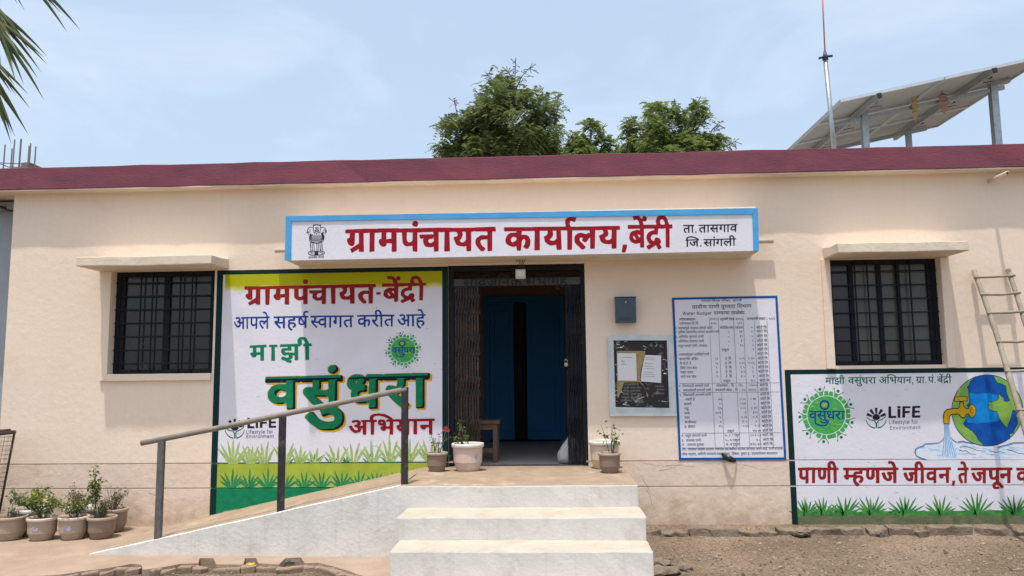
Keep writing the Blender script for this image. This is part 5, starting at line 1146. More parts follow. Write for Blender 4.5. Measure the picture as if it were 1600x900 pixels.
A, B, Cc, Dd = [], [], [], []
x = 364
while x < 692:
    if x < 690: A += blades(x, top(x), rg.choice((4, 5, 6, 7)), rg.uniform(26, 48), rg.uniform(.35, .6), rg, w=4.0, lean=rg.uniform(-.12, .12))
    B += blades(x + rg.uniform(-12, 12), top(x), rg.choice((3, 4, 5)), rg.uniform(12, 24), .6, rg, w=2.4)
    x += rg.uniform(20, 35)
low = lambda x: 763.5 - (x - 340) * .006
x = 362
while x < 690:
    Cc += blades(x, low(x) - 1.5, rg.choice((6, 7)), rg.uniform(26, 31), .85, rg, w=3.4)
    Dd += blades(x + 12, low(x) - 1.5, 5, rg.uniform(18, 26), .55, rg, w=2.6)
    x += rg.uniform(26, 33)
tag(strokes('painted_grass', B, M_LEAF2, lm, .0040), kind='stuff')
tag(strokes('painted_grass', A, M_LEAF, lm, .0052), kind='stuff')
tag(strokes('painted_grass', Dd, M_LEAF, lm, .0040), kind='stuff')
tag(strokes('painted_grass', Cc, M_LEAF2, lm, .0052), kind='stuff')

# cement dust smeared on the paint where the ramp meets it
rd = random.Random(6); ds = []
for k in range(60):
    u = rd.random(); xx = 340 + 352 * u; yy = 808.5 - 70 * u - rd.uniform(-1, 3.5) - (5 * rd.random() ** 3)
    L = rd.uniform(10, 34); ds.append(stroke([(xx, yy), (xx + L * .5, yy - L * .5 * .193 + rd.uniform(-1, 1)), (xx + L, yy - L * .193)], rd.uniform(1.5, 4.5), .6))
tag(strokes('cement_dust', ds, mat('cement dust on paint', (.36, .31, .24), .95, color2=(.16, .22, .14), vscale=14), lm, .0058), kind='stuff')
# small chips and scuffs on the white fields
def scuffs(par, boxx, boxy, n, seed):
    r7 = random.Random(seed); S_ = []
    for _ in range(n):
        xx, yy = r7.uniform(*boxx), r7.uniform(*boxy); L = r7.uniform(1, 6); a = r7.uniform(-.6, .6)
        S_.append(stroke([(xx, yy), (xx + L * .6, yy + a), (xx + L, yy + a * 2)], r7.uniform(.5, 1.4), .3))
    tag(strokes('scuff_marks', S_, mat('grey scuff', (.42, .40, .42), .9), par, .0034), kind='stuff')
scuffs(lm, (350, 690), (455, 715), 40, 3)
# ================================================================== RIGHT MURAL
rm = thing('water_mural', 'white water saving mural with globe, yellow tap and red slogan under the right window', 'mural')
ux0, ux1 = 2.331, 6.45
UZ = 1.507
tri_bands(rm, ux0, ux1, UZ, -.0, M_WHITE, M_WHITE, M_WHITE, grooves=(M_WHITE, M_WHITE))
for zt, zb in ((UZ, GT1), (GB1, GT2), (GB2, 0.0)):
    band('border', (ux0 - .002, ux0 - .002), (ux0 + .055, ux0 + .055), zt, zb, M_BORDG, rm, .006)
band('border', (ux0 + .055, ux0 + .055), (ux1, ux1), UZ, UZ - .045, M_BORDG, rm, .0058)
y = .004
for k, (a, b) in enumerate(((1289.3, 1320), (1325, 1369), (1373.5, 1427), (1431, 1462), (1464, 1487))):
    ya = 590.3 - (a - 1289) * .010; yb = 590.3 - (b - 1289) * .010
    letter('माझी वसुंधरा अभियान, ग्रा.पं. बेंद्री'.split()[k], TEALW, a, b, ya, yb, ya + 9.8, yb + 9.8, M_TEAL, rm, y)
for k, (a, b) in enumerate(((1246.4, 1310.5), (1317, 1404), (1410.5, 1492.5), (1496, 1513.5), (1517, 1582), (1587.5, 1660))):
    letter('पाणी म्हणजे जीवन, ते जपून वापरा'.split()[k], SLOGAN, a, b, 731.8, 731.3, 754.5, 753.9, M_RED2, rm, .0035 + .0003 * k)
gear(1291.2, 648.6, 30.3, 9, 104, rm, y, True)
life_logo(1369, 653, 16, rm, y)
letter('LiFE', LIFEW, 1388, 1437.8, 636, 635, 652.6, 651.6, M_PLUM, rm, y, cap=727)
letter('Lifestyle for', LATF, 1389, 1434.5, 656.6, 655.8, 662.7, 662, M_GREY, rm, y, cap=727)
letter('Environment', LATF, 1390.3, 1438.3, 666, 664.8, 671.4, 670.4, M_GREY, rm, y, cap=727)
def g6(pts): return [(1425 + p[0] / 6.0, 580 + p[1] / 6.0) for p in pts]
GC = (1542.5, 641.3)
paint('water_pool', [g6([(25, 760), (32, 730), (60, 712), (100, 700), (120, 680), (180, 676), (250, 670), (280, 645), (300, 620), (350, 600), (385, 640), (420, 664), (470, 655), (560, 675), (700, 700), (800, 712), (880, 690), (950, 670), (1050, 668), (1200, 680), (1300, 740), (1250, 800), (1100, 828), (800, 826), (450, 826), (150, 831), (80, 812), (42, 792)])], M_WATERW, rm, y)
wr = random.Random(5); ws_ = []; wd = []
for k in range(34):
    xx = wr.uniform(60, 1150); yy = wr.uniform(700, 812); L = wr.uniform(50, 130)
    ws_.append(stroke(g6([(xx, yy), (xx + L * .35, yy + wr.uniform(-12, 10)), (xx + L * .7, yy + wr.uniform(-6, 12)), (xx + L, yy + wr.uniform(-6, 8))]), wr.uniform(1.6, 3.6), .5))
strokes('water_shading', ws_, M_WATER, rm, y + .0003)
paint('globe_rim', [ell(*GC, 56, 56.2, 64)], M_DNAVY, rm, y + .0016)
paint('globe_ocean', [ell(*GC, 55.2, 55.4, 64)], M_OCEAN, rm, y + .0022)
paint('globe_shallow', [g6([(530, 200), (600, 215), (720, 205), (820, 230), (860, 300), (800, 380), (830, 450), (800, 470), (700, 480), (600, 490), (520, 480), (500, 430), (540, 330)])], M_OCEANL, rm, y + .0026)
def coastL(): return [(600, 45), (572, 70), (545, 95), (535, 125), (517, 150), (530, 180), (532, 240), (540, 290), (510, 320), (540, 345), (560, 390), (510, 430), (495, 470), (480, 490), (500, 520), (520, 530), (545, 550), (565, 560), (585, 585), (600, 600), (612, 625), (625, 650), (650, 665), (672, 694)]
def arc(cx, cy, r, a0, a1, n=24): return [(cx + r * math.cos(math.radians(a0 + (a1 - a0) * i / n)), cy - r * math.sin(math.radians(a0 + (a1 - a0) * i / n))) for i in range(n + 1)]
left_land = g6(coastL()) + arc(*GC, 55.0, 263.5, 108.5)[1:-1]
right_c = [(765, 48), (780, 80), (800, 110), (835, 118), (880, 140), (885, 200), (900, 240), (917, 275), (890, 285), (862, 280), (858, 250), (840, 235), (815, 215), (806, 225), (815, 250), (800, 268), (765, 280), (740, 287), (708, 292), (725, 320), (712, 335), (722, 360), (760, 375), (795, 375), (805, 410), (822, 450), (850, 490), (888, 532), (905, 490), (928, 440), (935, 400), (945, 362), (965, 370), (982, 388), (975, 420), (988, 445), (985, 500), (965, 535), (950, 580), (912, 588), (918, 615), (910, 640)]
right_land = g6(right_c) + arc(*GC, 55.0, -54, 79)[1:-1]
paint('globe_land', [left_land, right_land], M_LAND, rm, y + .0031)
strokes('coast_line', [stroke(g6(coastL()), .8), stroke(g6(right_c), .8)], M_DNAVY, rm, y + .0038)
strokes('land_highlight', [stroke(g6([(830, 400), (860, 440), (880, 490)]), 5, 1.5), stroke(g6([(810, 320), (850, 300), (900, 310)]), 4, 2), stroke(g6([(450, 160), (430, 230), (440, 260)]), 4, 2), stroke(g6([(920, 200), (950, 300), (960, 350)]), 3, 1)], M_LIME, rm, y + .0035)
# tap
tapb = g6([(295, 497), (288, 420), (298, 380), (325, 355), (370, 347), (430, 345), (445, 330), (440, 300), (450, 285), (480, 285), (486, 305), (488, 325), (505, 345), (545, 347), (548, 403), (512, 407), (495, 440), (470, 445), (450, 425), (430, 405), (370, 410), (353, 430), (350, 498)])
tapbi = g6([(302, 490), (296, 420), (306, 386), (330, 363), (372, 355), (434, 353), (452, 335), (449, 305), (456, 292), (474, 292), (479, 308), (482, 330), (502, 352), (538, 355), (540, 396), (508, 399), (490, 432), (472, 436), (456, 418), (434, 397), (366, 402), (346, 425), (342, 490)])
paint('tap_outline', [tapb, ell(1425 + 562 / 6, 580 + 372 / 6, 6.4, 11, 24), g6([(393, 240), (517, 235), (519, 282), (396, 286)])], M_DNAVY, rm, y + .0044)
paint('tap', [tapbi, g6([(400, 246), (511, 241), (513, 276), (402, 280)])], M_TAPY, rm, y + .0051)
paint('tap_flange', [ell(1425 + 562 / 6, 580 + 372 / 6, 5.3, 9.8, 24)], M_TAPY, rm, y + .0056)
paint('tap_flange', ring(1425 + 562 / 6, 580 + 372 / 6, 2.6, 3.2, 20), M_DNAVY, rm, y + .0060)
strokes('tap_highlight', [stroke(g6([(310, 480), (306, 420), (325, 378), (380, 366), (440, 364)]), 1.3, 1.0), stroke(g6([(408, 254), (505, 250)]), 1.2, .8), stroke(g6([(455, 380), (475, 410), (490, 380)]), 2.0, 1)], M_YEL, rm, y + .0064)
# running water
paint('water_jet', [g6([(298, 499), (348, 499), (365, 600), (390, 680), (425, 790), (400, 815), (280, 800), (292, 700), (300, 600)])], M_WATER, rm, y + .0010)
js = []
for k in range(12):
    u = k / 11; js.append(stroke(g6([(304 + 40 * u, 502), (303 + 55 * u, 600), (296 + 90 * u, 700), (286 + 130 * u, 785 + 12 * math.sin(k * 2))]), .9, .7))
strokes('water_jet_lines', js[::2], M_WATERB, rm, y + .0016)
strokes('water_jet_lines', js[1::2], M_WATERW, rm, y + .0016)
ol = [[(25, 762), (32, 728), (60, 712), (100, 700), (120, 680), (180, 676), (250, 670), (282, 645), (298, 622)], [(350, 600), (380, 640), (415, 664)], [(425, 664), (470, 655), (560, 675), (610, 668), (690, 694)], [(800, 712), (880, 690), (950, 670), (1050, 668), (1150, 675)], [(25, 762), (42, 792), (80, 810), (130, 825)],
      [(445, 712), (500, 705), (560, 722), (620, 745), (690, 748)], [(440, 740), (470, 748), (510, 745), (545, 775), (600, 782)], [(720, 745), (780, 760), (830, 755), (875, 768)], [(890, 735), (940, 745), (1000, 772), (1080, 775)]]
strokes('water_outline', [stroke(g6(o), 1.0, .6) for o in ol], M_DNAVY, rm, y + .0018)
strokes('water_blue_outline', [stroke([(p[0] + .8, p[1] + 1.4) for p in g6(o)], 1.6, 1.0) for o in ol[:5]], M_WATERB, rm, y + .0012)
# foliage along the bottom and the muddy strip below it
U = []; rg = random.Random(21)
for cx, h in ((1260, 34), (1286, 30), (1320, 34), (1362, 35), (1414, 38), (1470, 34), (1526, 38), (1585, 38), (1640, 36)):
    U += blades(cx, 806, 11, h, 1.15, rg, w=3.4, lo=.6)
    U += blades(cx + 2, 806, 7, h * .6, 1.3, rg, w=3.0, lo=.6)
    if cx == 1414: U += blades(cx - 16, 806, 4, 15, .5, rg, w=2.4)
paint('green_strip', [wob((1243.5, 800.5), (1700, 796), 40, 1.5, 9) + [(1700, 812), (1243.8, 813)]], M_LEAF3, rm, .0034)
tag(strokes('painted_plants', U, M_LEAF3, rm, .0042), kind='stuff')
paint('dusty_strip', [wob((1243.7, 806.5), (1700, 805.5), 70, 3.0, 5) + [(1700, 819.5), (1244.3, 821)]], M_MUD, rm, .0056)

scuffs(rm, (1245, 1600), (590, 800), 45, 4)
# ================================================================== WATER BUDGET BOARD
wb = thing('water_budget_board', 'white painted table of small black writing in a bright blue frame, right of the notice board', 'sign')
bo = [(1049.8, 465.2), (1214.4, 462), (1228.6, 718.2), (1060.8, 718.8)]
bi = [(1053.4, 468.6), (1211.2, 465.6), (1224.8, 714.6), (1064.2, 715.2)]
def edge(p, q, n=10, a=.35, s=0): return wob(p, q, n, a, s)
Z1 = [(p[0], p[1]) for p in bo]
solid('white_field', [(1051, 466.5), (1213, 463.5), (1227, 716.8), (1062, 717.4)], M_WHITE, wb, -.003, .004)
for a, b, c, d in ((0, 1, 1, 0), (1, 2, 2, 1), (2, 3, 3, 2), (3, 0, 0, 3)):
    solid('blue_frame', [bo[a], bo[b], bi[c], bi[d]], M_BORDB, wb, -.0055 - .0004 * a, -.0032)
y = .016
letter('ग्रामीण पाणी पुरवठा विभाग', TABH, 1081.2, 1174, 477.6, 475.8, 482.6, 480.8, M_BLACK, wb, y)
letter('Water Budget', LATB, 1066.4, 1111.4, 487.6, 486.8, 492.2, 491.6, M_BLACK, wb, y, cap=727)
letter('पाण्याचा ताळेबंद', TABH, 1115, 1163.6, 487, 486.4, 491.6, 491, M_BLACK, wb, y)
for key, a, b, yy in WATER_TABLE:
    hgt = 3.5 if yy > 480 else 2.9
    sl = lambda x: -(x - 1140) * .010
    letter(key, TAB, a, b, yy - hgt / 2 + sl(a), yy - hgt / 2 + sl(b), yy + hgt / 2 + sl(a), yy + hgt / 2 + sl(b), M_GREY if yy > 500 else M_BLACK, wb, y)
def ux(u, yv):
    t = (yv - 465) / 253; l = 1053.4 + 10.8 * t; r = 1211.2 + 13.6 * t; return l + (r - l) * u
gl = []
def vline(u, a, b): gl.append(stroke([(ux(u, a), a), (ux(u, b), b)], .55))
def hline(yv, u0=.02, u1=.99): gl.append(stroke([(ux(u0, yv), yv + .6), (ux(u1, yv), yv - .4)], .55))
for u, a, b in ((.337, 496, 514), (.337, 524, 699), (.425, 496, 598.5), (.425, 613, 699), (.577, 496, 598.5), (.577, 613, 699), (.672, 496, 699), (.780, 502, 699), (.905, 496, 699)): vline(u, a, b)
for yv in (598.5, 612.8, 676.3, 699.4): hline(yv)
strokes('table_rules', gl, M_GREY, wb, y)

# ================================================================== NOTICE BOARD, LETTER BOX
nt = thing('notice_board', 'pale blue plaster frame around a scratched black board with two white papers', 'notice board')
no = [(948.8, 524.6), (1051, 523.2), (1056.8, 649.8), (952.6, 650)]
ni = [(958, 532), (1041.5, 532), (1045.5, 637.5), (961.4, 636)]
for k in range(4):
    j = (k + 1) % 4
    solid('plaster_frame', [no[k], no[j], ni[j], ni[k]], M_NFR, nt, -.028 - .0006 * k, .0)
solid('black_board', [(956.5, 530.5), (1043, 530.5), (1047, 639), (960, 637.5)], M_NBLK, nt, -.006, .0)
WALLP[0] = -.006
rp = random.Random(9)
sc = []
for _ in range(26):
    xx = rp.choice((rp.uniform(961, 968), rp.uniform(1034, 1041), rp.uniform(965, 1038))); yy = rp.uniform(534, 546) if xx > 968 and xx < 1034 else rp.uniform(535, 630)
    if xx > 968 and xx < 1034 and rp.random() < .4: yy = rp.uniform(622, 632)
    sc.append(stroke([(xx, yy), (xx + rp.uniform(-4, 5), yy + rp.uniform(-2, 2)), (xx + rp.uniform(2, 9), yy + rp.uniform(-3, 3))], rp.uniform(1, 3.2), .5))
strokes('torn_scraps', sc, M_NFR, nt, .001)
paint('brown_paper', [[(963.5, 548.2), (1008.3, 548.4), (1007, 560), (1001.5, 578), (1000, 596), (1004, 600), (1013, 618), (1011.5, 621), (1008, 606), (999, 597), (975, 597.5), (971, 610), (967, 620), (964.5, 622)]], M_KRAFT, nt, .0022)
solid('notice_paper', [(964.2, 552), (993.8, 552), (995, 595), (965.4, 594.6)], M_PAPER, nt, -.0115, -.0095)
solid('notice_paper', [(1008, 554.6), (1032.8, 555.6), (1033, 598.3), (1001, 595.8), (1002.5, 580)], M_PAPER, nt, -.0118, -.0098)
WALLP[0] = -.0118
tl = [stroke([(970 + rp.uniform(0, 2), v), (970 + rp.uniform(4, 9), v)], .5) for v in (563, 565, 567.5)] + [stroke([(970, 569.5), (979, 569.5)], .5), stroke([(970, 558.5), (988, 558.5)], .6)]
tl += [stroke([(1008.5 - (v - 560) * .1, v), (rp.uniform(1020, 1028), v + .4)], .5) for v in (559, 562, 567.5, 572, 576, 581.5, 584.5, 588)]
strokes('paper_text', tl, M_GREY, nt, .0005)
WALLP[0] = -.006
rows_ = [(975, 998, 601), (974, 1002, 606), (973, 1000, 611), (973, 1003, 616), (971, 998, 621), (969, 1000, 626)]
for (a, b, v), key in zip(rows_, ('पर्जन्यमान मि.मि', 'माती नाला बांध', 'जमिनीत मुरणारे पाणी', 'सिमेंट नाला बांध', 'पाझर तलाव', 'उपलब्ध पाणी')):
    letter(key, TAB, a, b, v - 1.4, v - 1.4, v + 1.4, v + 1.4, mat('faded grey chalk', (.20, .19, .18), .9), nt, .0012)
for a, b, v in ((1023, 1037, 604), (1026, 1038, 609), (1025, 1038, 615)):
    letter('लोकसंख्या', TAB, a, b, v - 1.2, v - 1.2, v + 1.2, v + 1.2, mat('faded grey chalk', (.20, .19, .18), .9), nt, .0012)
WALLP[0] = 0.0
mb = thing('letter_box', 'small slate blue metal letter box on the wall above the notice board', 'letter box')
q0, q1 = at_y(961.5, 465.5, -.10), at_y(994.5, 503.5, -.10)
box('box_body', q0.x, q1.x, -.10, 0, q1.z, q0.z, M_MAIL, mb, bevel=.004)
box('box_lid', q0.x - .006, q1.x + .006, -.108, 0, q0.z + .001, q0.z + .012, M_MAIL, mb, bevel=.003)
sl = bmesh.new()
for k in range(6):
    for j in range(2): 
        xx = q0.x + .035 + k * .021; zz = q1.z + .018 + j * .018
        box_bm(xx, xx + .009, -.1035, -.0995, zz, zz + .012, bm=sl)
bm_obj('vent_slots', sl, M_BLK, mb)
bm = lathe_bm([(.001, 0), (.008, 0), (.008, .006), (.001, .006)], n=12); bmesh.ops.rotate(bm, verts=bm.verts, matrix=Matrix.Rotation(math.pi / 2, 3, 'X'))
bmesh.ops.translate(bm, verts=bm.verts, vec=((q0.x + q1.x) / 2, -.1, q0.z - .045)); bm_obj('lock', bm, M_LAMP, mb)

# hairline cracks and chips in the low plaster right of the steps
ck = []
rk = random.Random(17)
for (x0_, y0_, n_, dx_, dy_) in ((1003, 722, 9, 7, 1.5), (1030, 735, 7, 6, -2), (1004, 748, 8, 4, 3), (1040, 728, 8, 7, .5), (1100, 724, 8, 8, -.2), (1150, 727, 9, 8, .2), (150, 757, 6, 6, 2), (1010, 765, 6, 3, 5), (232, 770, 6, 7, 3)):
    P_ = [(x0_, y0_)]
    for _ in range(n_): P_.append((P_[-1][0] + dx_ * rk.uniform(.3, 1.3), P_[-1][1] + dy_ + rk.uniform(-2.2, 2.2)))
    ck.append(stroke(P_, rk.uniform(.5, 1.1), .3))
tag(strokes('plaster_crack', ck, mat('crack shadow brown', (.30, .20, .14), .95), office, .0006), kind='stuff')
# black curved flap under the board
a = at_y(1128, 709, -.01); b = at_y(1150, 721, -.01)
def flap():
    bm = bmesh.new(); n = 12; prev = None
    for i in range(n + 1):
        t = i / n; x = a.x + (b.x - a.x) * t; z = a.z + (b.z - a.z) * (t ** .75)
        w = .024 * math.sin(math.pi * min(1, .12 + t * .8)) + .004; yy = -.012 - .05 * math.sin(math.pi * t)
        ringv = [bm.verts.new((x + dx * w * .6, yy + dy * .008, z + dz * w)) for dx, dy, dz in ((.5, -1, 1), (.5, 1, 1), (-.6, 1, -1), (-.6, -1, -1))]
        if prev:
            for k in range(4): bm.faces.new((prev[k], prev[(k + 1) % 4], ringv[(k + 1) % 4], ringv[k]))
        else: bm.faces.new(ringv[::-1])
        prev = ringv
    bm.faces.new(prev); return bm
tag(bm_obj('rubber_flap', flap(), M_BLK, smooth=True), 'curved black rubber flap sticking out under the blue framed table', 'rubber flap')
# drain spout below the roof edge
a, b = at_y(1545, 283, 0), at_y(1574, 270, -.32)
sp = tag(tube('drain_spout', [a, a.lerp(b, .5), a.lerp(b, .55), b], .018, M_PVC, n=12), 'short cream drain pipe poking out under the roof edge at right', 'pipe')
dvec = (b - a).normalized()
tube('pipe_bore', [b + dvec * -.01, b + dvec * .002], .013, M_BLK, sp, n=12)
# ================================================================== ENTRANCE: landing, steps, ramp
PZ = 0.5775
st = thing('entrance_steps', 'white painted concrete steps up to a bare landing before the doorway', 'steps')
def step_block(nm, x0, x1, y0, y1, z0, z1, m, seed, bevel=.012):
    return rough_box(nm, x0, x1, y0, y1, z0, z1, m, st, bevel=bevel, step=.10, amp=.0045, seed=seed)
M_TREAD = mat('worn cream tread', (0.52, 0.465, 0.385), 0.85, var=.2, vscale=5, bump=.4, bscale=40, bdist=.006, stain=(.40, .31, .22), stain_scale=4, stain_lo=.52, stain_hi=.75, fine=.12, spec=.15)
top_faces(step_block('landing', -1.27, .712, -1.295, 0.0, -.2, PZ, M_SLATE, 1), M_FLOOR)
top_faces(step_block('step', -1.205, .718, -1.73, -1.29, -.2, .401, M_SLATE, 2), M_TREAD)
top_faces(step_block('step', -1.18, .716, -2.105, -1.725, -.2, .229, M_SLATE, 3), M_TREAD)
top_faces(step_block('step', -1.165, .712, -2.42, -2.10, -.2, .045, M_SLATE, 4), M_TREAD)

rp_ = thing('ramp', 'long stained white concrete ramp sloping up from the left to the landing', 'ramp')
RX0, RX1 = -3.96, -1.262
def rz(x): return max(0, min(PZ, PZ * (x - RX0) / (RX1 - RX0)))
n = 40; V = []; Fc = []; fm = []
for i in range(n + 1):
    x = RX0 + (RX1 - RX0) * i / n; z = rz(x) + .003 * noise.noise(Vector((x * 4, 0, 0)))
    yf = -1.21 - .082 * (x - RX0) / (RX1 - RX0)
    V += [(x, yf, -.15), (x, yf, z), (x, yf + .012, z + .004), (x, yf + .045, z + .004), (x, 0.0, z), ]
for i in range(n):
    for k, mi in ((0, 0), (1, 0), (2, 0), (3, 1)):
        a = i * 5 + k; Fc.append((a, a + 5, a + 6, a + 1)); fm.append(mi)
rampo = mesh_obj('ramp_body', V, Fc, None, rp_, mats=[M_RAMPW, M_FLOOR], fm=fm)

rl = thing('ramp_railing', 'grey pipe handrail on three dark steel posts along the ramp', 'railing')
for k, (px, pb, pt, m) in enumerate(((247, 838, 690, M_POSTG), (438.5, 797, 652, M_POST), (632, 757, 606, M_POST))):
    b = at_y(px, pb, -1.2); 
    z0 = rz(b.x) - .01; t = at_y(px, pt, -1.2)
    w = .028
    pst = box('post', b.x - w, b.x + w, -1.2 - w * .7, -1.2 + w * .7, z0, t.z + .005, m, rl, bevel=.004)
a = at_y(221, 692.5, -1.2); b = at_y(636, 608, -1.2)
hr = tube('handrail', [a, a.lerp(b, .3) + Vector((0, 0, -.004)), a.lerp(b, .6), b], .0235, M_RAILP, rl, n=12)
tube('rail_end', [a + (a - b).normalized() * .001, a + (b - a).normalized() * -.004], .017, M_BLK, hr, n=10)

# ================================================================== FLOWER POTS
M_POT = {'tan': mat('dusty tan pot plastic', (.40, .31, .235), .7, var=.15, vscale=9, stain=(.42, .34, .27), stain_scale=8, stain_lo=.55, stain_hi=.75),
         'brown': mat('grey brown pot plastic', (.235, .17, .125), .65, var=.12, vscale=9),
         'pink': mat('washed pink pot plastic', (.62, .46, .40), .65, var=.12, vscale=7, stain=(.66, .58, .52), stain_scale=6, stain_lo=.5, stain_hi=.7),
         'cream': mat('cream pot plastic', (.62, .50, .39), .65, var=.12, vscale=7),
         'rim': mat('pale pot rim', (.60, .50, .41), .6, var=.12, vscale=9),
         'whiterim': mat('white pot rim', (.66, .63, .58), .6, var=.1, vscale=9)}
def plant(bm_leaf, bm_stem, r, base, h, spread, nst, leaf, droop=.3, dens=14, up=0):
    for s in range(nst):
        a = r.uniform(0, 6.283); rr = spread * (r.random() ** .6)
        tip = base + Vector((math.cos(a) * rr, math.sin(a) * rr, h * r.uniform(.55, 1)))
        mid = base.lerp(tip, .5) + Vector((r.uniform(-.02, .02), r.uniform(-.02, .02), h * .08))
        pts = [base + Vector((math.cos(a) * .02, math.sin(a) * .02, 0)), mid, tip]
        tube_bm(pts, .0035, 4, bm_stem, caps=False, r1=.0015)
        for k in range(dens):
            t = r.uniform(.3, 1.0); p = pts[0].lerp(mid, t * 2) if t < .5 else mid.lerp(tip, t * 2 - 1)
            d = Vector((r.gauss(0, 1), r.gauss(0, 1), r.gauss(up, .7))).normalized(); L = leaf * r.uniform(.6, 1.25)
            p = p + d * r.uniform(0, leaf * 1.0)
            sd = d.cross(Vector((r.uniform(-1, 1), r.uniform(-1, 1), 1))).normalized() * L * .3
            e = p + d * L - Vector((0, 0, L * droop)); m = p + d * L * .5
            v = [bm_leaf.verts.new(q) for q in (p, m + sd, e, m - sd)]
            bm_leaf.faces.new(v)
def pot(label, x, y, z, R, H, m, rim, group=None, plants=None, sticker=None, seed=0, foot=.70):
    t = thing('flower_pot', label, 'plant pot', group, loc=(x, y, z))
    r = random.Random(seed)
    k = R / 1.0
    prof = [(R * foot * .96, 0), (R * foot, .004), (R * (foot + .16), H * .30), (R * (foot + .165), H * .31), (R * (foot + .20), H * .315), (R * (foot + .20), H * .335), (R * .93, H * .86)]
    bm = lathe_bm(prof, n=32)
    bmesh.ops.holes_fill(bm, edges=[e for e in bm.edges if e.is_boundary and e.verts[0].co.z < .001])
    body = bm_obj('pot_body', bm, m, t, smooth=True)
    bm = lathe_bm([(R * .925, H * .855), (R * 1.0, H * .86), (R * 1.03, H * .885), (R * 1.03, H * .965), (R * 1.0, H), (R * .93, H), (R * .90, H * .97), (R * .88, H * .84)], n=32)
    bm_obj('pot_rim', bm, rim, t, smooth=True)
    bm = lathe_bm([(.001, H * .90), (R * .5, H * .905), (R * .89, H * .885)], n=20)
    for v in bm.verts: v.co.z += .004 * noise.noise(v.co * 40)
    bm_obj('soil', bm, M_SOIL, t)
    if sticker:
        V = []; Fc = []; n = 8
        for j in range(n + 1):
            a = -math.pi / 2 + sticker[0] + (j / n - .5) * sticker[1]
            for zz in (H * .45, H * .66):
                rr = R * (foot + .20) + (R * .93 - R * (foot + .20)) * (zz / H - .335) / (.86 - .335) + .0015
                zc = (zz - H * .555) * math.sqrt(max(.05, 1 - ((j / n - .5) * 1.9) ** 2)) + H * .555
                V.append((rr * math.cos(a), rr * math.sin(a), zc))
        for j in range(n): Fc.append((j * 2, j * 2 + 2, j * 2 + 3, j * 2 + 1))
        mesh_obj('printed_label', V, Fc, mat('worn printed label', (.55, .56, .60), .6, color2=(.16, .15, .22), vscale=70), t)
    if plants:
        for (lm_, kw) in plants:
            bl, bs = bmesh.new(), bmesh.new()
            kw = dict(kw); off = kw.pop('off', (0, 0)); 
            plant(bl, bs, r, Vector((off[0], off[1], H * .9)), leaf=kw.pop('leaf', .03), **kw)
            bm_obj('foliage', bl, lm_, t, normals=False); bm_obj('stem', bs, L_DRY, t)
    return t
GP = 'flower pots grouped by the left end of the wall'
P1 = at_z(63, 846.5); P2 = at_z(112.7, 845); P3 = at_z(156.6, 844); P0 = at_z(14, 846)
ph = .208
p0 = pot('grey brown flower pot at the far left, cut by the picture edge', P0.x - .07, P0.y + .10, 0, .145, .215, M_POT['tan'], M_POT['tan'], GP, [(L_POTD, dict(h=.10, spread=.10, nst=7, dens=8, leaf=.03))], seed=1)
pot('tan flower pot with bushy green plant and worn printed label, second from left in front', P1.x - .055, P1.y + .10, 0, .133, ph, M_POT['tan'], M_POT['rim'], GP, [(L_POT, dict(h=.25, spread=.18, nst=16, dens=26, leaf=.034))], sticker=(0.05, .55), seed=2)
pot('tan flower pot with oval printed label and leggy green plant, middle of the front row', P2.x - .055, P2.y + .10, 0, .133, ph, M_POT['tan'], M_POT['rim'], GP, [(L_POT, dict(h=.22, spread=.19, nst=13, dens=24, leaf=.032)), (L_POTD, dict(h=.34, spread=.08, nst=3, dens=16, leaf=.026))], sticker=(0.15, .62), seed=3)
pot('brown flower pot with the tallest green plant, right end of the front row', P3.x - .05, P3.y + .10, 0, .128, .20, M_POT['brown'], M_POT['tan'], GP, [(L_POT, dict(h=.50, spread=.10, nst=7, dens=38, leaf=.034, off=(-.07, .04), up=.5)), (L_POTD, dict(h=.18, spread=.13, nst=14, dens=18, leaf=.028))], seed=4)
b4 = pot('white rimmed flower pot with yellow flowers in the back row', -5.06, -.36, 0, .165, .25, M_POT['tan'], M_POT['whiterim'], GP, [(L_POT, dict(h=.24, spread=.22, nst=22, dens=24, leaf=.032))], seed=5)
bmf = bmesh.new(); rf = random.Random(8)
for (fx, fy) in ((54, 770), (57, 773), (86, 781), (70, 779)):
    for k in range(7):
        a = k / 7 * 6.28; c = at_y(fx, fy, -.52) - Vector((-5.06, -.36, 0)); d = Vector((math.cos(a), -.4, math.sin(a))) * .022; s_ = Vector((-math.sin(a), 0, math.cos(a))) * .010
        bmf.faces.new([bmf.verts.new(q) for q in (c, c + d * .6 + s_, c + d, c + d * .6 - s_)])
bm_obj('yellow_flowers', bmf, mat('yellow petals', (.75, .60, .04), .6), b4, normals=False)
pot('white rimmed flower pot behind the middle tan pot', -4.60, -.30, 0, .15, .245, M_POT['tan'], M_POT['whiterim'], GP, [(L_POTD, dict(h=.24, spread=.17, nst=12, dens=18, leaf=.03))], seed=6)
pot('tan flower pot with sparse dry plant, right of the group nearest the ramp', -4.32, -.24, 0, .14, .225, M_POT['brown'], M_POT['tan'], GP, [(L_POTD, dict(h=.20, spread=.16, nst=12, dens=12, leaf=.028)), (L_DRY, dict(h=.27, spread=.12, nst=8, dens=3, leaf=.02))], seed=7)
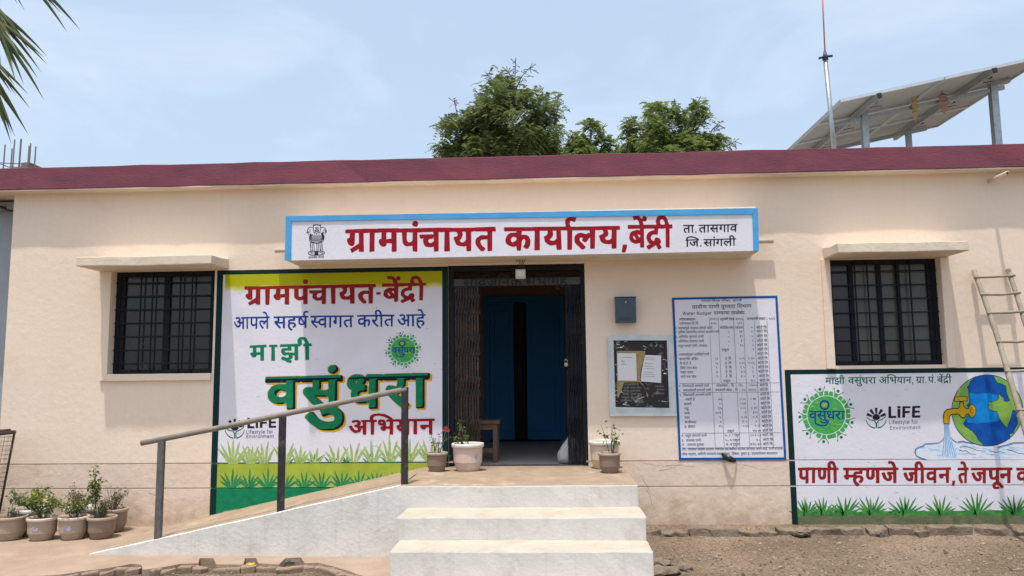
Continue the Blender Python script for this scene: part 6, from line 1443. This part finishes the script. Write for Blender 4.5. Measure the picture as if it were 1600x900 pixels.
# thin seed stalks above the group
dk = bmesh.new(); rs2 = random.Random(4)
GE = 'flower pots by the doorway'
E1 = at_z(681, 738, PZ); E2 = at_z(729.5, 737.5, PZ); E3 = at_z(947, 734.5, PZ); E4 = at_z(954, 740, PZ)
pot('small brown flower pot with thin red flowered plant, left of the doorway', E1.x, E1.y + .07, PZ, .103, .182, M_POT['brown'], M_POT['tan'], GE, [(L_POTD, dict(h=.20, spread=.10, nst=5, dens=9, leaf=.026)), (L_POT, dict(h=.18, spread=.04, nst=2, dens=8, leaf=.028))], seed=11)
pot('large washed pink flower pot with sparse green plant, left of the doorway', E2.x, E2.y + .09, PZ, .152, .262, M_POT['pink'], M_POT['whiterim'], GE, [(L_POT, dict(h=.26, spread=.05, nst=2, dens=16, leaf=.034, off=(-.04, 0))), (L_POT, dict(h=.12, spread=.16, nst=4, dens=14, leaf=.034, off=(-.08, 0)))], sticker=(.75, .22), seed=12)
pot('large cream flower pot right of the doorway, behind a smaller brown one', E3.x - .0, E3.y + .16, PZ, .150, .262, M_POT['cream'], M_POT['whiterim'], GE, None, seed=13)
pot('small brown flower pot with leafy sprig in front of the large cream pot', E4.x, E4.y + .08, PZ, .104, .182, M_POT['brown'], M_POT['tan'], GE, [(L_POT, dict(h=.30, spread=.04, nst=1, dens=6, leaf=.03)), (L_POT, dict(h=.30, spread=.17, nst=5, dens=9, leaf=.042, off=(.02, 0)))], seed=14)
fl = bmesh.new()
for (px, py) in ((697, 668), (694, 671), (700, 672)):
    c = at_y(px, py, -.3)
    for k in range(8):
        a = k / 8 * 6.28; d = Vector((math.cos(a), -.3, math.sin(a))) * .02; s_ = Vector((-math.sin(a), 0, math.cos(a))) * .009
        fl.faces.new([fl.verts.new(q) for q in (c, c + d * .6 + s_, c + d, c + d * .6 - s_)])
pl = thing('red_flower', 'single red flower on a thin stalk above the small brown pot at left', 'flower')
bm_obj('petals', fl, mat('dark red petals', (.30, .03, .04), .7), pl, normals=False)
tube('stem', [(E1.x + .03, E1.y + .07, PZ + .17), (E1.x + .06, E1.y + .09, PZ + .30), tuple(at_y(697, 671, -.3))], .0025, L_DRY, pl, n=5)

# ================================================================== things in the doorway
bn = thing('wooden_stool', 'small worn wooden bench end just inside the doorway at left', 'bench')
bx0, bx1, by0, by1 = -.83, -.555, .34, .62
box('seat', bx0 - .28, bx1 + .02, by0 - .02, by1 + .02, PZ + .40, PZ + .435, M_WOOD, bn, bevel=.004)
for x in (bx0 - .26, bx1 - .05):
    for yv in (by0, by1 - .045): box('leg', x, x + .045, yv, yv + .045, PZ, PZ + .40, M_WOOD, bn)
box('stretcher', bx0 - .22, bx1 - .05, by0 + .01, by0 + .035, PZ + .10, PZ + .15, M_WOOD, bn)
box('apron', bx0 - .22, bx1 - .05, by0 + .005, by0 + .03, PZ + .34, PZ + .40, M_WOOD, bn)
sk = bmesh.new(); bmesh.ops.create_uvsphere(sk, u_segments=20, v_segments=14, radius=1)
for v in sk.verts:
    h = (v.co.z + 1) / 2; w = 1 - .72 * h
    v.co = Vector((v.co.x * .17 * w + .05 * h, v.co.y * .13 * w, h * .31))
    v.co += noise.noise_vector(v.co * 14) * .012; v.co.z = max(v.co.z, 0)
bmesh.ops.translate(sk, verts=sk.verts, vec=(.17, .21, PZ))
tag(bm_obj('white_sack', sk, M_SACK, smooth=True), 'crumpled white sack on the floor inside the right gate leaf', 'sack')

# ================================================================== LADDER
ld = thing('bamboo_ladder', 'weathered bamboo ladder leaning on the wall at the right edge', 'ladder')
def ladpt(side, t):   # t 0 top .. 1 foot
    top = Vector((4.205 + side * .315, -.05, 2.465)); foot = Vector((4.16 + side * .37, -1.22, -.05))
    p = top.lerp(foot, t); 
    return p + Vector((.018 * math.sin(t * 7 + side * 2), .012 * math.sin(t * 5), 0))
for s in (0, 1):
    bm = tube_bm([ladpt(s, t / 24) for t in range(25)], [.022 + .006 * (t / 24) + (.004 if t % 5 == 0 else 0) for t in range(25)], 10)
    bm_obj('rail', bm, M_BAMB, ld, smooth=True)
for k, py in enumerate((434, 460, 489, 533, 581, 640, 705, 775)):
    # height of the rung from the photo row
    best = min((abs((lambda q: (Vector(((ROT.transposed() @ (q - CAM)))), ))(ladpt(0, t / 200))[0].y / -(ROT.transposed() @ (ladpt(0, t / 200) - CAM)).z * -FPX + 450 - py), t) for t in range(200))[1] / 200
    p, q = ladpt(0, best), ladpt(1, best); d = (q - p).normalized()
    tube('rung', [p - d * .03 + Vector((0, -.02, 0)), p.lerp(q, .5) + Vector((0, -.02, .004 * (-1) ** k)), q + d * .03 + Vector((0, -.02, .012))], .0135, M_BAMB, ld, n=8)

# ================================================================== WIRE BASKET at the left edge
wk = thing('wire_basket', 'rusty wire mesh tree guard with dark rim at the left picture edge', 'tree guard')
ty = -.52; TX, BXm = -5.36, -5.42
def bq(u, v, h):    # tapered square column
    w = .26 + .05 * h; c = Vector((-5.73, -.52, 0)); return Vector((c.x + (u - .5) * 2 * w + .05 * h, c.y + (v - .5) * 2 * w * .9, h * .96 + .01))
for u, v in ((0, 0), (1, 0), (1, 1), (0, 1)):
    tube('corner_rod', [bq(u, v, 0), bq(u, v, 1)], .011, M_RUSTY, wk, n=6)
cor = [(0, 0), (1, 0), (1, 1), (0, 1), (0, 0)]
bm = bmesh.new()
for (a, b) in zip(cor, cor[1:]):
    for h in [i / 22 for i in range(1, 22)]: tube_bm([bq(*a, h), bq(*b, h)], .0012, 4, bm, caps=False)
    for k in range(1, 13):
        u = a[0] + (b[0] - a[0]) * k / 13; v = a[1] + (b[1] - a[1]) * k / 13; tube_bm([bq(u, v, 0), bq(u, v, 1)], .0012, 4, bm, caps=False)
bm_obj('wire_mesh', bm, M_RUSTY, wk)
for (a, b) in zip(cor, cor[1:]): tube('rim_bar', [bq(*a, 1.0), bq(*b, 1.0)], .020, M_RUSTY, wk, n=6); tube('base_bar', [bq(*a, .02), bq(*b, .02)], .009, M_RUSTY, wk, n=6)
rr_ = rough_box('rim_cover', -5.96, -5.41, -.80, -.24, .965, .995, M_RUSTY, wk, bevel=.006, step=.1, amp=.012, seed=6)

# ================================================================== EDGING BRICKS, BROKEN KERB, LITTER
eg = thing('brick_edging', 'uneven row of dusty edging bricks along the front of the concrete apron', 'edging')
rb = random.Random(12)
M_BRK = mat('dusty edging brick', (.30, .215, .15), .95, var=.35, vscale=12, bump=.8, bscale=30, bdist=.012)
pts = [at_z(p[0], p[1], 0) for p in [(20, 903), (100, 897), (131, 892), (184, 885), (221, 883), (250, 887), (282, 881), (308, 880), (338, 882), (380, 882), (404, 880), (436, 882), (476, 880), (497, 879), (520, 885), (545, 892), (575, 899)]]
proto_me = []
for s in range(4):
    bm = box_bm(-.058, .058, -.035, .035, -.05, .038, .012)
    for v in bm.verts: v.co += noise.noise_vector(v.co * 18 + Vector((s * 9, 0, 0))) * .016
    me = bpy.data.meshes.new('brick'); bmesh.ops.recalc_face_normals(bm, faces=bm.faces[:]); bm.to_mesh(me); bm.free(); me.materials.append(M_BRK); proto_me.append(me)
seg = []
for a, b in zip(pts, pts[1:]):
    L = (b - a).length; k = max(1, round(L / .112))
    for i in range(k): seg.append((a.lerp(b, (i + .5) / k), math.atan2(b.y - a.y, b.x - a.x)))
for i, (p, an) in enumerate(seg):
    if i in (8, 13): continue
    o = bpy.data.objects.new('brick', rb.choice(proto_me)); o.location = (p.x, p.y - .035 + rb.uniform(-.012, .012), -.046 + rb.uniform(-.014, .004))
    o.rotation_euler = (rb.uniform(-.12, .12), rb.uniform(-.1, .1), an + rb.uniform(-.2, .2)); link(o, eg)
kb = thing('broken_kerb', 'low line of broken concrete kerb stones at the foot of the wall, right of the steps', 'kerb')
x = .80; k = 0
while x < 6.4:
    L = rb.choice((rb.uniform(.08, .2), rb.uniform(.2, .55))); w = rb.uniform(.04, .11); h = rb.uniform(.012, .055)
    if rb.random() < .22: x += L * .6; continue
    bm = box_bm(x, x + L - .012, -.26 - w + .10, -.13 + rb.uniform(-.02, .02), -.09, -.09 + h + .062, .009)
    for ax in range(1, int(L / .07) + 1):
        bmesh.ops.bisect_plane(bm, geom=bm.verts[:] + bm.edges[:] + bm.faces[:], plane_co=(x + ax * .07, 0, 0), plane_no=(1, 0, 0))
    for v in bm.verts: v.co += noise.noise_vector(v.co * 7) * .036 + noise.noise_vector(v.co * 27) * .014
    bm_obj('kerb_stone', bm, M_STONE, kb); x += L + (rb.uniform(0, .10) if rb.random() < .3 else 0); k += 1
# raised soil strip between kerb and wall
V = []; Fc = []; n = 110
for i in range(n + 1):
    xx = .72 + 6.0 * i / n
    for j, (yy, zz) in enumerate(((0.0, .012), (-.08, .004), (-.15, -.030), (-.27, -.058), (-.42, -.075))):
        V.append((xx, yy + (.03 * noise.noise(Vector((xx * 4, j, 0))) if j > 1 else 0), zz + .010 * noise.noise(Vector((xx * 9, j * 3, 1)))))
for i in range(n):
    for j in range(4): a = i * 5 + j; Fc.append((a + 1, a + 6, a + 5, a))
tag(mesh_obj('soil_strip', V, Fc, M_GROUND, smooth=True), kind='structure')
def rock(label, px, py, z, s, seed, flat=.55, m=M_STONE, name='rock', cat='rock', group='stones lying on the gravel'):
    p = at_z(px, py, z); bm = bmesh.new(); bmesh.ops.create_icosphere(bm, subdivisions=2, radius=1)
    for v in bm.verts:
        q = v.co.copy(); v.co = Vector((q.x * s * 1.3, q.y * s, q.z * s * flat)) + noise.noise_vector(q * 1.6 + Vector((seed, 0, 0))) * s * .45
    o = bm_obj(name, bm, m); o.location = (p.x, p.y, z + s * .2); return tag(o, label, cat, group)
rock('pale broken concrete lump at the foot of the right mural border', 1252, 834, -.03, .075, 1, .5)
rock('small brown stone lump in front of the kerb under the red slogan', 1371, 835, -.04, .06, 2, .6)
rock('flat broken slab beside the lowest step, nearer the wall', 1033, 882, -.05, .07, 3, .35)
rock('larger broken slab beside the lowest step at the bottom edge', 1036, 897, -.055, .10, 4, .4)
rock('dark angular rock with pale top on the gravel right of the steps', 1070, 890, -.05, .055, 5, .8)
lt = [('crumpled yellow wrapper', 392, 884, (.65, .45, .02)), ('crumpled white paper scrap left of the dark gaps', 205, 892, (.55, .53, .5)), ('teal and grey litter scrap', 453, 879, (.12, .2, .2)), ('crumpled white scrap', 482, 885, (.6, .58, .56)), ('tiny white bag scrap', 262, 889, (.5, .5, .48))]
for i, (lb, px, py, c) in enumerate(lt):
    p = at_z(px, py, GZ + .02); bm = bmesh.new(); bmesh.ops.create_grid(bm, x_segments=5, y_segments=4, size=.032)
    for v in bm.verts: v.co += noise.noise_vector(v.co * 40 + Vector((i * 5, 0, 0))) * .024
    o = bm_obj('litter', bm, mat('litter %d' % i, c, .6, var=.3, vscale=30)); o.location = (p.x, p.y, GZ + .03); tag(o, lb + ' on the gravel before the ramp', 'litter')

V = []; Fc = []
for i in range(420):
    xx, yy = (rb.uniform(.8, 6.4), rb.uniform(-2.8, -.35)) if i % 3 else (rb.uniform(-5.4, -1.2), rb.uniform(-2.3, -1.45))
    a = rb.uniform(0, 6.28); L = rb.uniform(.012, .035); w = L * rb.uniform(.12, .4); c, s = math.cos(a), math.sin(a); z = gz(xx, yy) + rb.uniform(.006, .016); b0_ = len(V)
    for u, v, h in ((-L, 0, 0), (0, w, .004), (L, 0, .008), (0, -w, .002)): V.append((xx + u * c - v * s, yy + u * s + v * c, z + h))
    Fc.append((b0_, b0_ + 1, b0_ + 2, b0_ + 3))
tag(mesh_obj('dry_leaves', V, Fc, mat('dry leaf litter', (.24, .17, .09), .9, color2=(.40, .33, .22), vscale=2)), kind='stuff')

# ================================================================== ROOF: antenna, solar array
an = thing('radio_antenna', 'thin galvanised antenna mast with a reddish whip on the roof', 'antenna')
b0 = at_y(1303.5, 236, .6); b1 = at_y(1289.5, 92, .6); b2 = at_y(1282.5, -60, .6)
b0z = b0 + (b0 - b1).normalized() * .35
tube('mast', [b0z, b1], .024, M_GALV, an, n=10)
tube('whip', [b1, b2], .008, M_REDW, an, n=6)
cc = b1.copy()
tube('coupling', [cc - Vector((0, 0, .01)), cc + Vector((0, 0, .035)), cc + Vector((0, 0, .09))], .034, M_NAVYP, an, n=10, r1=.014)
for sx in (-1, 1): tube('clamp_arm', [cc + Vector((0, 0, .03)), cc + Vector((sx * .075, -.02, .012 + .012 * sx))], .014, M_NAVYP, an, n=6)
sa = thing('solar_array', 'tilted solar panels seen from below on steel legs on the roof', 'solar panel')
A0 = at_y(1313, 157.5, 3.0); B0 = at_y(1640, 86, 3.0)
e1 = (B0 - A0); e1n = e1.normalized(); e2 = Vector((0, 1, 0)); N = e1n.cross(e2).normalized()
if N.z < 0: N = -N
def sp_(u, v, w=0): return A0 + e1n * u + e2 * v + N * w
LU = e1.length; LV = 3.15
def slab(nm, u0, u1, v0, v1, w0, w1, m, par):
    P = [sp_(u, v, w) for w in (w0, w1) for (u, v) in ((u0, v0), (u1, v0), (u1, v1), (u0, v1))]
    bm = bmesh.new(); vs = [bm.verts.new(p) for p in P]
    for f in ((0, 1, 2, 3), (4, 5, 6, 7), (0, 1, 5, 4), (1, 2, 6, 5), (2, 3, 7, 6), (3, 0, 4, 7)): bm.faces.new([vs[i] for i in f])
    return bm_obj(nm, bm, m, par)
nu, nv = 2, 3
for i in range(nu):
    for j in range(nv):
        u0, u1 = LU * i / nu + .006, LU * (i + 1) / nu - .006; v0, v1 = LV * j / nv + .006, LV * (j + 1) / nv - .006
        p = slab('panel', u0 + .03, u1 - .03, v0 + .03, v1 - .03, .012, .018, M_BACK, sa)
        slab('cell_face', u0 + .012, u1 - .012, v0 + .012, v1 - .012, .0195, .026, M_CELL, p)
        for a in ((u0, u1, v0, v0 + .03), (u0, u1, v1 - .03, v1), (u0, u0 + .03, v0 + .031, v1 - .031), (u1 - .03, u1, v0 + .031, v1 - .031)):
            slab('panel_frame', *a, -.018, .022, M_ALU, p)
        jb = (u0 + (u1 - u0) * (.55 if i else .40), v0 + (v1 - v0) * .45)
        slab('junction_box', jb[0], jb[0] + .13, jb[1], jb[1] + .05, -.02, .010, M_BLK, p)
        cb = bmesh.new(); tube_bm([sp_(jb[0] + .02, jb[1], -.01), sp_(jb[0] + .06, jb[1] + .12, -.04), sp_(jb[0] + .20, jb[1] + .16, -.03), sp_(jb[0] + .30, jb[1] + .25, -.02)], .006, 5, cb)
        bm_obj('cable', cb, M_BLK, p)
for u in (LU * .17, LU * .72):
    pr = slab('purlin', u, u + .06, -.02, LV, -.09, -.019, M_GALV, sa); slab('end_cap', u - .003, u + .063, -.028, -.021, -.093, -.016, M_BLK, pr)
for v, uu in ((.8, (.33, 2.78)), (2.55, (.3, 2.45))):
    slab('beam', uu[0] - .15, uu[1] + .02, v, v + .055, -.15, -.092, M_GALV, sa)
def leg(px, py, Y, w):
    t = at_y(px, py, Y); return box('leg', t.x - w, t.x + w, Y - w, Y + w, 3.70, t.z, M_GALV, sa)
leg(1349, 172, 3.83, .045); leg(1550.5, 131, 3.83, .05); leg(1419, 208, 5.6, .04)
lg = at_y(1549, 128, 3.8); box('leg_head', lg.x - .12, lg.x + .27, 3.77, 3.86, lg.z - .02, lg.z + .045, M_GALV, sa, bevel=.006)
def hanging(label, px, y0, y1, m, seed, Y=3.75, w=.055):
    a, b = at_y(px, y0, Y), at_y(px + 3, y1, Y); bm = bmesh.new(); n = 16
    pr = []; r = random.Random(seed)
    for i in range(n + 1):
        t = i / n; rad = w * (math.sin(math.pi * min(1, t * .85 + .12)) ** .6) * (1 - .45 * t) * r.uniform(.8, 1.15)
        pr.append((a.lerp(b, t) + Vector((r.uniform(-.008, .008), 0, 0)), max(.006, rad * (1 + .16 * (i % 3 - 1)))))
    tube_bm([p for p, _ in pr], [q for _, q in pr], 9, bm)
    for v in bm.verts: v.co += noise.noise_vector(v.co * 40) * .014
    tg = thing('hanging_bundle', label, 'bundle'); bm_obj('bundle_body', bm, m, tg)
    tube('string', [a - Vector((0, 0, .02)), a + Vector((0, .02, .10))], .006, m, tg, n=5)
hanging('pale straw bundle hanging under the solar panels', 1428, 148, 190, M_CORN, 1)
hanging('faded pinkish cloth bundle hanging under the solar panels, right of the straw one', 1473, 147, 177, M_CLOTH, 2, w=.075)

# ================================================================== NEIGHBOUR BUILDING at the far left
ng = thing('neighbour_building', 'blue grey neighbouring building past the left end of the office', 'building')
rough_box('wall', -11.0, -5.79, .35, 9.0, -.2, 3.36, M_NBW, ng, bevel=.02, step=1, amp=.01)
rough_box('roof_edge', -11.2, -5.76, .22, 9.2, 3.355, 3.44, M_CONC, ng, bevel=.015, step=.8, amp=.006)
cm = at_y(14, 328, .33)
cam_h = box('camera_arm', cm.x + .0, cm.x + .05, .15, .345, cm.z - .015, cm.z + .005, M_BLK, ng)
box('camera_body', cm.x - .04, cm.x + .03, .08, .18, cm.z - .035, cm.z + .02, M_CONC, cam_h, bevel=.008)
rc = thing('rebar_column', 'stub of unfinished column with bare steel rods on the far left roof', 'column')
r0, r1 = at_y(8, 262, 6), at_y(57, 262, 6)
rough_box('concrete_stub', r0.x + .42, r1.x - .02, 5.8, 6.2, 3.43, r0.z + .06, M_STONE, rc, bevel=.02, step=.2, amp=.02)
for px, py in ((8, 226), (19, 232), (23, 218), (33, 217), (46, 228), (48, 224), (56, 229)):
    t = at_y(px, py, 6 + rb.uniform(-.15, .15)); tube('rebar_rod', [(t.x - .03, t.y, 3.43), tuple(t)], .016 if px in (33, 46) else .012, M_RUSTY, rc, n=6)
z = at_y(30, 257, 6).z
tube('tie_ring', [(r0.x - .05, 5.85, z), (r1.x - .1, 5.85, z - .04), (r1.x - .1, 6.15, z - .04), (r0.x - .05, 6.15, z), (r0.x - .05, 5.85, z)], .008, M_RUSTY, rc, n=5)

# ================================================================== TREES behind the roof
def spray(V, Fc, p, d, L, r, lf=.05, n=6):
    """a feathery compound leaf: a stalk with paired leaflets"""
    side = d.cross(Vector((r.uniform(-.4, .4), r.uniform(-.4, .4), 1))).normalized(); up = side.cross(d).normalized()
    for i in range(n):
        t = (i + .5) / n; q = p + d * L * t - Vector((0, 0, L * .6 * t * t))
        for s in (-1, 1):
            b = len(V); tip = q + side * s * lf * (1.2 - .5 * t) + d * lf * .35 - up * lf * r.uniform(-.1, .5); w = d * lf * r.uniform(.20, .36)
            V.extend((q - w, tip, q + w)); Fc.append((b, b + 1, b + 2))
def tree(label, crowns, trunk, r, nspray, leafm, twigs, lf=.06):
    t = thing('tree', label, 'tree', loc=(trunk[0], trunk[1], 0))
    base = Vector(trunk); V, Fc = [], []; bb = bmesh.new()
    cz = min(c[0].z for c in crowns)
    fork = Vector((base.x, base.y, cz - 1.6))
    tube_bm([Vector((base.x, base.y, -.3)), Vector((base.x + .1, base.y, 1.5)), fork], .22, 8, bb, r1=.15)
    tot = sum(c[1] * c[1] * c[2] for c in crowns)
    for (c, rx, rz_) in crowns:
        tube_bm([fork, fork.lerp(c, .55) + Vector((r.uniform(-.15, .15), 0, -.1)), c + Vector((0, 0, rz_ * .3))], .09, 6, bb, r1=.02)
        k = int(nspray * rx * rx * rz_ / tot)
        clumps = []
        for _ in range(max(6, int(k / 55))):
            while True:
                q = Vector((r.uniform(-1, 1), r.uniform(-1, 1), r.uniform(-1, 1)))
                if .2 < q.length < 1: break
            q = q.normalized() * (q.length ** .45) * r.choice((.9, 1.0, 1.0, 1.22)); clumps.append(Vector((q.x * rx, q.y * rx, q.z * rz_)))
        for cl in clumps:
            pc = c + cl; s = r.uniform(.55, 1.0) * min(rx, rz_) * .42
            tube_bm([c + cl * .2, c + cl * .7 + Vector((0, 0, -.03)), pc], .018, 4, bb, caps=False, r1=.006)
            for _ in range(int(k / len(clumps))):
                o = Vector((r.gauss(0, 1), r.gauss(0, 1), r.gauss(0, .8))) * s * .5
                d = (o.normalized() * .8 + Vector((cl.x, cl.y, cl.z)).normalized() * .5 + Vector((r.uniform(-.9, .9), r.uniform(-.9, .9), r.uniform(-.7, .7)))).normalized()
                spray(V, Fc, pc + o, d, lf * r.uniform(1.8, 4.2), r, lf * r.uniform(.7, 1.15))
    bm_obj('trunk', bb, M_BARK, t)
    t_crown = mesh_obj('crown', V, Fc, leafm, t)
    # bare pod bearing twigs standing out of the crown
    tw = bmesh.new(); TV, TF = [], []
    for (a, b) in twigs:
        a, b = Vector(a), Vector(b); d = b - a; mid = a.lerp(b, .5) + Vector((r.uniform(-.05, .05), 0, r.uniform(-.02, .05)))
        tube_bm([a, mid, b], .02, 4, tw, r1=.007)
        for k in range(20):
            s = r.uniform(.35, 1.0); p = a.lerp(b, s); dd = (d.normalized() * .5 + Vector((r.uniform(-1, 1), r.uniform(-1, 1), r.uniform(-.9, .5)))).normalized()
            L = r.uniform(.10, .26); sd = dd.cross(Vector((0, 1, 0))).normalized() * .012; q = p + dd * L + Vector((0, 0, -L * .3)); b0_ = len(TV)
            TV.extend((p - sd * .5, p + sd * .5, q + sd, q - sd)); TF.append((b0_, b0_ + 1, b0_ + 2, b0_ + 3))
    bm_obj('bare_twigs', tw, L_DRY, t); tag(mesh_obj('dry_pods', TV, TF, L_DRY, t), kind='stuff')
    for o in t.children: o.location = (-trunk[0], -trunk[1], 0)
    return t
def TP(px, py, Y): return at_y(px, py, Y)
rt = random.Random(31)
def cr(px, py, Y, rpx, rzpx): 
    p = TP(px, py, Y); s = (Y + 7.8) / 1200; return (p, rpx * s, rzpx * s)
Yt = 11.0
tree('largest dark green feathery tree rising behind the roof above the name board', [cr(800, 200, Yt, 62, 58), cr(735, 228, Yt, 50, 42), cr(855, 225, Yt + .5, 36, 45), cr(795, 255, Yt + .5, 85, 45), cr(782, 160, Yt, 30, 30), cr(735, 195, Yt, 24, 22), cr(838, 185, Yt, 26, 24), cr(700, 245, Yt, 28, 18)],
     tuple(TP(790, 400, Yt + .6)), rt, 9500, L_DARK,
     [(TP(800, 160, Yt), TP(806, 90, Yt)), (TP(806, 140, Yt), TP(830, 103, Yt)), (TP(785, 145, Yt), TP(758, 112, Yt)), (TP(803, 130, Yt), TP(790, 108, Yt)), (TP(765, 165, Yt), TP(742, 140, Yt)), (TP(720, 205, Yt), TP(709, 155, Yt)), (TP(710, 225, Yt), TP(682, 200, Yt)), (TP(848, 185, Yt), TP(847, 138, Yt)), (TP(865, 200, Yt), TP(872, 152, Yt)), (TP(700, 215, Yt), TP(690, 185, Yt)), (TP(870, 215, Yt), TP(862, 165, Yt))], lf=.070)
tree('small round green tree between the two larger ones behind the roof', [cr(922, 222, 12.5, 26, 26), cr(905, 240, 12.5, 22, 18), cr(948, 240, 12.5, 20, 16), cr(925, 262, 12.5, 50, 30), cr(893, 215, 12.3, 9, 12), cr(968, 244, 12.5, 20, 12), cr(905, 236, 12.5, 24, 20), cr(940, 236, 12.5, 24, 18)],
     tuple(TP(925, 420, 12.6)), rt, 3600, L_MID, [(TP(930, 215, 12.5), TP(945, 196, 12.5))], lf=.070)
tree('bright green feathery tree with bare twigs on its right, behind the roof', [cr(1035, 205, 10.5, 42, 36), cr(1075, 200, 10.5, 30, 30), cr(1000, 215, 10.5, 24, 26), cr(1105, 228, 10.5, 34, 18), cr(1050, 250, 10.8, 75, 36), cr(1030, 180, 10.5, 18, 16), cr(1135, 238, 10.5, 14, 6)],
     tuple(TP(1050, 420, 10.9)), rt, 4600, L_MID,
     [(TP(1075, 190, 10.5), TP(1095, 150, 10.5)), (TP(1088, 205, 10.5), TP(1110, 165, 10.5)), (TP(1105, 220, 10.5), TP(1125, 190, 10.5)), (TP(1120, 232, 10.5), TP(1150, 220, 10.5)), (TP(1000, 200, 10.5), TP(985, 180, 10.5)), (TP(1040, 180, 10.5), TP(1055, 162, 10.5)), (TP(990, 215, 10.5), TP(982, 188, 10.5))], lf=.070)

# ================================================================== PALM at the left, fronds reaching into the picture
pm = thing('coconut_palm', 'coconut palm whose drooping frond tips enter at the top left corner', 'palm tree', loc=(-8.4, -.1, 0))
top = Vector((-8.4, -.1, 5.7))
bm = tube_bm([Vector((-8.25, -.1, -.2)), Vector((-8.4, -.15, 2)), Vector((-8.35, -.1, 4)), top], .16, 10, r1=.10)
tk = bm_obj('trunk', bm, M_BARK, pm, smooth=True)
def frond(pts, r, L0, n=44, both=True, droop=.55, m=M_PALM, lean=None):
    V, Fc = [], []; bm = bmesh.new(); tube_bm(pts, .018, 6, bm, r1=.005); st_ = bm_obj('frond_stalk', bm, M_PALM, pm)
    segs = []; tot = 0
    for a, b in zip(pts, pts[1:]): segs.append((a, b, tot)); tot += (b - a).length
    for i in range(n):
        s = tot * (.12 + .88 * i / (n - 1)); a, b, s0 = [q for q in segs if q[2] <= s][-1]; t = (s - s0) / (b - a).length; p = a.lerp(b, min(1, t)); d = (b - a).normalized()
        sd = d.cross(Vector((0, 0, 1))).normalized()
        for sg in ((-1, 1) if both else (1,)):
            L = L0 * (.55 + .45 * math.sin(math.pi * (i + 4) / (n + 4))) * r.uniform(.85, 1.1)
            ld = (d * .75 + sd * sg * r.uniform(.45, .75) + Vector((0, 0, -droop * r.uniform(.7, 1.2)))).normalized()
            if lean: ld = (Vector(lean) + Vector((r.uniform(-.22, .22), sg * .25 + r.uniform(-.15, .15), r.uniform(-.25, .25)))).normalized(); L = L0 * r.uniform(.75, 1.1)
            w = ld.cross(Vector((r.uniform(-.2, .2), 1, r.uniform(-.2, .2)))).normalized() * .021
            if w.length < .01: w = Vector((0, 0, .02))
            prev = None
            for k in range(6):
                u = k / 5; q = p + ld * L * u + Vector((0, 0, -.22 * L * u * u)); ww = w * (1.0, 1.15, 1.05, .85, .5, .04)[k]
                fold = ld.cross(w).normalized() * (.006 * (1 - u)); b0_ = len(V); V.extend((q - ww, q + fold, q + ww))
                if k:
                    Fc.append((b0_ - 3, b0_, b0_ + 1, b0_ - 2)); Fc.append((b0_ - 2, b0_ + 1, b0_ + 2, b0_ - 1))
    lf_ = mesh_obj('frond_leaflets', V, Fc, m, pm)
rp2 = random.Random(44)
# three fronds pass just left of the picture; their leaflet tips hang into it
frond([top, at_y(-200, -150, .5), at_y(-90, -110, .5), at_y(10, -60, .6), at_y(40, -38, .6)], rp2, .72, n=34, lean=(.75, 0, -.55))
frond([top, at_y(-200, -80, .4), at_y(-100, -50, .4), at_y(-30, -10, .4), at_y(-3, 48, .4)], rp2, .74, n=48, lean=(.62, 0, -.62))
frond([top, at_y(-220, -10, .5), at_y(-110, 10, .5), at_y(-42, 60, .6), at_y(-18, 128, .6)], rp2, .66, n=46, lean=(.55, 0, -.75))
for a in (100, 150, 200, 250, 300, 340):
    d = Vector((math.cos(math.radians(a)), math.sin(math.radians(a)), 0)); 
    if a in (340,): d = Vector((.2, -1, 0)).normalized()
    frond([top, top + d * .7 + Vector((0, 0, .45)), top + d * 1.5 + Vector((0, 0, .35)), top + d * 2.2 + Vector((0, 0, -.4))], rp2, .6, n=26)
for ch in pm.children: ch.location = (8.4, .1, 0)
# pots were modelled about their own origin; everything else parented to an Empty at the world origin keeps world coordinates
